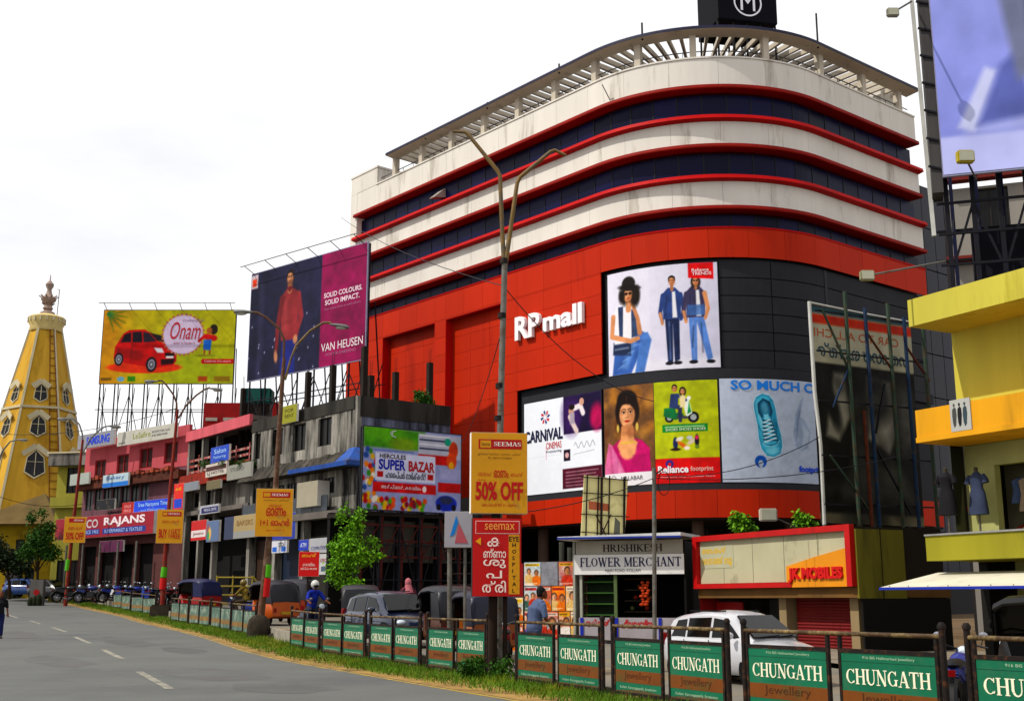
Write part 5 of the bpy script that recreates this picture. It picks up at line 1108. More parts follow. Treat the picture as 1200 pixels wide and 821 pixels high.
# ladder strip up the right facet
k0 = -.62
def fac(u, z, d): a0_, b0_ = vtx(4, z), vtx(5, z); p = a0_.lerp(b0_, u); n_ = Vector((cos(4.5*pi/3+ph), sin(4.5*pi/3+ph), 0)); return p+n_*d
MB().bar(fac(.78, zbt+3, .1), fac(.74, ztop, .1), .08).bar(fac(.97, zbt+3, .1), fac(.97, ztop, .1), .08).build('ladder_rail', mat('rust_brown', '6a3a1a', .8, .2, 2), T)
for i in range(26):
    z = zbt+3+i*(ztop-zbt-3)/26; MB().bar(fac(.77, z, .1), fac(.97, z, .1), .05).build('ladder_rung', mat('rust_brown', '6a3a1a'), T)
zc0 = ztop
CR = .72
MB().lathe([(rt_, zc0-.1), (rt_+.1, zc0+.1), (rt_+.05, zc0+.4), (rt_+.22, zc0+.75), (rt_+.28, zc0+1.3), (rt_+.12, zc0+1.42), (rt_-.3, zc0+1.55), (.6, zc0+1.75)], 18).build('crown', mat('temple_cream', 'c4b484', .75, .15, 1.5), T, True)
for k in range(18): a = 2*pi*k/18; MB().box(-.07, .07, rt_+.2, rt_+.33, zc0+.8, zc0+1.25).build('crown_flute', tw, T).rotation_euler = (0, 0, a)
fin = mat('finial_stone', '94837a', .7, .3, 3); zf = zc0+1.65
MB().lathe([(.75, zf), (.7, zf+.25), (.35, zf+.45), (.5, zf+.7), (.36, zf+.95), (.34, zf+1.1), (.7, zf+1.5), (.74, zf+1.75), (.36, zf+2.05), (.26, zf+2.35), (.2, zf+2.65), (.36, zf+2.95), (.4, zf+3.2), (.22, zf+3.45), (.07, zf+3.6), (.03, zf+4.2)], 14).build('finial', fin, T, True)
for ring_z, rr, n_ in ((1.05, .5, 9), (1.75, .74, 10)):
    for k in range(n_): a = 2*pi*k/n_; MB().bar((rr*.8*cos(a), rr*.8*sin(a), zf+ring_z), (rr*1.25*cos(a), rr*1.25*sin(a), zf+ring_z+.2), .15, .07).build('petal', fin, T)
MB().tube([(.9, 0, zc0+1.5), (.95, 0, zc0+4.4), (.75, 0, zc0+4.4)], .04, 6).build('conductor', steel, T)
# temple lower hall with sloping canopy, and the beige annex
h = thing('temple_hall', 'yellow temple hall with pitched canopy under the tower', 'building', at(-30, 690, 108)); h.location.z = g(108)
lw = at(-30, 690, 108).x; W5 = at(58, 690, 108).x-lw; H5 = zat(-40, 108, 612)-g(108)
op = [(W5*.5, W5*.62, 3.4, 5.2), (W5*.66, W5*.78, 3.4, 5.2), (W5*.5, W5*.62, .8, 2.6), (W5*.66, W5*.78, .8, 2.6), (W5*.84, W5*.95, 3.4, 5.2)]
wall(W5, 0, H5, op).build('wall', mat('hall_yellow', '9a8434', .85, .2, .7, dirt=(.4, '6a5a24', .8)), h); windows(h, op)
MB().box(0, W5, .3, 5, 0, H5-.1).build('core', mat('dark_interior', '120d0c'), h)
cn = MB(); zc_ = zat(-40, 106, 575)-g(108)
cn.add([(-1, -1.6, H5-.2), (W5*1.12, -1.6, H5-.2), (W5*1.12, 2.4, H5-.2), (-1, 2.4, H5-.2), (W5*.82, .4, zc_)], [(0,1,4), (1,2,4), (2,3,4), (3,0,4), (0,3,2,1)]); cn.build('canopy', mat('dusty_canopy', '6a5a3c', .9, .25, .8), h)
an = thing('annex_building', 'pale olive two storey annex with dark window beside the tower', 'building', at(57, 690, 101), radians(-12)); an.location.z = g(101)
W6 = 2.9*1.05; H6 = zat(-37, 101, 545)-g(101); ol = mat('olive_plaster', '8f8a48', .85, .2, .7, streak=1, dirt=(.35, '5a5a30', .8))
op = [(.9, 1.9, zat(-37, 101, 578)-g(101), zat(-37, 101, 548)-g(101)), (.6, 1.3, 1, 3.4), (1.7, 2.6, 1, 3.4)]
wall(W6, 0, H6, op).build('wall', ol, an); windows(an, op, None, .12, 1); MB().box(.1, W6, .3, 6, 0, H6-.05).build('core', mat('dark_interior', '120d0c'), an)
zb6, zt6 = zat(-37, 100, 545)-g(101), zat(-37, 100, 531)-g(101)
MB().box(-.4, W6+.5, -.9, -.005, zb6, zt6).build('balcony_wall', mat('grimy_concrete', '6d6a66'), an); MB().box(-.5, W6+.6, -1.0, 0, zt6, zt6+.12).build('balcony_cap', tw, an)
MB().box(-.2, W6, -.5, -.005, zat(-37, 100, 590)-g(101)-.3, zat(-37, 100, 590)-g(101)+.6).build('floor_band', ol, an)
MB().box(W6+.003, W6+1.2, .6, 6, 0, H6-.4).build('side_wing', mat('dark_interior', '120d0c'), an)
# ------------------------------------------------------------------ billboards
scaf = mat('scaffold_dark', '1a1a22', .6, .25, 3, metal=.3)
def billboard(label, xl, xr, yt, yb, Yl, Yr, art, lets=(), legs=0, leg_y=None, lamp_bar=0, back=1.4, nbay=6, side='2a2a30', h=150):
    loc, rz, W_, H_ = place(xl, xr, yt, yb, Yl, Yr)
    t = thing('billboard', label, 'billboard', loc, rz)
    MB().box(-.06, W_+.06, .01, .12, -.06, H_+.06).build('frame', mat('sign_side_'+side, side, .6, .1, 2), t)
    p = art(W_/H_).mesh(flat(W_, H_, 0), 'picture', t)
    for (s, u0, u1, v0, v1, c, kw) in lets: lettering(t, s, u0*W_, u1*W_, v0*H_, v1*H_, -.02, ink(c), **kw)
    if legs:
        for k in range(nbay+1):
            x = W_*k/nbay
            MB().bar((x, .25, -legs), (x, .25, H_), .09).build('upright', scaf, t); MB().bar((x, back, -legs), (x, back*.5, H_*.5), .07).build('upright', scaf, t)
            MB().bar((x, .25, -legs*.9), (x, back, -.1), .05).build('brace', scaf, t)
            if k < nbay: MB().bar((x, .25, -legs*(.9 if k % 2 else .15)), (x+W_/nbay, .25, -legs*(.15 if k % 2 else .9)), .05).build('brace', scaf, t)
        for z in (-legs*.35, -legs*.7): MB().bar((-.3, .22, z), (W_+.3, .22, z), .06).build('ledger', scaf, t); MB().bar((-.3, back, z), (W_+.3, back, z), .06).build('ledger', scaf, t)
    if lamp_bar:
        MB().tube([(-.2, -.9, H_+.45), (W_*.7, -.9, H_+.45)] if lamp_bar < 0 else [(-.2, -.9, H_+.42), (W_+.1, -.9, H_+.42)], .035, 6).build('lamp_rail', mat('pale_metal', '8a8a88', .5, .2, 3), t)
        for k in range(6): x = W_*(.02+k*.19); MB().bar((x, .02, H_), (x, -.9, H_+.42), .04).build('rail_bracket', scaf, t)
    return t, W_, H_
def art_car(A):
    a = Art(A, 150, 'b89a10'); a.grad(0, .5, A*.55, .5, 'a8a808', .9); a.rect(-.2, -.2, A*.16, 1.2, 'b87a18', .25, .7); a.ell(A*.75, .2, .5, .3, '98a808', 0, .3, .7)
    for k in range(7): an = radians(-70+k*24); a.line([(.06, .95), (.06+.26*cos(an), .95+.2*sin(an)-.05)], .03, '2f6a3a', .02, .8, .004)
    a.ell(A*.33, .22, .5, .08, 'c8401c', 0, .005)
    x = .18; R = 'b0141c'
    a.poly([(x-.01,.34),(x,.5),(x+.04,.57),(x+.1,.68),(x+.17,.73),(x+.38,.74),(x+.47,.69),(x+.57,.58),(x+.7,.55),(x+.79,.49),(x+.83,.42),(x+.83,.3),(x+.78,.25),(x+.6,.22),(x+.4,.24),(x+.1,.29)], R, .006)
    a.poly([(x+.07,.56),(x+.12,.67),(x+.2,.7),(x+.21,.565)], '1c1420', .006); a.poly([(x+.23,.565),(x+.22,.7),(x+.34,.71),(x+.36,.56)], '1c1420', .006); a.poly([(x+.38,.56),(x+.365,.705),(x+.44,.69),(x+.55,.58)], '2a2230', .006); a.poly([(x+.46,.69),(x+.56,.585),(x+.7,.56),(x+.6,.66)], '221a28', .01)
    a.poly([(x+.56,.57),(x+.7,.55),(x+.78,.5),(x+.62,.5)], 'd03038', .02, .7); a.poly([(x+.02,.37),(x+.36,.31),(x+.38,.44),(x+.03,.49)], '86101a', .03, .8); a.line([(x+.03,.52),(x+.5,.51)], .01, 'd8404a', .008, .7); a.line([(x+.22,.3),(x+.225,.56)], .006, '5a0a10', .004)
    a.poly([(x+.52,.49),(x+.63,.48),(x+.66,.42),(x+.57,.42)], 'c8ccd4', .006); a.poly([(x+.79,.46),(x+.82,.45),(x+.82,.4),(x+.8,.41)], 'c8ccd4', .006); a.poly([(x+.67,.42),(x+.81,.42),(x+.8,.37),(x+.68,.36)], '1c1014', .006); a.poly([(x+.62,.33),(x+.81,.34),(x+.79,.27),(x+.63,.25)], '240c12', .01); a.rect(x+.69,.345,x+.79,.375,'d0d0d0',.003)
    for cx, cy, r in ((x+.06,.33,.085),(x+.5,.26,.1)): a.ell(cx, cy, r*.72, r*1.02, '15101a', 0, .004); a.ell(cx, cy, r*.48, r*.72, '8a8a94', 0, .004); a.ell(cx, cy, r*.3, r*.45, '4a4a54', 0, .01); a.ell(cx, cy, r*.14, r*.2, 'b0b0b8')
    cx, cy = A*.61, .67
    for k in range(30): an = k*2*pi/30; a.ell(cx+.275*cos(an), cy+.275*sin(an), .02, .02, 'a86a58')
    a.ell(cx, cy, .265, .265, 'c0aec8'); a.ell(cx,cy,.25,.25,'c8b8d0')
    px_, py_ = A*.79, .5
    a.ell(px_+.09,py_+.24,.055,.07,'2a2018'); a.line([(px_+.0,py_+.14),(px_+.1,py_+.12)],.08,'b02018',.01); a.ell(px_+.03,py_+.22,.04,.045,'9a5a30'); a.poly([(px_-.04,py_-.04),(px_+.06,py_-.05),(px_+.07,py_+.1),(px_-.04,py_+.1)],'2a62b8',.006); a.line([(px_-.02,py_-.04),(px_-.02,py_-.1)],.025,'8a5030'); a.line([(px_+.05,py_-.05),(px_+.05,py_-.1)],.025,'8a5030'); a.line([(px_-.04,py_+.14),(px_-.1,py_+.08)],.04,'b02018')
    a.ell(px_-.02,py_-.12,.12,.015,'7a7a10',0,.01); a.poly([(A*.765,.27),(A,.27),(A,.335),(A*.765,.335),(A*.755,.3)], 'b01c28', .003)
    a.ell(A*.16,.06,.05,.035,'6a9ab0'); a.rect(A*.21,.03,A*.27,.1,'3a7a20'); a.rect(A*.01,.04,A*.09,.08,'6a5010',.01); a.rect(A*.74,.03,A*.81,.1,'a04a10',.01); a.rect(A*.86,.03,A*.98,.1,'8a7010',.004); return a.noise(.03)
t, W_, H_ = billboard('yellow billboard with a red hatchback and round greeting badge on scaffolding', 119.5, 274.5, 363.5, 449, 97, 97, art_car, [('Onam', .51, .74, .6, .84, 'b02838', dict(shear=.35)), ('നമ്മുടെ', .6, .76, .84, .88, '8a7090', {}), ('READY TO CELEBRATE', .54, .7, .53, .56, '9a3a50', {}), ('Celebrate this season', .78, .98, .288, .32, 'e0b0b0', {})], legs=6.2, lamp_bar=1, nbay=9, back=1.6)
def art_shirt(A):
    a = Art(A, 150, '17172e'); a.grad(A*.1, .5, A*.35, .5, '22223c', .8); a.rect(A*.08, 0, A*.13, .9, '34344e', .04, .5); a.rect(A*.635, -.1, A+.1, 1.1, '7c1c48', .003)
    r = np.random.RandomState(4)
    for k in range(26): a.ell(r.rand()*A*.6, r.rand()*.5+.02, .006, .008, 'c8c8e0', 0, .004, .8)
    x = A*.36; s_ = '7a2c30'
    a.poly([(x-.11,.0),(x+.1,.0),(x+.1,.32),(x-.08,.34)], '1c2468', .01); a.poly([(x-.1,.31),(x+.11,.3),(x+.14,.62),(x+.11,.74),(x+.02,.79),(x-.04,.78),(x-.11,.72),(x-.12,.6)], s_, .01)
    a.poly([(x-.08,.34),(x-.01,.34),(x-.02,.7),(x-.09,.66)], '8e3a3c', .04, .7); a.line([(x+.12,.7),(x+.17,.5),(x+.1,.32)], .075, s_, .006, 1, .05); a.line([(x-.1,.7),(x-.15,.46),(x-.16,.24)], .07, '6a2428', .006, 1, .045); a.ell(x-.165,.18,.025,.055,'b07a5c',8,.01); a.ell(x+.1,.3,.03,.04,'b07a5c',0,.01)
    a.line([(x+.0,.76),(x+.0,.82)], .06, '9a6448', .005); a.poly([(x-.05,.79),(x+.0,.74),(x+.05,.79),(x+.0,.8)], '5a1c20', .006); face(a, x+.0, .875, .058, 0, '1c1210', False, 'b07a5c', '8a4a42'); a.ell(x,.83,.04,.025,'3a241c',0,.02,.5)
    a.rect(0,.86,.1,.99,'b0a0a8',.003); a.rect(.02,.88,.08,.95,'c0401c',.003); return a.noise(.03)
t, W_, H_ = billboard('navy and maroon billboard with man in a red shirt', 292.5, 428, 322, 446.5, 83, 75, art_shirt, [('SOLID COLOURS.', .66, .97, .6, .645, 'd8c0cc', dict(bold=.02)), ('SOLID IMPACT.', .67, .95, .535, .58, 'd8c0cc', dict(bold=.02)), ('Fine cotton shirts in solid colours', .67, .96, .49, .51, 'a86a88', {}), ('VAN HEUSEN', .65, .985, .13, .2, 'd8ccd0', {}), ('POWER DRESSING', .69, .93, .085, .11, 'a86a88', {})], legs=4.2, lamp_bar=1, nbay=7, back=1.6, side='8a8aa0')
for px in (292, 440): pass
def art_bazar(A):
    a = Art(A, 150, '8a8fb8'); a.rect(0, .76, A*.62, 1, '3f7a1c', .03); a.ell(A*.2,.95,.3,.12,'5a9a28',0,.1); a.ell(A*.4,.82,.2,.08,'7a8a18',0,.05,.7); a.rect(A*.55,.68,A,.98,'a8a8b8',.01)
    for k in range(4): a.rect(A*.56, .95-k*.055, A*.88, .97-k*.055, '2a3048' if k % 2 else 'd0d0d8', .004)
    a.rect(A*.55,.6,A*.88,.72,'a81c14',.004); a.rect(A*.62,.63,A*.7,.7,'d8b8a0',.004)
    r = np.random.RandomState(9)
    for k in range(44): a.ell(r.rand()*A*.14, r.rand()*.75, .03, .035, ['a82020','c8701c','3a7a28','c8a020','d8d0c0','2a4a90'][k % 6], 0, .01)
    for k in range(40): a.ell(A*.15+r.rand()*A*.5, r.rand()*.13+.02, .03, .035, ['b01c1c','c8501c','4a8a28','c8a030','7a1830'][k % 5], 0, .01)
    a.ell(A*.92,.8,.07,.11,'b8401c',0,.01); a.ell(A*.9,.66,.08,.1,'c84a18',0,.01); a.ell(A*.86,.9,.05,.05,'2a8a70',0,.01); a.ell(A*.9,.6,.04,.05,'d8a020',0,.01); a.rect(A*.78,.42,A,.56,'9a9ac0',.01)
    a.rect(A*.76,.26,A,.38,'a81818',.004); a.ell(A*.85,.12,.16,.1,'1c2c9a',0,.01); a.ell(A*.85,.16,.1,.05,'2a3050',0,.01); a.ell(A*.77,.07,.035,.04,'101018'); a.ell(A*.93,.07,.035,.04,'101018')
    a.rect(A*.1,.22,A*.74,.34,'b01820',.004); a.rect(A*.12,.36,A*.73,.7,'c4c4da',.004); a.rect(A*.14,.4,A*.2,.47,'b01c20'); a.rect(A*.65,.4,A*.71,.47,'b01c20'); a.line([(A*.1,.73),(A*.5,.73)],.012,'4a60a0',.006); a.ell(A*.62,.28,.03,.04,'e0d0d0'); return a.noise(.03)
t, W_, H_ = billboard('busy supermarket billboard with super bazar in blue and red', 425.5, 540, 499, 595.5, 60, 63.6, art_bazar, [('HERCULES', .16, .42, .63, .685, '1a1a28', dict(bold=.02)), ('SUPER', .15, .42, .49, .62, '1c2a9a', dict(bold=.035)), ('BAZAR', .45, .72, .49, .62, 'a81820', dict(bold=.035)), ('ഹൈപ്പർ മാർക്കറ്റ്', .22, .63, .39, .48, '1a2a28', dict(bold=.02)), ('ആർ.പി.മാൾ, കൊല്ലം', .18, .58, .25, .31, 'e0d0d8', {}), ('☾', .26, .32, .9, .98, 'd8d8d8', {})], legs=5.0, nbay=5, back=.8)
# shed behind and below the supermarket billboard
l0 = Vector((t.location.x, t.location.y, g(62)))
sh = thing('market_shed', 'dark open fronted shed under the supermarket billboard', 'shed', l0+Vector((.0, .5, 0)), t.rotation_euler.z)
hz = t.location.z-g(62)
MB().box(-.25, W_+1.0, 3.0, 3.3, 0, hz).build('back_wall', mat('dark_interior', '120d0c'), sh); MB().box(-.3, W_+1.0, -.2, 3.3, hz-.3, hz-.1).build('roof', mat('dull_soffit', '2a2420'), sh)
MB().box(-.3, W_, .3, .4, hz-2.6, hz-.5).build('hanging_panel', mat('dirty_panel', '4a4640', .9, .3, .9), sh)
red_iron = mat('red_oxide_iron', '4a1a14', .8, .3, 3)
for k in range(6): MB().box(-.2+k*W_/5, -.05+k*W_/5, -.1, .05, 0, hz).build('post', red_iron, sh)
for k in range(3): MB().box(-.2, W_, -.14, -.105, hz-2.4+k*.8, hz-2.3+k*.8).build('rail', red_iron, sh)
for k in range(5): MB().bar((-.1+k*W_/5, -.16, hz-2.3), (-.1+(k+1)*W_/5, -.16, hz-.3), .05).build('brace', red_iron, sh)
MB().box(W_+1.0, W_+1.25, -.2, 3.3, 0, hz+1).build('side_wall', mat('dark_interior', '120d0c'), sh)
# ---- huge lilac billboard, top right, on the yellow building
def art_lilac(A):
    a = Art(A, 140, '7f86c8'); a.grad(A*.2, 0, A*.4, 1, '9aa0d8', .8); a.rect(-.1,-.1,A+.1,.13,'b0b4e0',.004); a.poly([(A*.12,.13),(A*.3,.3),(A*.75,.32),(A,.13)],'9aa0d4',.02); a.poly([(A*.1,.16),(A*.18,.14),(A*.32,.34),(A*.26,.36)],'b8bcdc',.01); a.poly([(A*.2,.16),(A*.5,.18),(A*.42,.4),(A*.34,.36)],'5a62a0',.02)
    a.poly([(A*.42,.3),(A*.36,.6),(A*.4,1.0),(A*.7,1.0),(A*.62,.6),(A*.56,.34)],'6a6f88',.02); a.poly([(A*.5,.28),(A*.52,1),(A*1,1),(A*.8,.4),(A*.64,.2)],'2a2030',.03); a.ell(A*.62,.24,.08,.14,'b04818',10,.02); a.ell(A*.56,.15,.06,.05,'8a7a28',0,.02); a.poly([(A*.66,.4),(A,.5),(A,1),(A*.8,1)],'8a5a48',.04,.7); return a.noise(.03)
loc, rz, W_, H_ = place(1093, 1330, -120, 205, 28, 26.6)
t = thing('billboard', 'huge lilac fashion billboard towering over the yellow building', 'billboard', loc, rz)
art_lilac(W_/H_).mesh(flat(W_, H_), 'picture', t)
wf = mat('pale_metal', '8a8a88'); sc2 = mat('scaffold_dark', '1a1a22')
MB().box(-.02, W_+.05, .01, .1, -.05, H_+.05).build('backing', mat('sign_side_8a8aa0', '8a8aa0', .6, .1, 2), t)
MB().bar((-.3, .7, -1.35), (-.45, .7, H_), .1).build('edge_frame', mat('white_edge', 'b8b8b4', .6, .15, 2), t)
MB().box(-.28, -.02, .12, .9, -.4, H_).build('side_skin', mat('grimy_side_skin', '4a4848', .8, .3, 1, streak=1, dirt=(.5, '1c1a1c', .8)), t)
for k in range(9): MB().bar((-.34, .08, .3+k*.75), (-.05, .1, .2+k*.75), .05).build('side_strut', sc2, t)
LG = loc[2]-zat(9.62, 28, 352)-.04
for k in range(7):
    x = .05+k*.62
    MB().bar((x, .5, -LG), (x, .5, H_*.6), .11).build('upright', sc2, t); MB().bar((x+.2, 1.9, -LG), (x+.2, 1.9, H_*.4), .09).build('upright', mat('blue_scaffold', '141c3c', .6, .3, 3), t)
    MB().bar((x, .5, -2.4+(k % 2)*1.8), (x+.62, .5, -.6-(k % 2)*1.8), .06).build('brace', sc2, t); MB().bar((x, .5, -2.0), (x+.2, 1.9, -.6), .05).build('brace', sc2, t)
for z in (-2.2, -1.4, -.6): MB().bar((-.2, .46, z), (W_, .46, z), .06).build('ledger', sc2, t); MB().bar((-.2, 1.9, z-.3), (W_, 1.9, z-.3), .06).build('ledger', sc2, t)
MB().box(.6, 2.4, 1.0, 1.3, -2.5, -1.2).build('tarp_sheet', mat('dark_sheet', '141420', .8, .3, 1), t)
# flood lamps on arms
def flood(label, p, q, s=.22, col='b8b070'):
    b = Vector(q); t = thing('flood_lamp', label, 'lamp', b); a = Vector(p)-b
    MB().tube([(0,0,0), a*.95], .025, 8).build('arm', steel, t, True)
    hd = MB().box(-s*.6, s*.6, -s*.3, s*.3, -s*.45, s*.45); hd.v = [tuple(Vector(v)+a) for v in hd.v]; hd.build('housing', mat('flood_housing_'+col, col, .5, .15, 3), t, bevel=.03)
    gl = MB().box(-s*.5, s*.5, -s*.33, -s*.31, -s*.35, s*.35); gl.v = [tuple(Vector(v)+a) for v in gl.v]; gl.build('lens', mat('flood_glass', 'a8a898', .3, .1, 3), t)
flood('yellowish flood lamp at the lower corner of the lilac billboard', at(1131, 184, 27), at(1144, 210, 27.9), .34, 'a89a48')
flood('flood lamp on thin arm at top edge left of lilac billboard', at(1046, 15, 27.2), at(1068, 2, 28.2), .25, '8a8a80')
flood('flood lamp on long white arm before the dark glass', at(1016, 323, 27.5), at(1108, 306, 28.2), .28, '8a8a70')
flood('white flood lamp standing on the mobile shop roof', at(900, 603, 35.5), at(936, 619, 36), .42, 'b0aca0')
# ---- hoarding seen from behind with scaffolding
loc, rz, W_, H_ = place(956, 1075, 358, 612, 33.5, 35.5)
t = thing('hoarding', 'back of torn hoarding with lettering showing through and rusty scaffold', 'hoarding', loc, rz)
def art_back(A):
    a = Art(A, 190, '15130f'); a.rect(-.1,.74,A+.1,.985,'a8a490',.005); a.rect(-.1,.925,A+.1,.97,'b83a1a',.004); a.rect(-.1,.975,A+.1,1.1,'2a4a50',.004)
    r = np.random.RandomState(2)
    a.poly([(A*.1,.4),(A*.2,.7),(A*.3,.7),(A*.34,.5),(A*.22,.38)],'8a8678',.02); a.poly([(A*.5,.4),(A*.52,.7),(A*.75,.68),(A*.78,.42),(A*.7,.34)],'8f8b80',.02); a.ell(A*.62,.6,.08,.12,'2a2826',0,.05); a.poly([(A*.2,.1),(A*.35,.3),(A*.8,.28),(A*.95,.1)],'4a4740',.06,.8); a.ell(A*.16,.56,.04,.14,'1a1816',20,.02); a.ell(A*.9,.5,.06,.16,'504e48',0,.05); a.rect(-.1,-.1,A+.1,.05,'6a6450',.01)
    for k in range(30): a.ell(r.rand()*A,r.rand()*.7,.02+r.rand()*.05,.03+r.rand()*.08,['1a1815','3a3833','0f0e0c','4a4842'][k % 4],r.rand()*90,.05,.5)
    return a.noise(.06)
art_back(W_/H_).mesh(flat(W_, H_, .03), 'picture', t)
lettering(t, 'CAR TO ALL CHI', .03*W_, .86*W_, .86*H_, .9*H_, .02, ink('b05a2a'), mirror=True); lettering(t, 'ഗതാഗതയന്ത്ര', .05*W_, .95*W_, .765*H_, .835*H_, .02, ink('1f4a5a'), mirror=True, bold=.015)
MB().tube([(-.02, 0, H_+.12), (.0, 0, H_*.6), (.12, 0, H_*.35), (.1, 0, -.05)], .055, 8).build('folded_edge', mat('white_edge', 'b8b8b4'), t, True)
MB().tube([(-.02, .01, H_+.1), (W_*.5, .01, H_+.02), (W_, .01, H_-.02)], .03, 6).build('top_edge', mat('white_edge', 'b8b8b4'), t)
gs = mat('green_scaffold', '34463a', .7, .35, 4, dirt=(.4, '5a3a22', 5)); bs = mat('blue_scaffold2', '1c3450', .7, .35, 4, dirt=(.3, '4a3a2a', 5)); rsd = mat('rusty_scaffold', '5a3020', .8, .35, 5)
for k, (u, m, tp) in enumerate(((.28, gs, .5), (.47, bs, .1), (.7, gs, .35), (.86, bs, .0), (.4, rsd, -3.0), (1.05, gs, -.2))):
    MB().tube([(u*W_, -.3, -1.2), (u*W_-.05, -.3, H_+tp)], .055, 8).build('upright', m, t, True)
for k, z in enumerate((.08, .3, .55, .78, .97)): MB().bar((-.05, -.22, z*H_), (W_+.15, -.22, z*H_+.06), .045).build('ledger', sc2, t)
for a_, b_, m in (((.05,.98),(.28,.7),gs), ((.1,.52),(.28,.72),bs), ((.05,.3),(.42,.04),gs), ((.5,.42),(.62,.66),sc2), ((.47,.9),(.72,.72),rsd), ((.86,.86),(1.08,.7),rsd), ((.5,.35),(.8,.05),sc2)):
    MB().bar((a_[0]*W_, -.26, a_[1]*H_), (b_[0]*W_, -.26, b_[1]*H_), .05).build('brace', m, t)
for u in (.3, .6, .95): MB().tube([(u*W_, .35, -2.6), (u*W_, .35, H_*.5)], .05, 8).build('back_leg', sc2, t)
MB().tube([(.1, 0, .0), (.12, 0, -2.9)], .05, 8).build('foot_post', steel, t)
# ---- cream sign frame seen from behind
loc, rz, W_, H_ = place(680, 737, 556, 640, 39.5, 40)
t = thing('leaning_sign', 'leaning cream sign seen from behind with black lattice', 'sign', loc, rz)
MB().slab([(0,0),(W_*.9,0),(W_,H_-.12),(W_*.1,H_)], .04, .07).build('panel', mat('cream_sheet', 'd8d0a0', .7, .1, 1, dirt=(.2, 'a89a70', 1.5)), t)
MB().slab([(.18*W_,.52*H_),(.6*W_,.5*H_),(.6*W_,.6*H_),(.18*W_,.64*H_)], .035, .039).build('red_patch', ink('b06a50'), t); MB().slab([(.66*W_,.02*H_),(.8*W_,.02*H_),(.82*W_,.35*H_),(.72*W_,.42*H_)], .034, .039).build('grey_patch', ink('6a6a60'), t)
for u in (.12, .35, .58, .9): MB().bar((u*W_-.05, 0, -.4), (u*W_+.06, 0, H_), .035).build('lattice_bar', iron, t)
for u in (.33, .8): MB().bar((u*W_+.12, -.03, -.4), (u*W_+.2, -.03, H_-.05), .06).build('lattice_post', iron, t)
for v in (.2, .45, .75, .97): MB().bar((0, -.02, v*H_), (W_, -.02, v*H_-.06), .03).build('lattice_bar', iron, t)
MB().bar((.3*W_, -.04, 0), (.62*W_, -.04, .45*H_), .03).bar((.62*W_, -.06, 0), (.3*W_, -.06, .45*H_), .03).build('cross_brace', iron, t)
# ------------------------------------------------------------------ right side: stalls and shops
# flower stall
loc, rz, W_, H_ = place(672, 801, 628, 700, 38.6, 37.4)
fl = thing('flower_stall', 'flower merchant stall with white tin roof and green shelves', 'stall', (loc[0], loc[1], lane_z(38)+g(38)), rz)
gs_ = fl.location.z; zr_ = zat(loc[0], loc[1], 631)-gs_; zm = zat(loc[0], loc[1], 650)-gs_; zb = zat(loc[0], loc[1], 673)-gs_
rf = MB().box(-.35, W_+.05, -.55, 2.6, zr_+.0, zr_+.1); rf.v = [(x, y, z+(.0 if y > 0 else -.05)+x*.02) for x, y, z in rf.v]; rf.build('tin_roof', mat('white_tin', 'c8c8c8', .5, .12, 1, dirt=(.2, '8a8a90', 2)), fl)
MB().box(-.36, W_+.06, -.58, -.553, zr_-.04, zr_+.02).build('blue_edge', ink('2a3a88'), fl)
MB().box(.1, W_, -.05, 0, zm+.01, zr_-.08).build('upper_sign', mat('grey_sign_sheet', '9a968c', .8, .15, 1, streak=1), fl)
MB().box(.05, W_+.03, -.08, -.03, zb, zm).build('lower_sign', mat('white_sign_sheet', 'd4d2d0', .7, .08, 1), fl)
lettering(fl, 'HRISHIKESH', .28*W_, .82*W_, zm+.08, zr_-.2, -.06, ink('2a1c1a'), serif=True)
lettering(fl, 'FLOWER MERCHANT', .07*W_, .985*W_, zb+.23, zm-.08, -.09, ink('1a1c4a'), serif=True)
lettering(fl, 'MAIN ROAD, KOLLAM', .3*W_, .62*W_, zb+.06, zb+.17, -.09, ink('4a4a50'))
dk = mat('dark_interior', '120d0c'); gsh = mat('green_shelf', '1c3016', .7, .2, 2)  # dk: near-black standing in for shade inside stalls and shops
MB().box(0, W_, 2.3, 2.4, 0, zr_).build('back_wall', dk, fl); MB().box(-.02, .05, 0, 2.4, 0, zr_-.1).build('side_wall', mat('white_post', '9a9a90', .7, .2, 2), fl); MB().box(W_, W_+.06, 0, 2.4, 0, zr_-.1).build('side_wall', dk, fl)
MB().box(.3, 1.3, .5, .52, .4, zb-.05).build('cabinet_back', gsh, fl)
for k in range(6): MB().box(.3, 1.3, .1, .5, .5+k*.34, .54+k*.34).build('shelf', mat('green_shelf_edge', '385a28', .7, .2, 2), fl)
MB().box(1.32, 1.42, 0, .1, 0, zb).build('post', mat('green_post', '5a6a48', .7, .25, 2), fl); MB().box(.2, .28, 0, .1, 0, zb).build('post', mat('white_post', '9a9a90'), fl)
for k in range(5): MB().box(1.5, 2.4, .6, 1.0, .6+k*.34, .63+k*.34).build('shelf', mat('brown_shelf', '3a3024', .8, .2, 2), fl)
for k in range(7): MB().ell((1.6+.12*k, .75, .72+.34*(k % 4)), (.07, .08, .07), 8, 6).build('goods_jar', mat('goods_%d' % (k % 3), ('6a3a1a', '5a5a3a', '7a2a20')[k % 3], .5, .2, 3), fl)
MB().box(.25, W_, -.3, .1, 0, .78).build('counter', mat('painted_counter', '9a9498', .7, .15, 1), fl)
lettering(fl, 'ഹൃഷികേശ്', .4, 1.25, .46, .74, -.31, ink('a81c2c'), bold=.04); lettering(fl, 'ഫ്ലവേഴ്സ്', 1.6, 2.7, .46, .74, -.31, ink('a81c2c'), bold=.04)
for x in (.3, 1.42, 2.8): MB().box(x, x+.1, -.33, -.301, 0, .78).build('blue_strip', ink('22329a'), fl)
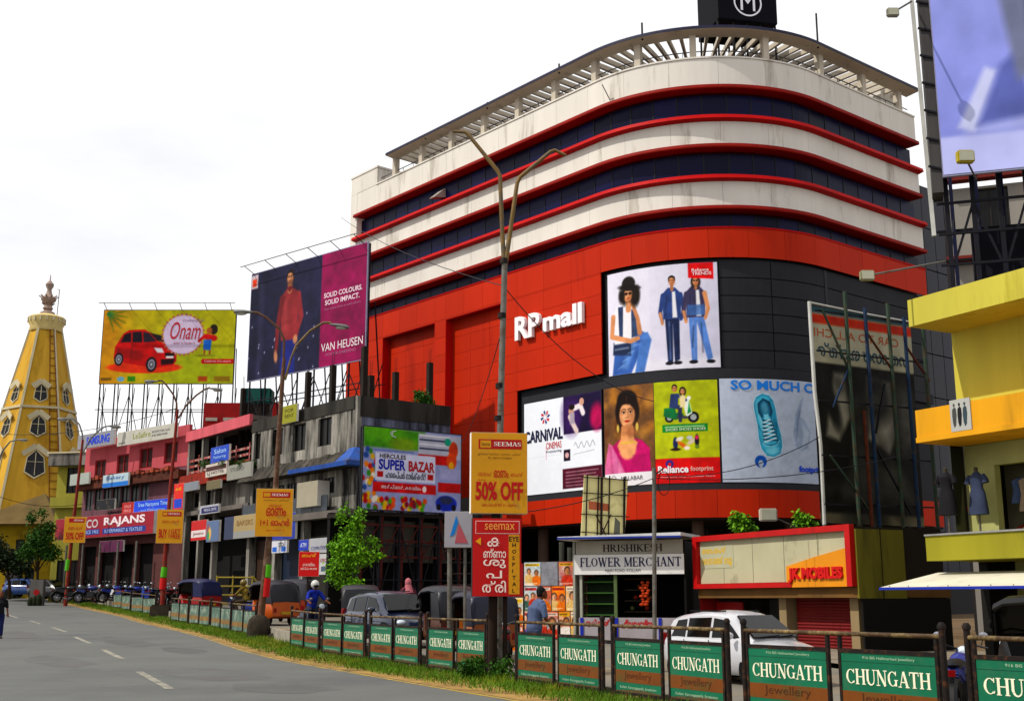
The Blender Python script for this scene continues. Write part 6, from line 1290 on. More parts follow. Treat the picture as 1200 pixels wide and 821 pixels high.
for k, x in enumerate((2.2, 2.34)):
    gd = thing('flower_garland', 'orange marigold garland hanging in the flower stall, %s' % ('left', 'middle', 'right')[k], 'garland', (0,0,0), 0, 'garlands in the flower stall')
    R_ = Matrix.Rotation(rz, 3, 'Z'); p = R_@Vector((x, .2, zb-.25)); gd.location = fl.location+p
    for j in range(9): MB().ell((.04*sin(j*2.1+k), .03*cos(j), -.085*j), (.06+.01*(j % 3), .07, .05), 8, 5).build('flower', mat('marigold', ('a8480c', 'a82a10', 'b8700c')[k], .8, .3, 8), gd)
# poster covered wall
loc, rz, W_, H_ = place(614, 696, 657, 700, 41, 39.6)
pw = thing('poster_wall', 'hoarding wall pasted with bright overlapping posters beside flower stall', 'wall', (loc[0], loc[1], g(40)+.3), rz)
Hh = zat(loc[0], loc[1], 658)-pw.location.z
MB().box(0, W_, .02, .12, 0, Hh).build('panel', mat('dirty_panel', '4a4640'), pw)
def art_poster(seed):
    def f(A):
        r = np.random.RandomState(seed); pal = ['d08a48', 'b84a30', 'd8c8a0', 'c8b8b0', 'd88830', '9a4a4a', '9ab0b8', 'd8c8b8']
        a = Art(A, 64, pal[seed % 8]); a.grad(0, 0, A*.4, 1, pal[(seed+3) % 8], .8)
        for k in range(7): a.ell(r.rand()*A, r.rand()*.8, .06+r.rand()*.18, .05+r.rand()*.16, pal[r.randint(8)], r.rand()*90, .12, .6)
        nf = 1+seed % 2
        for k in range(nf):
            x, s_ = A*(k+.5)/nf+r.rand()*.1-.05, (.17, .12)[nf-1]*(1+r.rand()*.4); y = .5+r.rand()*.1
            a.ell(x, y-s_*2.4, s_*1.7, s_*1.7, ['a83828', '5a4a88', 'c8a870', 'd8d0c8', '3a5a50', 'c86a20'][r.randint(6)], 0, .04); a.ell(x, y+s_*.25, s_*.85, s_*1.0, '3a2a22', 0, .03); a.ell(x, y, s_*.62, s_*.85, ['c08a64', 'a8704c', 'd0a080'][r.randint(3)], 0, .03); a.ell(x+s_*.3, y-.02, s_*.25, s_*.6, '7a4a34', 0, .05, .6)
        b_ = r.rand()*.5; a.rect(A*.06, .84, A*.94, .95, ['d8d0c0', 'a82020', 'c8a020', 'e0dcd0'][r.randint(4)], .015, .9); a.line([(A*.12,.9),(A*(.6+b_*.5),.9)],.045,'3a2a28',.02,.7); a.line([(A*.1,.1),(A*.8,.1)],.03,'e8e0d0',.02,.7); a.line([(A*.1,.05),(A*.6,.05)],.02,'e8e0d0',.02,.6); return a.noise(.35, seed)
    return f
k = 0
for r_, (z0, z1, n_) in enumerate(((.05, Hh*.36, 6), (Hh*.37, Hh*.68, 5), (Hh*.69, Hh-.02, 4))):
    for i in range(n_):
        x0 = W_*i/n_+.01; x1 = W_*(i+1)/n_-.02
        if r_ == 2 and i == 1:
            MB().box(x0, x1, -.01, .015, z0, z1).build('silver_sheet', mat('silver_sheet', '8a8a90', .35, .35, 4, metal=.4), pw); continue
        art_poster(k*3+r_).__call__((x1-x0)/(z1-z0)).mesh(flat(x1-x0, z1-z0, .008-.003*(k % 3), x0, z0), 'poster', pw); k += 1
MB().box(-.55, -.05, .0, .1, 0, Hh*.98).build('red_door', mat('red_door', '8a141c', .7, .2, 1), pw)
MB().tube([(W_*.3, 1.2, 0), (W_*.3, 1.2, Hh+.7)], .09, 8).build('stump', mat('grey_stump', '4a4a44', .9, .3, 2), pw); MB().tube([(W_*.42, 1.2, 0), (W_*.42, 1.2, Hh+.5)], .09, 8).build('stump', mat('grey_stump', '4a4a44'), pw); MB().tube([(W_*.8, 1.2, 0), (W_*.8, 1.2, Hh+.6)], .09, 8).build('stump', mat('grey_stump', '4a4a44'), pw)
loc, rz, W_, H_ = place(584, 613, 697, 740, 34, 33.5)
p2 = thing('poster_board', 'low board with orange and green film posters under hospital sign', 'board', (loc[0], loc[1], .2), rz)
MB().box(0, W_, .02, .08, 0, 1.55).build('panel', mat('dirty_panel', '4a4640'), p2)
for i in range(2):
    for j in range(2): art_poster(20+i*2+j)((W_/2)/.75).mesh(flat(W_/2-.02, .74, .01-.003*(i+j), i*W_/2+.01, .02+j*.76), 'poster', p2)
# mobile shop
Aj = Vector((5.76, 37.5, 0)); Bj = Vector((8.85, 31.0, 0)); dj = Bj-Aj; WJ = dj.length; zg = lane_z(34)
js = thing('mobile_shop', 'mobile phone shop with red framed sign and red shutter', 'shop', (Aj.x, Aj.y, zg), rot_of(Aj, Bj))
zt_j, zb_j = zat(Aj.x, Aj.y, 629)-zg, zat(Aj.x, Aj.y, 689.5)-zg
rfm = mat('red_sign_frame', 'a8140c', .5, .12, 2); fr = MB()
MB().box(.22, WJ-.22, -.02, .0, zb_j+.15, zt_j-.15).build('sign_face', mat('pale_sign_face', 'aaa68e', .6, .08, .8, dirt=(.15, '7a765f', 1)), js)
for q in ((0, WJ, zt_j-.16, zt_j), (0, WJ*.66, zb_j, zb_j+.14)): MB().box(q[0], q[1], -.16, -.0, q[2], q[3]).build('sign_frame', rfm, js)
MB().box(0, .2, -.16, 0, zb_j+.141, zt_j-.161).build('sign_frame', rfm, js); MB().box(WJ-.2, WJ, -.16, 0, zb_j, zt_j-.161).build('sign_frame', rfm, js)
for k in range(1, 5): MB().box(WJ*k/5-.008, WJ*k/5+.008, -.024, -.0205, zb_j+.16, zt_j-.16).build('seam', mat('seam_grey', '6a6858', .7, 0), js)
MB().slab([(WJ*.63, zb_j), (WJ-.201, zb_j), (WJ-.201, zt_j*.62+zb_j*.38), (WJ*.8, zt_j*.5+zb_j*.5), (WJ*.63, zt_j*.36+zb_j*.64)], -.14, -.03).build('yellow_swoosh', mat('sign_yellow', 'c88a08', .5, .1, 1), js)
lettering(js, 'JK MOBILES', WJ*.65, WJ*.955, zb_j+.12, zb_j+.52, -.2, ink('b8100a'), bold=.05, ext=.06)
MB().box(.24, WJ*.27, -.03, -.021, zt_j-.98, zt_j-.3).build('poster', mat('poster_pale', 'a8a690', .6, .05, 2), js)
lettering(js, 'ഓണം ഓഫർ', .36, WJ*.22, zt_j-.55, zt_j-.34, -.034, ink('c8a808'), bold=.03); lettering(js, 'മൊബൈൽ മേള', .3, WJ*.26, zt_j-.92, zt_j-.62, -.034, ink('c8a808'), bold=.03)
olv = mat('olive_side', '6f6a30', .8, .15, .8, streak=1, dirt=(.3, '4a4620', 1))
MB().box(WJ-.001, WJ+.06, .001, 1.6, zb_j-.3, zt_j-.12).build('side_panel', olv, js); MB().box(WJ, WJ+.07, .8, .82, zb_j-.3, zt_j-.12).build('side_seam', dk, js)
MB().box(0, WJ, .02, 3.2, zb_j-.28, zb_j-.01).build('soffit_slab', mat('soffit_brown', '6a5030', .8, .2, 1), js); MB().box(0, WJ-.01, .02, 3.0, zb_j, zt_j-.05).build('sign_box', mat('dull_soffit', '2a2420'), js)
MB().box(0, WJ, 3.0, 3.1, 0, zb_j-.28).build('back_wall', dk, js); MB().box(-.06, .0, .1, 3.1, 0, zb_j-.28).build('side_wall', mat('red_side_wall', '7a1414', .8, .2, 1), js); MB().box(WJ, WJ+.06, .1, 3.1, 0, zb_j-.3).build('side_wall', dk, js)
pil = mat('beige_pillar', '8a7a60', .8, .15, 1, streak=1)
for u in (.52, .93): MB().box(WJ*u-.16, WJ*u+.16, .3, .7, 0, zb_j-.28).build('pillar', pil, js)
sm = mat('red_shutter', '6a100c', .6, .15, 1)
for k in range(22): MB().tube([(WJ*.56, .6, .05+k*.085), (WJ*.89, .6, .05+k*.085)], .046, 6, False).build('shutter_slat', sm, js)
MB().box(.1, WJ*.2, .6, .66, .2, zb_j-.4).build('red_poster_panel', mat('red_panel2', '8a1a18', .6, .2, 1), js); MB().box(WJ*.2, WJ*.5, 1.6, 1.7, 0, zb_j-.3).build('glass_counter', mat('dusty_glass', '3a3c3c'), js)
MB().box(-1.0, 0, .8, 3.1, 0, zt_j-.3).build('party_wall', mat('grimy_concrete', '6d6a66'), js)
# yellow fashion building
O_ = Vector((9.62, 28.0, 0)); yrz = atan2(-.875, .485)
yb = thing('yellow_building', 'yellow fashion shop with projecting slabs and dress window', 'building', (O_.x, O_.y, 0), yrz)
def zY(py): return zat(O_.x, O_.y, py)
LY = 9.0; yl = mat('pale_yellow_paint', 'b6ae5c', .75, .14, .6, streak=1, dirt=(.3, '8f8434', .7)); mus = mat('mustard_paint', 'cc9a26', .75, .14, .6, streak=1, dirt=(.3, 'a07a1c', .8))
MB().box(0, LY, 0, 1.4, zY(383), zY(352)).build('roof_slab', yl, yb); MB().box(.15, LY, .15, 8, zY(352)+.003, zY(352)+.05).build('roof_deck', conc, yb)
MB().box(0, LY, 0, 1.4, zY(519), zY(481)).build('mustard_slab', mus, yb); MB().box(0, LY, -.04, 0, zY(519), zY(513)).build('mustard_lip', mus, yb)
MB().box(.02, LY, .02, 1.9, zY(657), zY(628)).build('sill_slab', mat('olive_sill', '8f8a3c', .7, .15, .8, streak=1, dirt=(.25, '5a5a2c', .8)), yb)
MB().box(.02, LY, -.02, .02, zY(628), zY(626)).build('sill_rail', mat('pale_metal', '8a8a88'), yb)
MB().box(.05, LY, 1.4, 8, zY(519)+.01, zY(352)-.02).build('upper_wall', yl, yb)
MB().box(.05, LY, 2.7, 8, -.1, zY(519)).build('lower_wall', mat('olive_wall', 'a8a878', .8, .2, .8), yb)
MB().box(.05, .3, 1.72, 2.7, -.1, zY(519)).build('end_pier', mat('dark_pier', '1c1a16', .8, .3, 1), yb)
sw = [(.9, LY-.5, zY(628)+.0, zY(545))]
wall(LY-.3, zY(628), zY(519), sw, .2, 1.5, .06).build('shop_wall', mat('olive_wall', '6a6a40'), yb)
MB().box(-.02, .05, 1.05, 1.49, zY(628), zY(519)).build('glass_end', mat('smoky_glass', '1a1c1c', .15, .2, 1, spec=.4), yb)
# fashion print on the mustard slab
loc_, _, _, _ = place(1141, 1164, 474, 510, 26.8); fx = (Vector((loc_[0], loc_[1], 0))-O_).length
fs_ = MB().box(1.05, 1.62, -.03, -.002, zY(512.5), zY(477)).build('fashion_plate', mat('plate_grey', 'a8a8a4', .6, .08, 2), yb)
for k, x in enumerate((1.17, 1.32, 1.47)):
    z0, z1 = zY(508), zY(480); hh = z1-z0
    MB().slab([(x-.05,z0+.1),(x-.02,z0),(x+.03,z0+.05),(x+.06,z0+hh*.5),(x+.05,z0+hh*.75),(x+.01,z0+hh*.82),(x-.05,z0+hh*.72),(x-.06,z0+hh*.45)], -.036, -.031).ell((x, -.034, z1-.06), (.028, .004, .04), 8, 6).build('sketch_figure', ink(('4a4a48', '1a1a1c', '3a4a50')[k]), fs_)
# awning, ground floor
aw = MB(); aw.add([(-.2,-1.3,zY(690)),(LY,-1.3,zY(690)),(LY,.6,zY(672)),(-.2,.6,zY(672)),(-.2,-1.3,zY(688)),(LY,-1.3,zY(688)),(LY,.6,zY(670)),(-.2,.6,zY(670))], [(0,1,2,3),(7,6,5,4),(0,4,5,1),(1,5,6,2),(2,6,7,3),(3,7,4,0)]); aw.build('awning', mat('white_awning', 'c8c4b4', .7, .1, 1, dirt=(.25, '9a9a90', 2)), yb)
MB().box(-.2, LY, -1.34, -1.302, zY(691), zY(688)).build('awning_edge', ink('2a3a98'), yb)
for k in range(14): MB().lathe([(.012, -1.325), (.012, -1.31)], 6, (.1+k*.55, 0, zY(687)), 'y').build('awning_rivet', iron, yb)
MB().box(.3, LY, 3.0, 3.2, 0, zY(657)).build('ground_back', dk, yb)
# mannequins and hanging clothes
R_y = Matrix.Rotation(yrz, 3, 'Z')
def mann(label, x, y, dress, dark=False):
    p = O_+R_y@Vector((x, y, 0)); m = thing('mannequin', label, 'mannequin', (p.x, p.y, zY(628)+.02), yrz)
    MB().lathe([(.2, 0), (.2, .03), (.025, .05), (.025, .55)], 12).build('stand', steel, m, True)
    b = MB().lathe([(.22, .45), (.2, .7), (.17, .95), (.125, 1.08), (.16, 1.25), (.17, 1.32), (.08, 1.4), (.05, 1.44)], 14); b.v = [(v[0]*1.15, v[1]*.75, v[2]) for v in b.v]; b.build('dress', dress, m, True)
    for s in (-1, 1): MB().tube([(s*.17, 0, 1.34), (s*.23, 0, 1.26), (s*.25, 0, 1.17)], [.07, .075, .08], 8).build('sleeve', dress, m, True)
    MB().lathe([(.045, 1.4), (.045, 1.5), (.055, 1.52), (.02, 1.55)], 10).build('neck_cap', mat('neck_cap', '4a4438', .6, .1, 2), m, True)
mann('mannequin in slate blue dress behind shop window', .95, .8, mat('slate_blue_cloth', '3a4258', .8, .2, 3))
mann('mannequin in black dress at dark end of window', .5, .3, mat('black_cloth', '121016', .8, .2, 3))
ORD = 'first second third fourth fifth sixth seventh eighth ninth tenth eleventh twelfth thirteenth fourteenth'.split()
cl = ['5a6a90', '8a8a98', '3a5a88', 'a89888', '7a3020', 'a85a20', '8a1c18', 'c0a070', '2a2a30', '9a9aa8']
MB().box(.3, LY-.5, 2.6, 2.69, zY(628), zY(519)).build('shop_back', mat('shop_back_wall', '8a8672', .8, .2, 1), yb)
for r_ in range(2):
    zt = zY(558)-r_*1.1
    rk = thing('clothes_rail', 'hanging rail in the dress shop, %s of two' % ('upper', 'lower')[r_], 'rail', O_+R_y@Vector((.95, 2.15, zt)), yrz, 'rails in the dress shop')
    MB().tube([(0, 0, 0), (4, 0, 0)], .015, 6).build('bar', steel, rk)
    for k in range(14):
        x = .12+k*.2; c_ = cl[(k*3+r_*4) % 10]; ln = .62+.2*((k*7) % 3)
        gm_ = thing('garment', '%s garment from the left on the %s rail of the dress shop' % (ORD[k], ('upper', 'lower')[r_]), 'garment', O_+R_y@Vector((.95+x, 2.15, zt)), yrz+.9, 'garments on the %s rail' % ('upper', 'lower')[r_])
        MB().slab([(-.2,-.1),(-.03,-.02),(.03,-.02),(.2,-.1),(.16,-ln*.5),(.24,-ln),(-.24,-ln),(-.16,-ln*.5)], -.03, .03).build('cloth', mat('cloth_'+c_, c_, .85, .2, 4), gm_, bevel=.015)
        MB().tube([(0,0,-.02),(0,0,.03)], .008, 5).build('hanger', iron, gm_)
# pale building behind the lilac billboard
bb = thing('background_building', 'pale apartment block behind the billboard scaffold', 'building', (at(1112, 300, 46).x, 46, 0), radians(-20))
ob = [(1+i*2.6, 2.4+i*2.6, 3+j*3.3, 4.7+j*3.3) for i in range(5) for j in range(5)]
wall(14, 0, 18.0, ob).build('wall', mat('pale_block_wall', '8a8680', .8, .15, .6, streak=1, dirt=(.3, '5a5650', .6)), bb); windows(bb, ob); MB().box(0, 14, .4, 8, 0, 17.8).build('core', dk, bb)
for j in range(5): MB().box(-.1, 14, -.5, -.003, 5.0+j*3.3, 5.15+j*3.3).build('sunshade', mat('red_sunshade', '6a2a24', .8, .2, 1), bb)
# ------------------------------------------------------------------ vehicles
tyre = mat('tyre_rubber', '121212', .9, .15, 6); rim = mat('rim_alloy', '7a7a7c', .4, .15, 5, metal=.7); vglass = mat('car_glass', '07090d', .1, .1, 1, spec=.22); blackp = mat('black_plastic', '111113', .5, .1, 4); chrome = mat('bright_metal', '9a9aa0', .25, .1, 4, metal=.9)
lampw = mat('headlamp_glass', 'b8c0c8', .15, .1, 4, spec=.6); lampr = mat('tail_lamp', '7a0c0c', .25, .1, 4)
def wheel(t, x, y, r, w_, side):
    o = MB().lathe([(r*.62, -w_/2), (r*.92, -w_/2), (r, -w_*.3), (r, w_*.3), (r*.92, w_/2), (r*.62, w_/2)], 20, (x, y, r), 'y').build('wheel', tyre, t, True)
    MB().lathe([(r*.6, -w_*.42), (r*.62, w_*.42)], 14, (x, y, r), 'y').build('rim', rim, o, True); return o
def loft(st, ring):
    vs = []; fs = []; n = None
    for x in st:
        h = ring(x); full = h+[(-a, b) for a, b in reversed(h)]; n = len(full); vs += [(x, a, b) for a, b in full]
    m = len(st)
    for i in range(m-1):
        for k in range(n): fs.append((i*n+k, i*n+(k+1) % n, (i+1)*n+(k+1) % n, (i+1)*n+k))
    fs += [tuple(range(n)), tuple((m-1)*n+k for k in range(n))]
    return MB().add(vs, fs)
def ip(x, tb):
    for (a, b), (c, d) in zip(tb[:-1], tb[1:]):
        if x <= c: return b+(d-b)*max(0, (x-a))/(c-a)
    return tb[-1][1]
def car(label, loc, rz, paint, sc=1.0):
    t = thing('car', label, 'car', loc, rz); t.scale = (sc, sc, sc)
    wt = [(-1.78,.62),(-1.65,.74),(-1.2,.79),(0,.8),(1.0,.79),(1.5,.72),(1.7,.6),(1.78,.45)]; bt = [(-1.78,.8),(-1.6,.9),(-.8,.9),(.6,.88),(.95,.86),(1.4,.78),(1.65,.66),(1.78,.5)]; zb = [(-1.78,.35),(-1.5,.2),(1.5,.18),(1.78,.3)]
    st = [-1.78,-1.74,-1.6,-1.3,-.8,-.2,.4,.8,.95,1.2,1.45,1.62,1.73,1.78]
    def ring(x): w_ = ip(x, wt); b = ip(x, bt); z = ip(x, zb); return [(0, z), (w_*.86, z), (w_*.97, z+.1), (w_, z+(b-z)*.45), (w_*.985, b-.07), (w_*.93, b-.005), (w_*.5, b+.04), (0, b+.055)]
    body = loft(st, ring).build('body', paint, t, True)
    rt = [(-1.62,1.12),(-1.45,1.34),(-1.0,1.44),(-.3,1.47),(.2,1.44),(.42,1.36),(1.0,.9)]; sg = [-1.66,-1.58,-1.45,-1.2,-.8,-.3,.1,.35,.55,.8,1.02]
    def gw(x): return ip(x, wt)*.94, ip(x, wt)*.76
    def ring2(x): a, b = gw(x); zr = max(ip(x, rt), ip(x, bt)+.02); z0 = ip(x, bt)-.05; return [(0, z0), (a, z0), (a+(b-a)*.9, z0+(zr-z0)*.86), (b*.86, zr-.02), (b*.4, zr+.015), (0, zr+.02)]
    loft(sg, ring2).build('cabin', paint, t, True)
    def side(x, z): a, b = gw(x); zr = max(ip(x, rt), ip(x, bt)+.02); z0 = ip(x, bt)-.05; u = (z-z0)/((zr-z0)*.86); return a+(b-a)*.9*u+.012
    for s in (-1, 1):
        for poly in ([(-1.42,.93),(-.95,.93),(-.95,1.3),(-1.25,1.27)], [(-.88,.93),(-.18,.93),(-.18,1.34),(-.88,1.32)], [(-.1,.93),(.72,.92),(.3,1.28),(-.1,1.33)]):
            MB().add([(x, s*side(x, z), z) for x, z in poly]+[(x, s*(side(x, z)-.01), z) for x, z in poly], [(0,1,2,3),(7,6,5,4),(0,4,5,1),(1,5,6,2),(2,6,7,3),(3,7,4,0)]).build('side_window', vglass, t)
        for x in (-1.12, 1.08):
            MB().lathe([(.36, -.012), (.36, .012)], 20, (x, s*(ip(x, wt)-.002), .3), 'y').build('wheel_arch', blackp, t); wheel(t, x, s*(ip(x, wt)-.06), .285, .17, s)
        d = MB().box(-.92, -.905, min(s*.79, s*.803), max(s*.79, s*.803), .3, .88).box(-.15, -.135, min(s*.79, s*.803), max(s*.79, s*.803), .3, .88).build('door_seam', blackp, t)
        MB().box(-.45, -.28, min(s*.8, s*.82), max(s*.8, s*.82), .76, .79).build('door_handle', paint, t)
        MB().ell((1.58, s*.52, .64), (.16, .15, .08), 12, 8).build('headlight', lampw, t, True); MB().box(-1.76, -1.6, s*.66-.07, s*.66+.07, .75, 1.0).build('tail_light', lampr, t, bevel=.03)
        mr_ = MB().ell((.62, s*.92, .98), (.06, .11, .075), 10, 8).build('mirror', paint, t, True); MB().bar((.64, s*.78, .93), (.63, s*.88, .96), .03).build('mirror_arm', blackp, mr_)
    fr = [(1.0,-.63,.935),(1.0,.63,.935),(.43,.5,1.36),(.43,-.5,1.36)]
    MB().add([(x+.035, y, z+.03) for x, y, z in fr]+[(x, y, z) for x, y, z in fr], [(0,1,2,3),(7,6,5,4),(0,4,5,1),(1,5,6,2),(2,6,7,3),(3,7,4,0)]).build('windshield', vglass, t)
    rr = [(-1.67,-.55,.98),(-1.67,.55,.98),(-1.52,.48,1.3),(-1.52,-.48,1.3)]
    MB().add([(x-.03, y, z) for x, y, z in rr]+[(x+.02, y, z) for x, y, z in rr], [(0,1,2,3),(7,6,5,4),(0,4,5,1),(1,5,6,2),(2,6,7,3),(3,7,4,0)]).build('rear_window', vglass, t)
    MB().box(1.72, 1.8, -.4, .4, .3, .4).build('grille', blackp, t, bevel=.02); MB().box(1.765, 1.81, -.25, .25, .43, .52).build('number_plate', mat('plate_white', 'b8b8b0', .5, .05, 3), t); MB().box(-1.82, -1.75, -.25, .25, .55, .66).build('number_plate', mat('plate_white', 'b8b8b0'), t)
    MB().bar((1.06, -.5, .955), (1.04, .1, .985), .02).bar((1.06, .05, .955), (1.03, .5, .985), .02).build('wiper', blackp, t)
    for s in (-1, 1): MB().box(-1.0, .1, s*.5-.015, s*.5+.015, 1.455, 1.485).build('roof_rail', blackp, t)
    return t
def autorick(label, loc, rz, low='4a2a14', hood='10111c', sc=1.0):
    t = thing('autorickshaw', label, 'autorickshaw', loc, rz, 'autorickshaws on the service lane'); t.scale = (sc, sc, sc)
    hm = mat('hood_'+hood, hood, .35, .2, 2, spec=.3); lm = mat('rick_body_'+low, low, .45, .12, 2, spec=.3)
    pr = [(.62,1.5),(.6,1.62),(.3,1.72),(-.3,1.75),(-.8,1.7),(-1.08,1.58),(-1.2,1.3),(-1.24,.9)]; pin = [(x+(.0 if i > 4 else 0)+(.04 if i > 4 else 0), z-.04) for i, (x, z) in enumerate(pr)]
    mb = MB(); n = len(pr)
    for w_, zd in ((.66, 0),):
        ys_ = [-.66, -.62, -.5, 0, .5, .62, .66]; dz = [-.14, -.05, 0, .02, 0, -.05, -.14]; m = len(ys_)
        vs = [(x, y, z+d) for x, z in pr for y, d in zip(ys_, dz)]+[(x, y*.97, z+d) for x, z in pin for y, d in zip(ys_, dz)]
        fs = [(i*m+k, i*m+k+1, (i+1)*m+k+1, (i+1)*m+k) for i in range(n-1) for k in range(m-1)]; o_ = n*m
        fs += [tuple(o_+q for q in reversed(f)) for f in fs]
        for i in range(n-1): fs += [(i*m, (i+1)*m, o_+(i+1)*m, o_+i*m), (i*m+m-1, o_+i*m+m-1, o_+(i+1)*m+m-1, (i+1)*m+m-1)]
        fs += [(k, o_+k, o_+k+1, k+1) for k in range(m-1)]
        mb.add(vs, fs)
    mb.build('hood', hm, t, True)
    for s in (-1, 1): MB().slab([(-1.22,.85),(-.55,.85),(-.5,1.55),(-1.05,1.52)], -.01, .01).build('hood_side', hm, t).location = (0, s*.645, 0)
    wt = [(-1.25,.62),(-.6,.66),(.2,.62),(.7,.42),(1.05,.22),(1.15,.16)]
    def ring(x): w_ = ip(x, wt); top = ip(x, [(-1.25,.88),(-.5,.88),(-.35,.5),(.25,.45),(.55,.95),(.75,1.0),(1.05,.75),(1.15,.6)]); z = ip(x, [(-1.25,.35),(-.9,.25),(.6,.25),(1.15,.4)]); return [(0, z), (w_*.9, z), (w_, z+.12), (w_, top-.08), (w_*.92, top), (0, top+.02)]
    loft([-1.25,-1.15,-.9,-.55,-.42,-.3,.1,.3,.5,.62,.75,.9,1.05,1.15], ring).build('tub', lm, t, True)
    MB().add([(.74,-.48,.98),(.74,.48,.98),(.63,.56,1.52),(.63,-.56,1.52)]+[(.72,-.48,.98),(.72,.48,.98),(.61,.56,1.52),(.61,-.56,1.52)], [(0,1,2,3),(7,6,5,4),(0,4,5,1),(1,5,6,2),(2,6,7,3),(3,7,4,0)]).build('windshield', vglass, t)
    for s in (-1, 1):
        MB().tube([(.73, s*.5, .95), (.62, s*.6, 1.55)], .02, 6).build('screen_pillar', blackp, t); MB().tube([(-.45, s*.63, .85), (-.45, s*.64, 1.62)], .018, 6).build('side_pillar', blackp, t); wheel(t, -.8, s*.5, .21, .11, s)
        MB().ell((.98, s*.17, .72), (.05, .06, .06), 10, 6).build('indicator', mat('amber_lamp', 'a85a0c', .3, .1, 4), t); MB().box(-1.27, -1.24, s*.5-.06, s*.5+.06, .5, .66).build('tail_light', lampr, t); MB().ell((.7, s*.62, 1.2), (.02, .06, .08), 8, 6).build('mirror', blackp, t)
    wheel(t, 1.02, 0, .21, .1, 1); MB().lathe([(.05, 1.08), (.09, 1.12), (.09, 1.16)], 14, (0, 0, .82), 'x').build('headlight', lampw, t, True)
    mg = MB().lathe([(.27, -.07), (.27, .07)], 14, (1.02, 0, .24), 'y'); mg.build('mudguard', lm, t, True)
    MB().box(-1.1, -.55, -.52, .52, .5, .68).box(-1.12, -.98, -.52, .52, .68, 1.15).build('passenger_seat', blackp, t); MB().box(-.1, .22, -.3, .3, .55, .7).build('driver_seat', blackp, t); MB().tube([(.55, -.3, 1.0), (.5, 0, 1.03), (.55, .3, 1.0)], .018, 6).build('handlebar', blackp, t)
    MB().box(-1.29, -1.255, -.22, .22, .42, .52).build('number_plate', mat('plate_yellow', 'a88a10', .5, .05, 3), t)
    return t
def bike(label, loc, rz, tank='1a2a6a', scooter=False, grp='parked motorcycles on the left', sc=1.0):
    t = thing('motorcycle', label, 'motorcycle', loc, rz, grp); t.scale = (sc, sc, sc); tm = mat('tank_'+tank, tank, .3, .1, 3, spec=.4)
    r = .24 if scooter else .3
    for x in (-.62, .66):
        o = MB(); n, m = 20, 6; vs = []; fs = []
        for i in range(n):
            a = 2*pi*i/n
            for k in range(m): b = 2*pi*k/m; q = r-.045+.045*cos(b); vs.append((x+q*cos(a), .05*sin(b), r+q*sin(a)))
        fs = [(i*m+k, ((i+1) % n)*m+k, ((i+1) % n)*m+(k+1) % m, i*m+(k+1) % m) for i in range(n) for k in range(m)]
        wh = o.add(vs, fs).build('wheel', tyre, t, True)
        sp = MB()
        for i in range(6): a = pi*i/6; sp.bar((x-.2*cos(a)*r/.3, 0, r-.2*sin(a)*r/.3), (x+.2*cos(a)*r/.3, 0, r+.2*sin(a)*r/.3), .014)
        sp.lathe([(.05, -.05), (.05, .05)], 10, (x, 0, r), 'y'); sp.build('spokes', chrome, wh)
        fd = MB().tube([(x+(r+.05)*cos(radians(a)), 0, r+(r+.05)*sin(radians(a))) for a in range(20, 171, 25)], .055, 6); fd.v = [(v[0], v[1]*1.3, v[2]) for v in fd.v]; fd.build('mudguard', tm if scooter else blackp, t, True)
    if scooter:
        MB().add([], []); loft([-.9,-.75,-.3,-.1], lambda x: [(0,.35),(.14,.36),(.17,.55),(.13,.74),(0,.76)]).build('rear_body', tm, t, True); MB().box(-.12, .4, -.13, .13, .28, .34).build('footboard', blackp, t)
        MB().slab([(.36,.3),(.46,.3),(.62,.95),(.54,1.0)], -.19, .19).build('leg_shield', tm, t, bevel=.04)
    else:
        MB().ell((.14, 0, .82), (.3, .14, .13), 14, 8).build('tank', tm, t, True); MB().box(-.12, .32, -.13, .13, .32, .62).build('engine', mat('engine_grey', '3a3a3c', .5, .3, 8, metal=.5), t, bevel=.04); MB().tube([(-.62, 0, .32), (-.1, 0, .45), (.2, 0, .68), (.45, 0, .9)], .035, 8).build('frame', blackp, t, True)
        MB().tube([(.25, .12, .35), (.0, .16, .22), (-.8, .17, .33)], [.03, .035, .05], 8).build('exhaust', chrome, t, True); MB().slab([(-.25,.55),(-.75,.68),(-.7,.8),(-.2,.75)], -.1, .1).build('side_panel', tm, t, bevel=.03)
    MB().ell((-.38, 0, .82), (.42, .13, .07), 14, 6).build('seat', blackp, t, True)
    for s in (-1, 1): MB().tube([(.66, s*.07, r), (.5, s*.07, .85), (.44, s*.07, .98)], .022, 6).build('fork', chrome, t); MB().tube([(.44, s*.06, .98), (.4, s*.2, 1.03), (.3, s*.36, 1.0)], .016, 6).build('handlebar', blackp, t); MB().ell((.38, s*.3, 1.17), (.015, .06, .045), 8, 6).build('mirror', chrome, t); MB().tube([(.38, s*.26, 1.02), (.38, s*.3, 1.15)], .007, 5).build('mirror_stalk', blackp, t)
    MB().lathe([(.04, .48), (.095, .54), (.1, .6), (.06, .62)], 14, (0, 0, .92), 'x').build('headlight', lampw, t, True); MB().box(-.92, -.84, -.06, .06, .68, .76).build('tail_light', lampr, t); MB().tube([(-.05, -.1, .3), (-.1, -.22, .02)], .014, 5).build('side_stand', blackp, t)
    return t
def lane(px, Y, dz=0): p = at(px, 703, Y); return Vector((p.x, p.y, g(Y)+lane_z(Y)+.01+dz))
LDIR = atan2(-.89, .45)
car('white hatchback parked behind the railing before mobile shop', lane(866, 24.8), LDIR+.12, mat('white_car_paint', 'b8b8bc', .25, .03, 1, spec=.4, coat=.5), .95)
car('blue grey hatchback parked behind the left railings', lane(459, 36.5), LDIR+.1, mat('bluegrey_car_paint', '20283e', .25, .05, 1, spec=.4, coat=.6), 1.08)
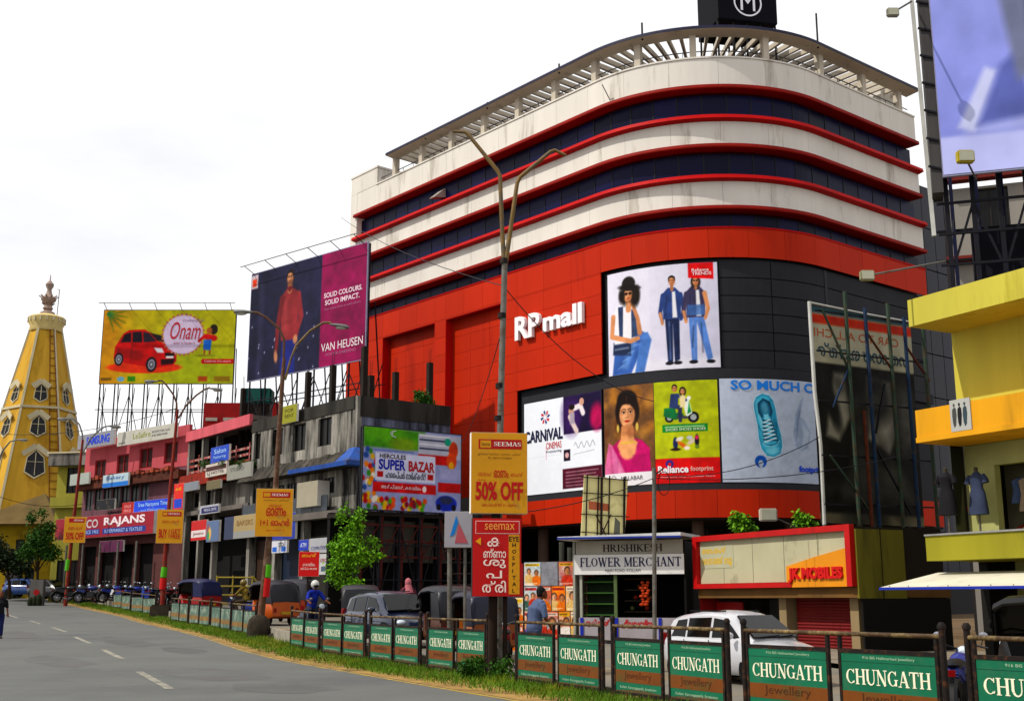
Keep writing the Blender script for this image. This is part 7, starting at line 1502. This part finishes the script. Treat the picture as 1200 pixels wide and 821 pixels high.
autorick('dark hooded autorickshaw just behind blue grey car', lane(421, 44), LDIR+pi-.3)
autorick('autorickshaw with dark hood left of the triangle sign post', lane(523, 34.6), LDIR+pi-.05)
autorick('autorickshaw with blue hood and orange body below hospital sign', lane(563, 31.2), LDIR+pi-.1, '8a5018', '0f1530', .95)
autorick('orange autorickshaw beside the stone based lamp', lane(317, 53), LDIR+pi+.25, 'a8581a', '141420', 1.08)
autorick('autorickshaw with shiny dark blue hood near the yellow steps', lane(229, 68), LDIR+pi+.5, '8a1c14', '141c48', 1.1)
autorick('autorickshaw half hidden behind the rider in blue', lane(349, 57), LDIR+2.6, '8a3a10', '3a3a40', 1.1)
autorick('black autorickshaw under the white awning at right edge', lane(1222, 22.5), LDIR+pi*.95, '121214', '0c0c10', 1.0)
car('blue car parked far left beside the roadside pillars', Vector((at(30, 700, 104).x, 104, g(104)+.3)), LDIR+.9, mat('blue_car_paint', '2a4a80', .3, .05, 1, spec=.4, coat=.5), 1.05)
car('dark car behind the far left pillar', Vector((at(58, 700, 100).x, 100, g(100)+.3)), LDIR+.7, mat('dark_car_paint', '16161c', .3, .05, 1, spec=.4, coat=.5), 1.05)
for i, (px, Y, c_, sco, nm) in enumerate(((80, 90, '101014', 0, 'black motorcycle in front of the far banner lamp'), (104, 90, '1a2a6a', 0, 'dark blue motorcycle right of the far banner lamp'), (123, 91, 'b0b0b4', 1, 'white scooter parked in the row of bikes'), (134, 89.5, '2a3a8a', 0, 'blue motorcycle right of the white scooter'), (147, 89, '22408a', 1, 'blue scooter in the middle of the bike row'), (158, 87.5, '3a4a9a', 0, 'second blue motorcycle left of the get free banner lamp'), (170, 84.5, '2a50a8', 1, 'bright blue scooter just left of get free lamp'), (200, 81, '6a1424', 0, 'maroon motorcycle just right of get free lamp'), (178, 85.5, '14141a', 0, 'black motorcycle behind the bright blue scooter'))):
    bike(nm, lane(px, Y), LDIR+(.9 if i % 2 else 1.5)+.25*i, c_, bool(sco), sc=1.3)
for i, (px, Y, c_, nm) in enumerate(((92, 93, '14141a', 'black motorcycle behind the dark blue one at far left'), (113, 92, '5a1420', 'dark red motorcycle between dark blue one and white scooter'), (188, 86, '1a2a70', 'navy motorcycle partly behind the get free lamp post'), (212, 82, '3a3a40', 'grey motorcycle left of the blue hooded autorickshaw'))):
    bike(nm, lane(px, Y), LDIR+1.2+.5*i, c_, False, sc=1.3)
bike('blue motorcycle behind railing near the right edge', lane(1118, 16.6), LDIR+2.2, '1a2a7a', False, 'motorcycles near the shops')
bike('red and blue motorcycle behind the tall sign post', lane(592, 28.0), LDIR+2.7, '8a1420', False, 'motorcycles near the shops')
# yellow railing steps on the left pavement
st = thing('handrail_steps', 'pale yellow pipe handrail steps before the grey block', 'handrail', lane(276, 70), .2)
yp_ = mat('pale_yellow_pipe', '9a8a48', .6, .25, 3)
for k in range(4): MB().tube([(-1.1, 0, .5+k*.5), (.9, 0, .5+k*.5)], .05, 6).build('rail', yp_, st)
for x in (-1.1, -.2, .9): MB().tube([(x, 0, 0), (x, 0, 2.1)], .05, 6).build('post', yp_, st)
MB().tube([(.9, 0, 2.1), (2.3, 0, .3)], .05, 6).build('slope_rail', yp_, st)
# ------------------------------------------------------------------ people
def remesh(mb, name, m, parent, vox=.016, smooth=3):
    me = bpy.data.meshes.new(name); me.from_pydata(mb.v, [], mb.f)
    o = bpy.data.objects.new(name, me); COL.objects.link(o)
    md = o.modifiers.new('r', 'REMESH'); md.mode = 'VOXEL'; md.voxel_size = vox; s = o.modifiers.new('s', 'SMOOTH'); s.iterations = smooth; s.factor = .5
    bpy.context.view_layer.update()
    n = bpy.data.meshes.new_from_object(o.evaluated_get(bpy.context.evaluated_depsgraph_get()))
    o.modifiers.clear(); o.data = n; bpy.data.meshes.remove(me); n.name = name
    n.polygons.foreach_set('use_smooth', [True]*len(n.polygons)); n.materials.clear(); n.materials.append(m); o.parent = parent; return o
STAND = dict(pel=(0,0,.92), chest=(0,0,1.28), neck=(.0,0,1.46), head=(.02,0,1.6), hip=.095, sh=.185, shz=1.4, knee=((.03,.1,.5),(.0,-.1,.5)), ank=((-.02,.11,.08),(.03,-.11,.08)), elb=((-.04,.25,1.12),(.0,-.26,1.12)), wri=((.08,.27,.9),(.1,-.24,.9)))
RIDE = dict(pel=(-.22,0,.88), chest=(-.12,0,1.2), neck=(-.06,0,1.4), head=(-.02,0,1.54), hip=.1, sh=.185, shz=1.34, knee=((.22,.24,.78),(.22,-.24,.78)), ank=((.05,.2,.36),(.05,-.2,.36)), elb=((.1,.3,1.1),(.1,-.3,1.1)), wri=((.32,.32,1.03),(.32,-.32,1.03)))
def person(label, loc, rz, P, shirt, trousers, hair='0e0b0a', helmet=None, scarf=None, sc=1.0, skin='6a3f28', long_shirt=False):
    t = thing('person', label, 'person', loc, rz); t.scale = (sc, sc, sc); V = Vector; sk = mat('skin_'+skin, skin, .6, .08, 5)
    pel, ch, ne, hd = V(P['pel']), V(P['chest']), V(P['neck']), V(P['head']); b = MB()
    def torso(mb, k): mb.tube([pel+V((0,0,-.08)), pel, (pel+ch)/2, ch, ne+V((0,0,-.06))], [.13*k,.15*k,.135*k,.155*k,.08*k], 12); mb.tube([ne+V((0,-P['sh'],-.07)), ne+V((0,0,-.05)), ne+V((0,P['sh'],-.07))], [.065*k,.085*k,.065*k], 10)
    torso(b, .92); b.tube([ne+V((0,0,-.06)), hd], [.058,.055], 10)
    b.ell(hd+V((.01,0,.02)), (.092,.075,.118), 14, 10); b.ell(hd+V((.07,0,-.05)), (.045,.05,.055), 10, 8); b.ell(hd+V((.105,0,-.01)), (.022,.016,.028), 8, 6)
    for s in (-1, 1): b.ell(hd+V((0,s*.078,.0)), (.02,.014,.033), 8, 6)
    for i, s in enumerate((1, -1)):
        sh = ne+V((0,s*P['sh'],-.07)); el, wr = V(P['elb'][i]), V(P['wri'][i]); b.tube([sh, (sh+el)/2, el], [.052,.047,.04], 10); b.tube([el, (el*2+wr)/3, wr], [.04,.038,.027], 10)
        d = (wr-el).normalized(); pe = wr+d*.09; b.tube([wr, wr+d*.045, pe], [.026,.04,.036], 8); sd_ = d.cross(V((0,0,1))); sd_ = sd_.normalized() if sd_.length > .1 else V((0,1,0)); dn = V((.4,0,-.6))
        for f in range(4): q = pe+sd_*(f-1.5)*.02; b.tube([q, q+d*(.035+.006*(f in (1,2))), q+d*.05+dn*.03], [.011,.01,.008], 6)
        b.tube([wr+d*.03+sd_*.035*s, wr+d*.06+sd_*.055*s, wr+d*.09+sd_*.055*s], [.013,.012,.009], 6)
        hp = pel+V((0,s*P['hip'],-.04)); kn, an = V(P['knee'][i]), V(P['ank'][i]); b.tube([hp, (hp+kn)/2, kn], [.085,.072,.055], 10); b.tube([kn, (kn*2+an)/3, an], [.053,.055,.037], 10)
    body = remesh(b, 'body', sk, t)
    c = MB(); torso(c, 1.12); 
    if long_shirt: c.tube([pel+V((0,0,-.3)), pel], [.2,.18], 12)
    for i, s in enumerate((1, -1)):
        sh = ne+V((0,s*P['sh'],-.07)); el, wr = V(P['elb'][i]), V(P['wri'][i]); c.tube([sh, (sh+el)/2, el+(wr-el)*.05], [.07,.066,.06], 10)
    remesh(c, 'shirt', mat('shirt_'+shirt, shirt, .85, .12, 4), t, .018)
    tr = MB(); tr.tube([pel+V((0,0,-.1)), pel+V((0,0,.06))], [.155,.15], 12)
    for i, s in enumerate((1, -1)):
        hp = pel+V((0,s*P['hip'],-.04)); kn, an = V(P['knee'][i]), V(P['ank'][i]); tr.tube([hp, (hp+kn)/2, kn, (kn+an)/2, an+V((0,0,.02))], [.1,.088,.07,.068,.06], 10)
        MB().ell(an+V((.06,0,-.045)), (.13,.05,.045), 10, 6).build('shoe', blackp, t, True)
    remesh(tr, 'trousers', mat('trousers_'+trousers, trousers, .85, .12, 4), t, .018)
    if helmet:
        h = MB().ell(hd+V((0,0,.045)), (.15,.135,.145), 16, 10).build('helmet', mat('helmet_'+helmet, helmet, .25, .05, 3, spec=.4), t, True); MB().ell(hd+V((.075,0,.0)), (.085,.1,.06), 12, 8).build('visor', vglass, h, True)
    elif scarf: MB().ell(hd+V((-.015,0,.02)), (.115,.1,.14), 14, 10).tube([hd+V((-.03,0,-.05)), ne+V((-.02,0,-.05)), ch+V((-.05,0,0))], [.1,.13,.16], 12).build('headscarf', mat('scarf_'+scarf, scarf, .85, .15, 4), t, True)
    else:
        hr = MB(); hr.ell(hd+V((-.02,0,.05)), (.098,.084,.1), 14, 10); hr.ell(hd+V((-.04,0,-.0)), (.07,.08,.08), 12, 8); remesh(hr, 'hair', mat('hair_'+hair, hair, .8, .2, 20), t, .014, 2)
    for s in (-1, 1):
        if not helmet: MB().ell(hd+V((.093,s*.033,.03)), (.008,.014,.009), 8, 6).build('eye', mat('eye_dark', '1a1210', .3, 0), t)
    if not helmet: MB().ell(hd+V((.103,0,-.068)), (.008,.024,.007), 8, 6).build('mouth', mat('lip', '5a2a22', .6, 0), t)
    return t
mp_man = dict(STAND); mp_man.update(chest=(.04,0,1.28), neck=(.1,0,1.45), head=(.17,0,1.58), elb=((-.02,.24,1.13),(.12,-.25,1.12)), wri=((.08,.25,.9),(.25,-.22,.95)))
person('man in grey blue shirt standing behind the railing by poster wall', lane(626, 25.9, .03), radians(25), mp_man, '55617c', '39435c', sc=1.07)
r1 = bike('dark scooter under the rider in blue with white helmet', lane(369, 43.5), LDIR+.1, '14203a', True, 'ridden two wheelers', 1.08)
person('rider in bright blue jacket and white helmet on scooter', lane(369, 43.5), LDIR+.1, RIDE, '1c2f8a', '1a2038', helmet='b8b8b4', sc=1.12)
bike('blue scooter under the rider in khaki cap behind left railing', lane(284, 57.5), LDIR+pi+.7, '22306a', True, 'ridden two wheelers', 1.1)
person('rider in khaki with olive cap behind the left railing', lane(284, 57.5), LDIR+pi+.7, RIDE, '6a5a28', '3a3020', helmet='6a5a20', sc=1.12)
person('woman in pink headscarf standing behind blue grey car', lane(478, 41, .1), LDIR+pi, STAND, '5a2c38', '3a2a30', scarf='a86a70', sc=1.08)
pe = gr(-3, 748)
person('pedestrian in dark top and blue trousers at the left edge', (pe.x, pe.y, g(pe.y)+.01), radians(-60), STAND, '14141a', '1c2250', sc=1.05)
# ------------------------------------------------------------------ trees and plants
random.seed(11)
def foliage(blobs, n, size, droop=.2):
    mb = MB(); tot = sum(b[1][0]*b[1][1]*b[1][2] for b in blobs)
    for c, r in blobs:
        c = Vector(c); k = int(n*r[0]*r[1]*r[2]/tot)
        for _ in range(k):
            d = Vector((random.gauss(0,1), random.gauss(0,1), random.gauss(0,1))).normalized()*random.random()**.6*random.uniform(.7, 1.18)
            p = c+Vector((d.x*r[0], d.y*r[1], d.z*r[2])); a = Vector((random.gauss(0,1), random.gauss(0,1), random.gauss(0,.5)-droop)).normalized(); u = a.cross(Vector((random.gauss(0,1), random.gauss(0,1), random.gauss(0,1)))).normalized()
            L_ = size*random.uniform(.6, 1.3); w_ = L_*.3
            mb.add([p, p+a*L_*.45+u*w_, p+a*L_+Vector((0,0,-.2*L_)), p+a*L_*.45-u*w_], [(0,1,2,3)])
    return mb
def tree(name, label, base, blobs, n, size, leaf, trunk_r=.12, cat='tree'):
    base = Vector(base); t = thing(name, label, cat, base); tm = mat('bark', '3a2c20', .95, .3, 5, bump=.5)
    top = Vector(blobs[0][0]); MB().tube([(0,0,-.1), top*.35+Vector((.08,0,0)), top*.7, top], [trunk_r, trunk_r*.8, trunk_r*.55, trunk_r*.2], 8).build('trunk', tm, t, True)
    for c, r in blobs[1:]: MB().tube([top*.45, (Vector(c)+top*.5)/2, Vector(c)], [trunk_r*.45, trunk_r*.3, trunk_r*.1], 6).build('limb', tm, t, True)
    cr = foliage(blobs, n, size).build('crown', leaf, t, fix=False); return t
lf1 = mat('young_leaf_green', '6f9a24', .7, .4, 2.2, dirt=(.4, '33560f', 2.6)); lf2 = mat('dark_leaf_green', '1c2a0e', .75, .4, .8, dirt=(.3, '34460f', 1)); lf3 = mat('mid_leaf_green', '34561a', .75, .35, 1.2, dirt=(.3, '5a7a22', 1.5))
b0 = Vector((at(408, 690, 56).x, 56, g(56)+.3))
def zof(px, py, Y, base): p = at(px, py, Y); return (p.x-base.x, p.y-base.y, p.z-base.z)
tree('street_tree', 'leafy light green young tree beside the grey block', b0, [(zof(410, 645, 56, b0), (.8, .7, 1.2)), (zof(418, 612, 56, b0), (.45, .5, .7)), (zof(393, 668, 55.5, b0), (.5, .6, .8)), (zof(427, 652, 55.7, b0), (.6, .5, .5)), (zof(437, 634, 56.5, b0), (.4, .4, .35)), (zof(399, 604, 56, b0), (.28, .3, .5)), (zof(407, 596, 56, b0), (.2, .2, .35)), (zof(412, 684, 55.6, b0), (.7, .5, .4)), (zof(391, 640, 56, b0), (.35, .4, .4)), (zof(444, 650, 56, b0), (.3, .3, .25)), (zof(425, 598, 56, b0), (.2, .2, .25))], 4200, .17, lf1, .07)
b0 = Vector((at(42, 690, 97).x, 97, g(97)+.3))
tree('street_tree', 'dark green tree in front of the temple hall', b0, [(zof(46, 632, 97, b0), (1.2, 1.1, 1.3)), (zof(58, 618, 97.5, b0), (.6, .6, .7)), (zof(37, 606, 97, b0), (.5, .5, .7)), (zof(32, 645, 96.5, b0), (.9, .8, .9)), (zof(60, 648, 97, b0), (.9, .8, .8)), (zof(50, 600, 97, b0), (.4, .4, .5))], 3800, .24, lf3, .14)
b0 = Vector((at(12, 690, 101).x, 101, g(101)+.3))
tree('street_tree', 'very dark tree at the left edge below temple canopy', b0, [(zof(8, 655, 101, b0), (1.9, 1.3, 1.2)), (zof(26, 664, 100.5, b0), (1.2, 1.0, 1.0)), (zof(-8, 645, 101, b0), (1.4, 1.2, 1.4))], 4200, .28, lf2, .16)
for px, py, Y, s_, nm in ((869, 621, 36.8, .4, 'bushy rooftop plant left of flood lamp on mobile shop'), (942, 618, 36, .36, 'bushy rooftop plant right of flood lamp on mobile shop'), (495, 478, 73.2, .75, 'wild shrub growing on the grey block parapet')):
    q = at(px, py, Y); bl = [((0,0,s_*.9), (s_*.8, s_*.7, s_*.8)), ((s_*.7,0,s_*.6), (s_*.45, s_*.4, s_*.45)), ((-s_*.4,0,s_*1.4), (s_*.4, s_*.4, s_*.5))]
    tree('roof_plant', nm, (q.x, q.y, q.z-.15), bl, 900, .14 if s_ < .5 else .2, lf1 if s_ < .5 else lf3, .03, 'plant')
for i, (px, py, Y) in enumerate(((556, 795, 26.3), (548, 797, 26.0), (586, 797, 25.4))):
    q = gr(px, py); tree('verge_weed', 'leafy weed at the foot of the tall sign post, %s' % ('left', 'front left', 'right')[i], (q.x, q.y, 0), [((0,0,.25), (.3,.25,.22)), ((.15,0,.4), (.15,.15,.15))], 420, .09, lf3, .01, 'weed')
for i, px in enumerate((238, 262, 283)):
    Y = ry(px, 1.2); z = zz(px, 553)+.2; p = fpt(px)
    tree('canopy_weed', 'weeds sprouting on the canopy, %s of three' % ('left', 'middle', 'right')[i], (p.x, p.y-1.0, z), [((0,0,.3), (.7,.3,.3)), ((.5,0,.25), (.4,.3,.25))], 380, .14, lf3, .02, 'weed')
# ------------------------------------------------------------------ overhead wires and small extras
def wire(label, p, q, sag=.4, r=.012):
    p, q = Vector(p), Vector(q); pts = [p.lerp(q, i/14)+Vector((0, 0, -sag*4*(i/14)*(1-i/14))) for i in range(15)]
    o = MB().tube(pts, r, 5).build('overhead_wire', mat('wire_black', '15151a', .6, 0)); tag(o, label, 'wire', 'overhead wires'); return o
wire('thin wire crossing from mall corner past the steel column', at(400, 255, 55), at(590, 335, 27), .3)
wire('thin wire from the steel column down to the service pole', at(590, 335, 27), at(766, 470, 31), .5); wire('wire from service pole right to the hoarding', at(768, 557, 31), at(960, 512, 33), .35); wire('second wire from service pole right to the hoarding', at(768, 560, 31), at(1078, 528, 33), .3)
wire('wire from service pole left past the cinema advert', at(766, 560, 31), at(560, 604, 26.2), .2)
wire('long wire across the red wall left of the letters', at(590, 380, 27), at(540, 520, 50), .4)
wire('wire above the pink roofs toward the temple tower', at(0, 508, 84), at(208, 478, 71), .6, .02)
wire('lower wire before the temple windows', at(0, 582, 84), at(97, 590, 92), .4, .02)
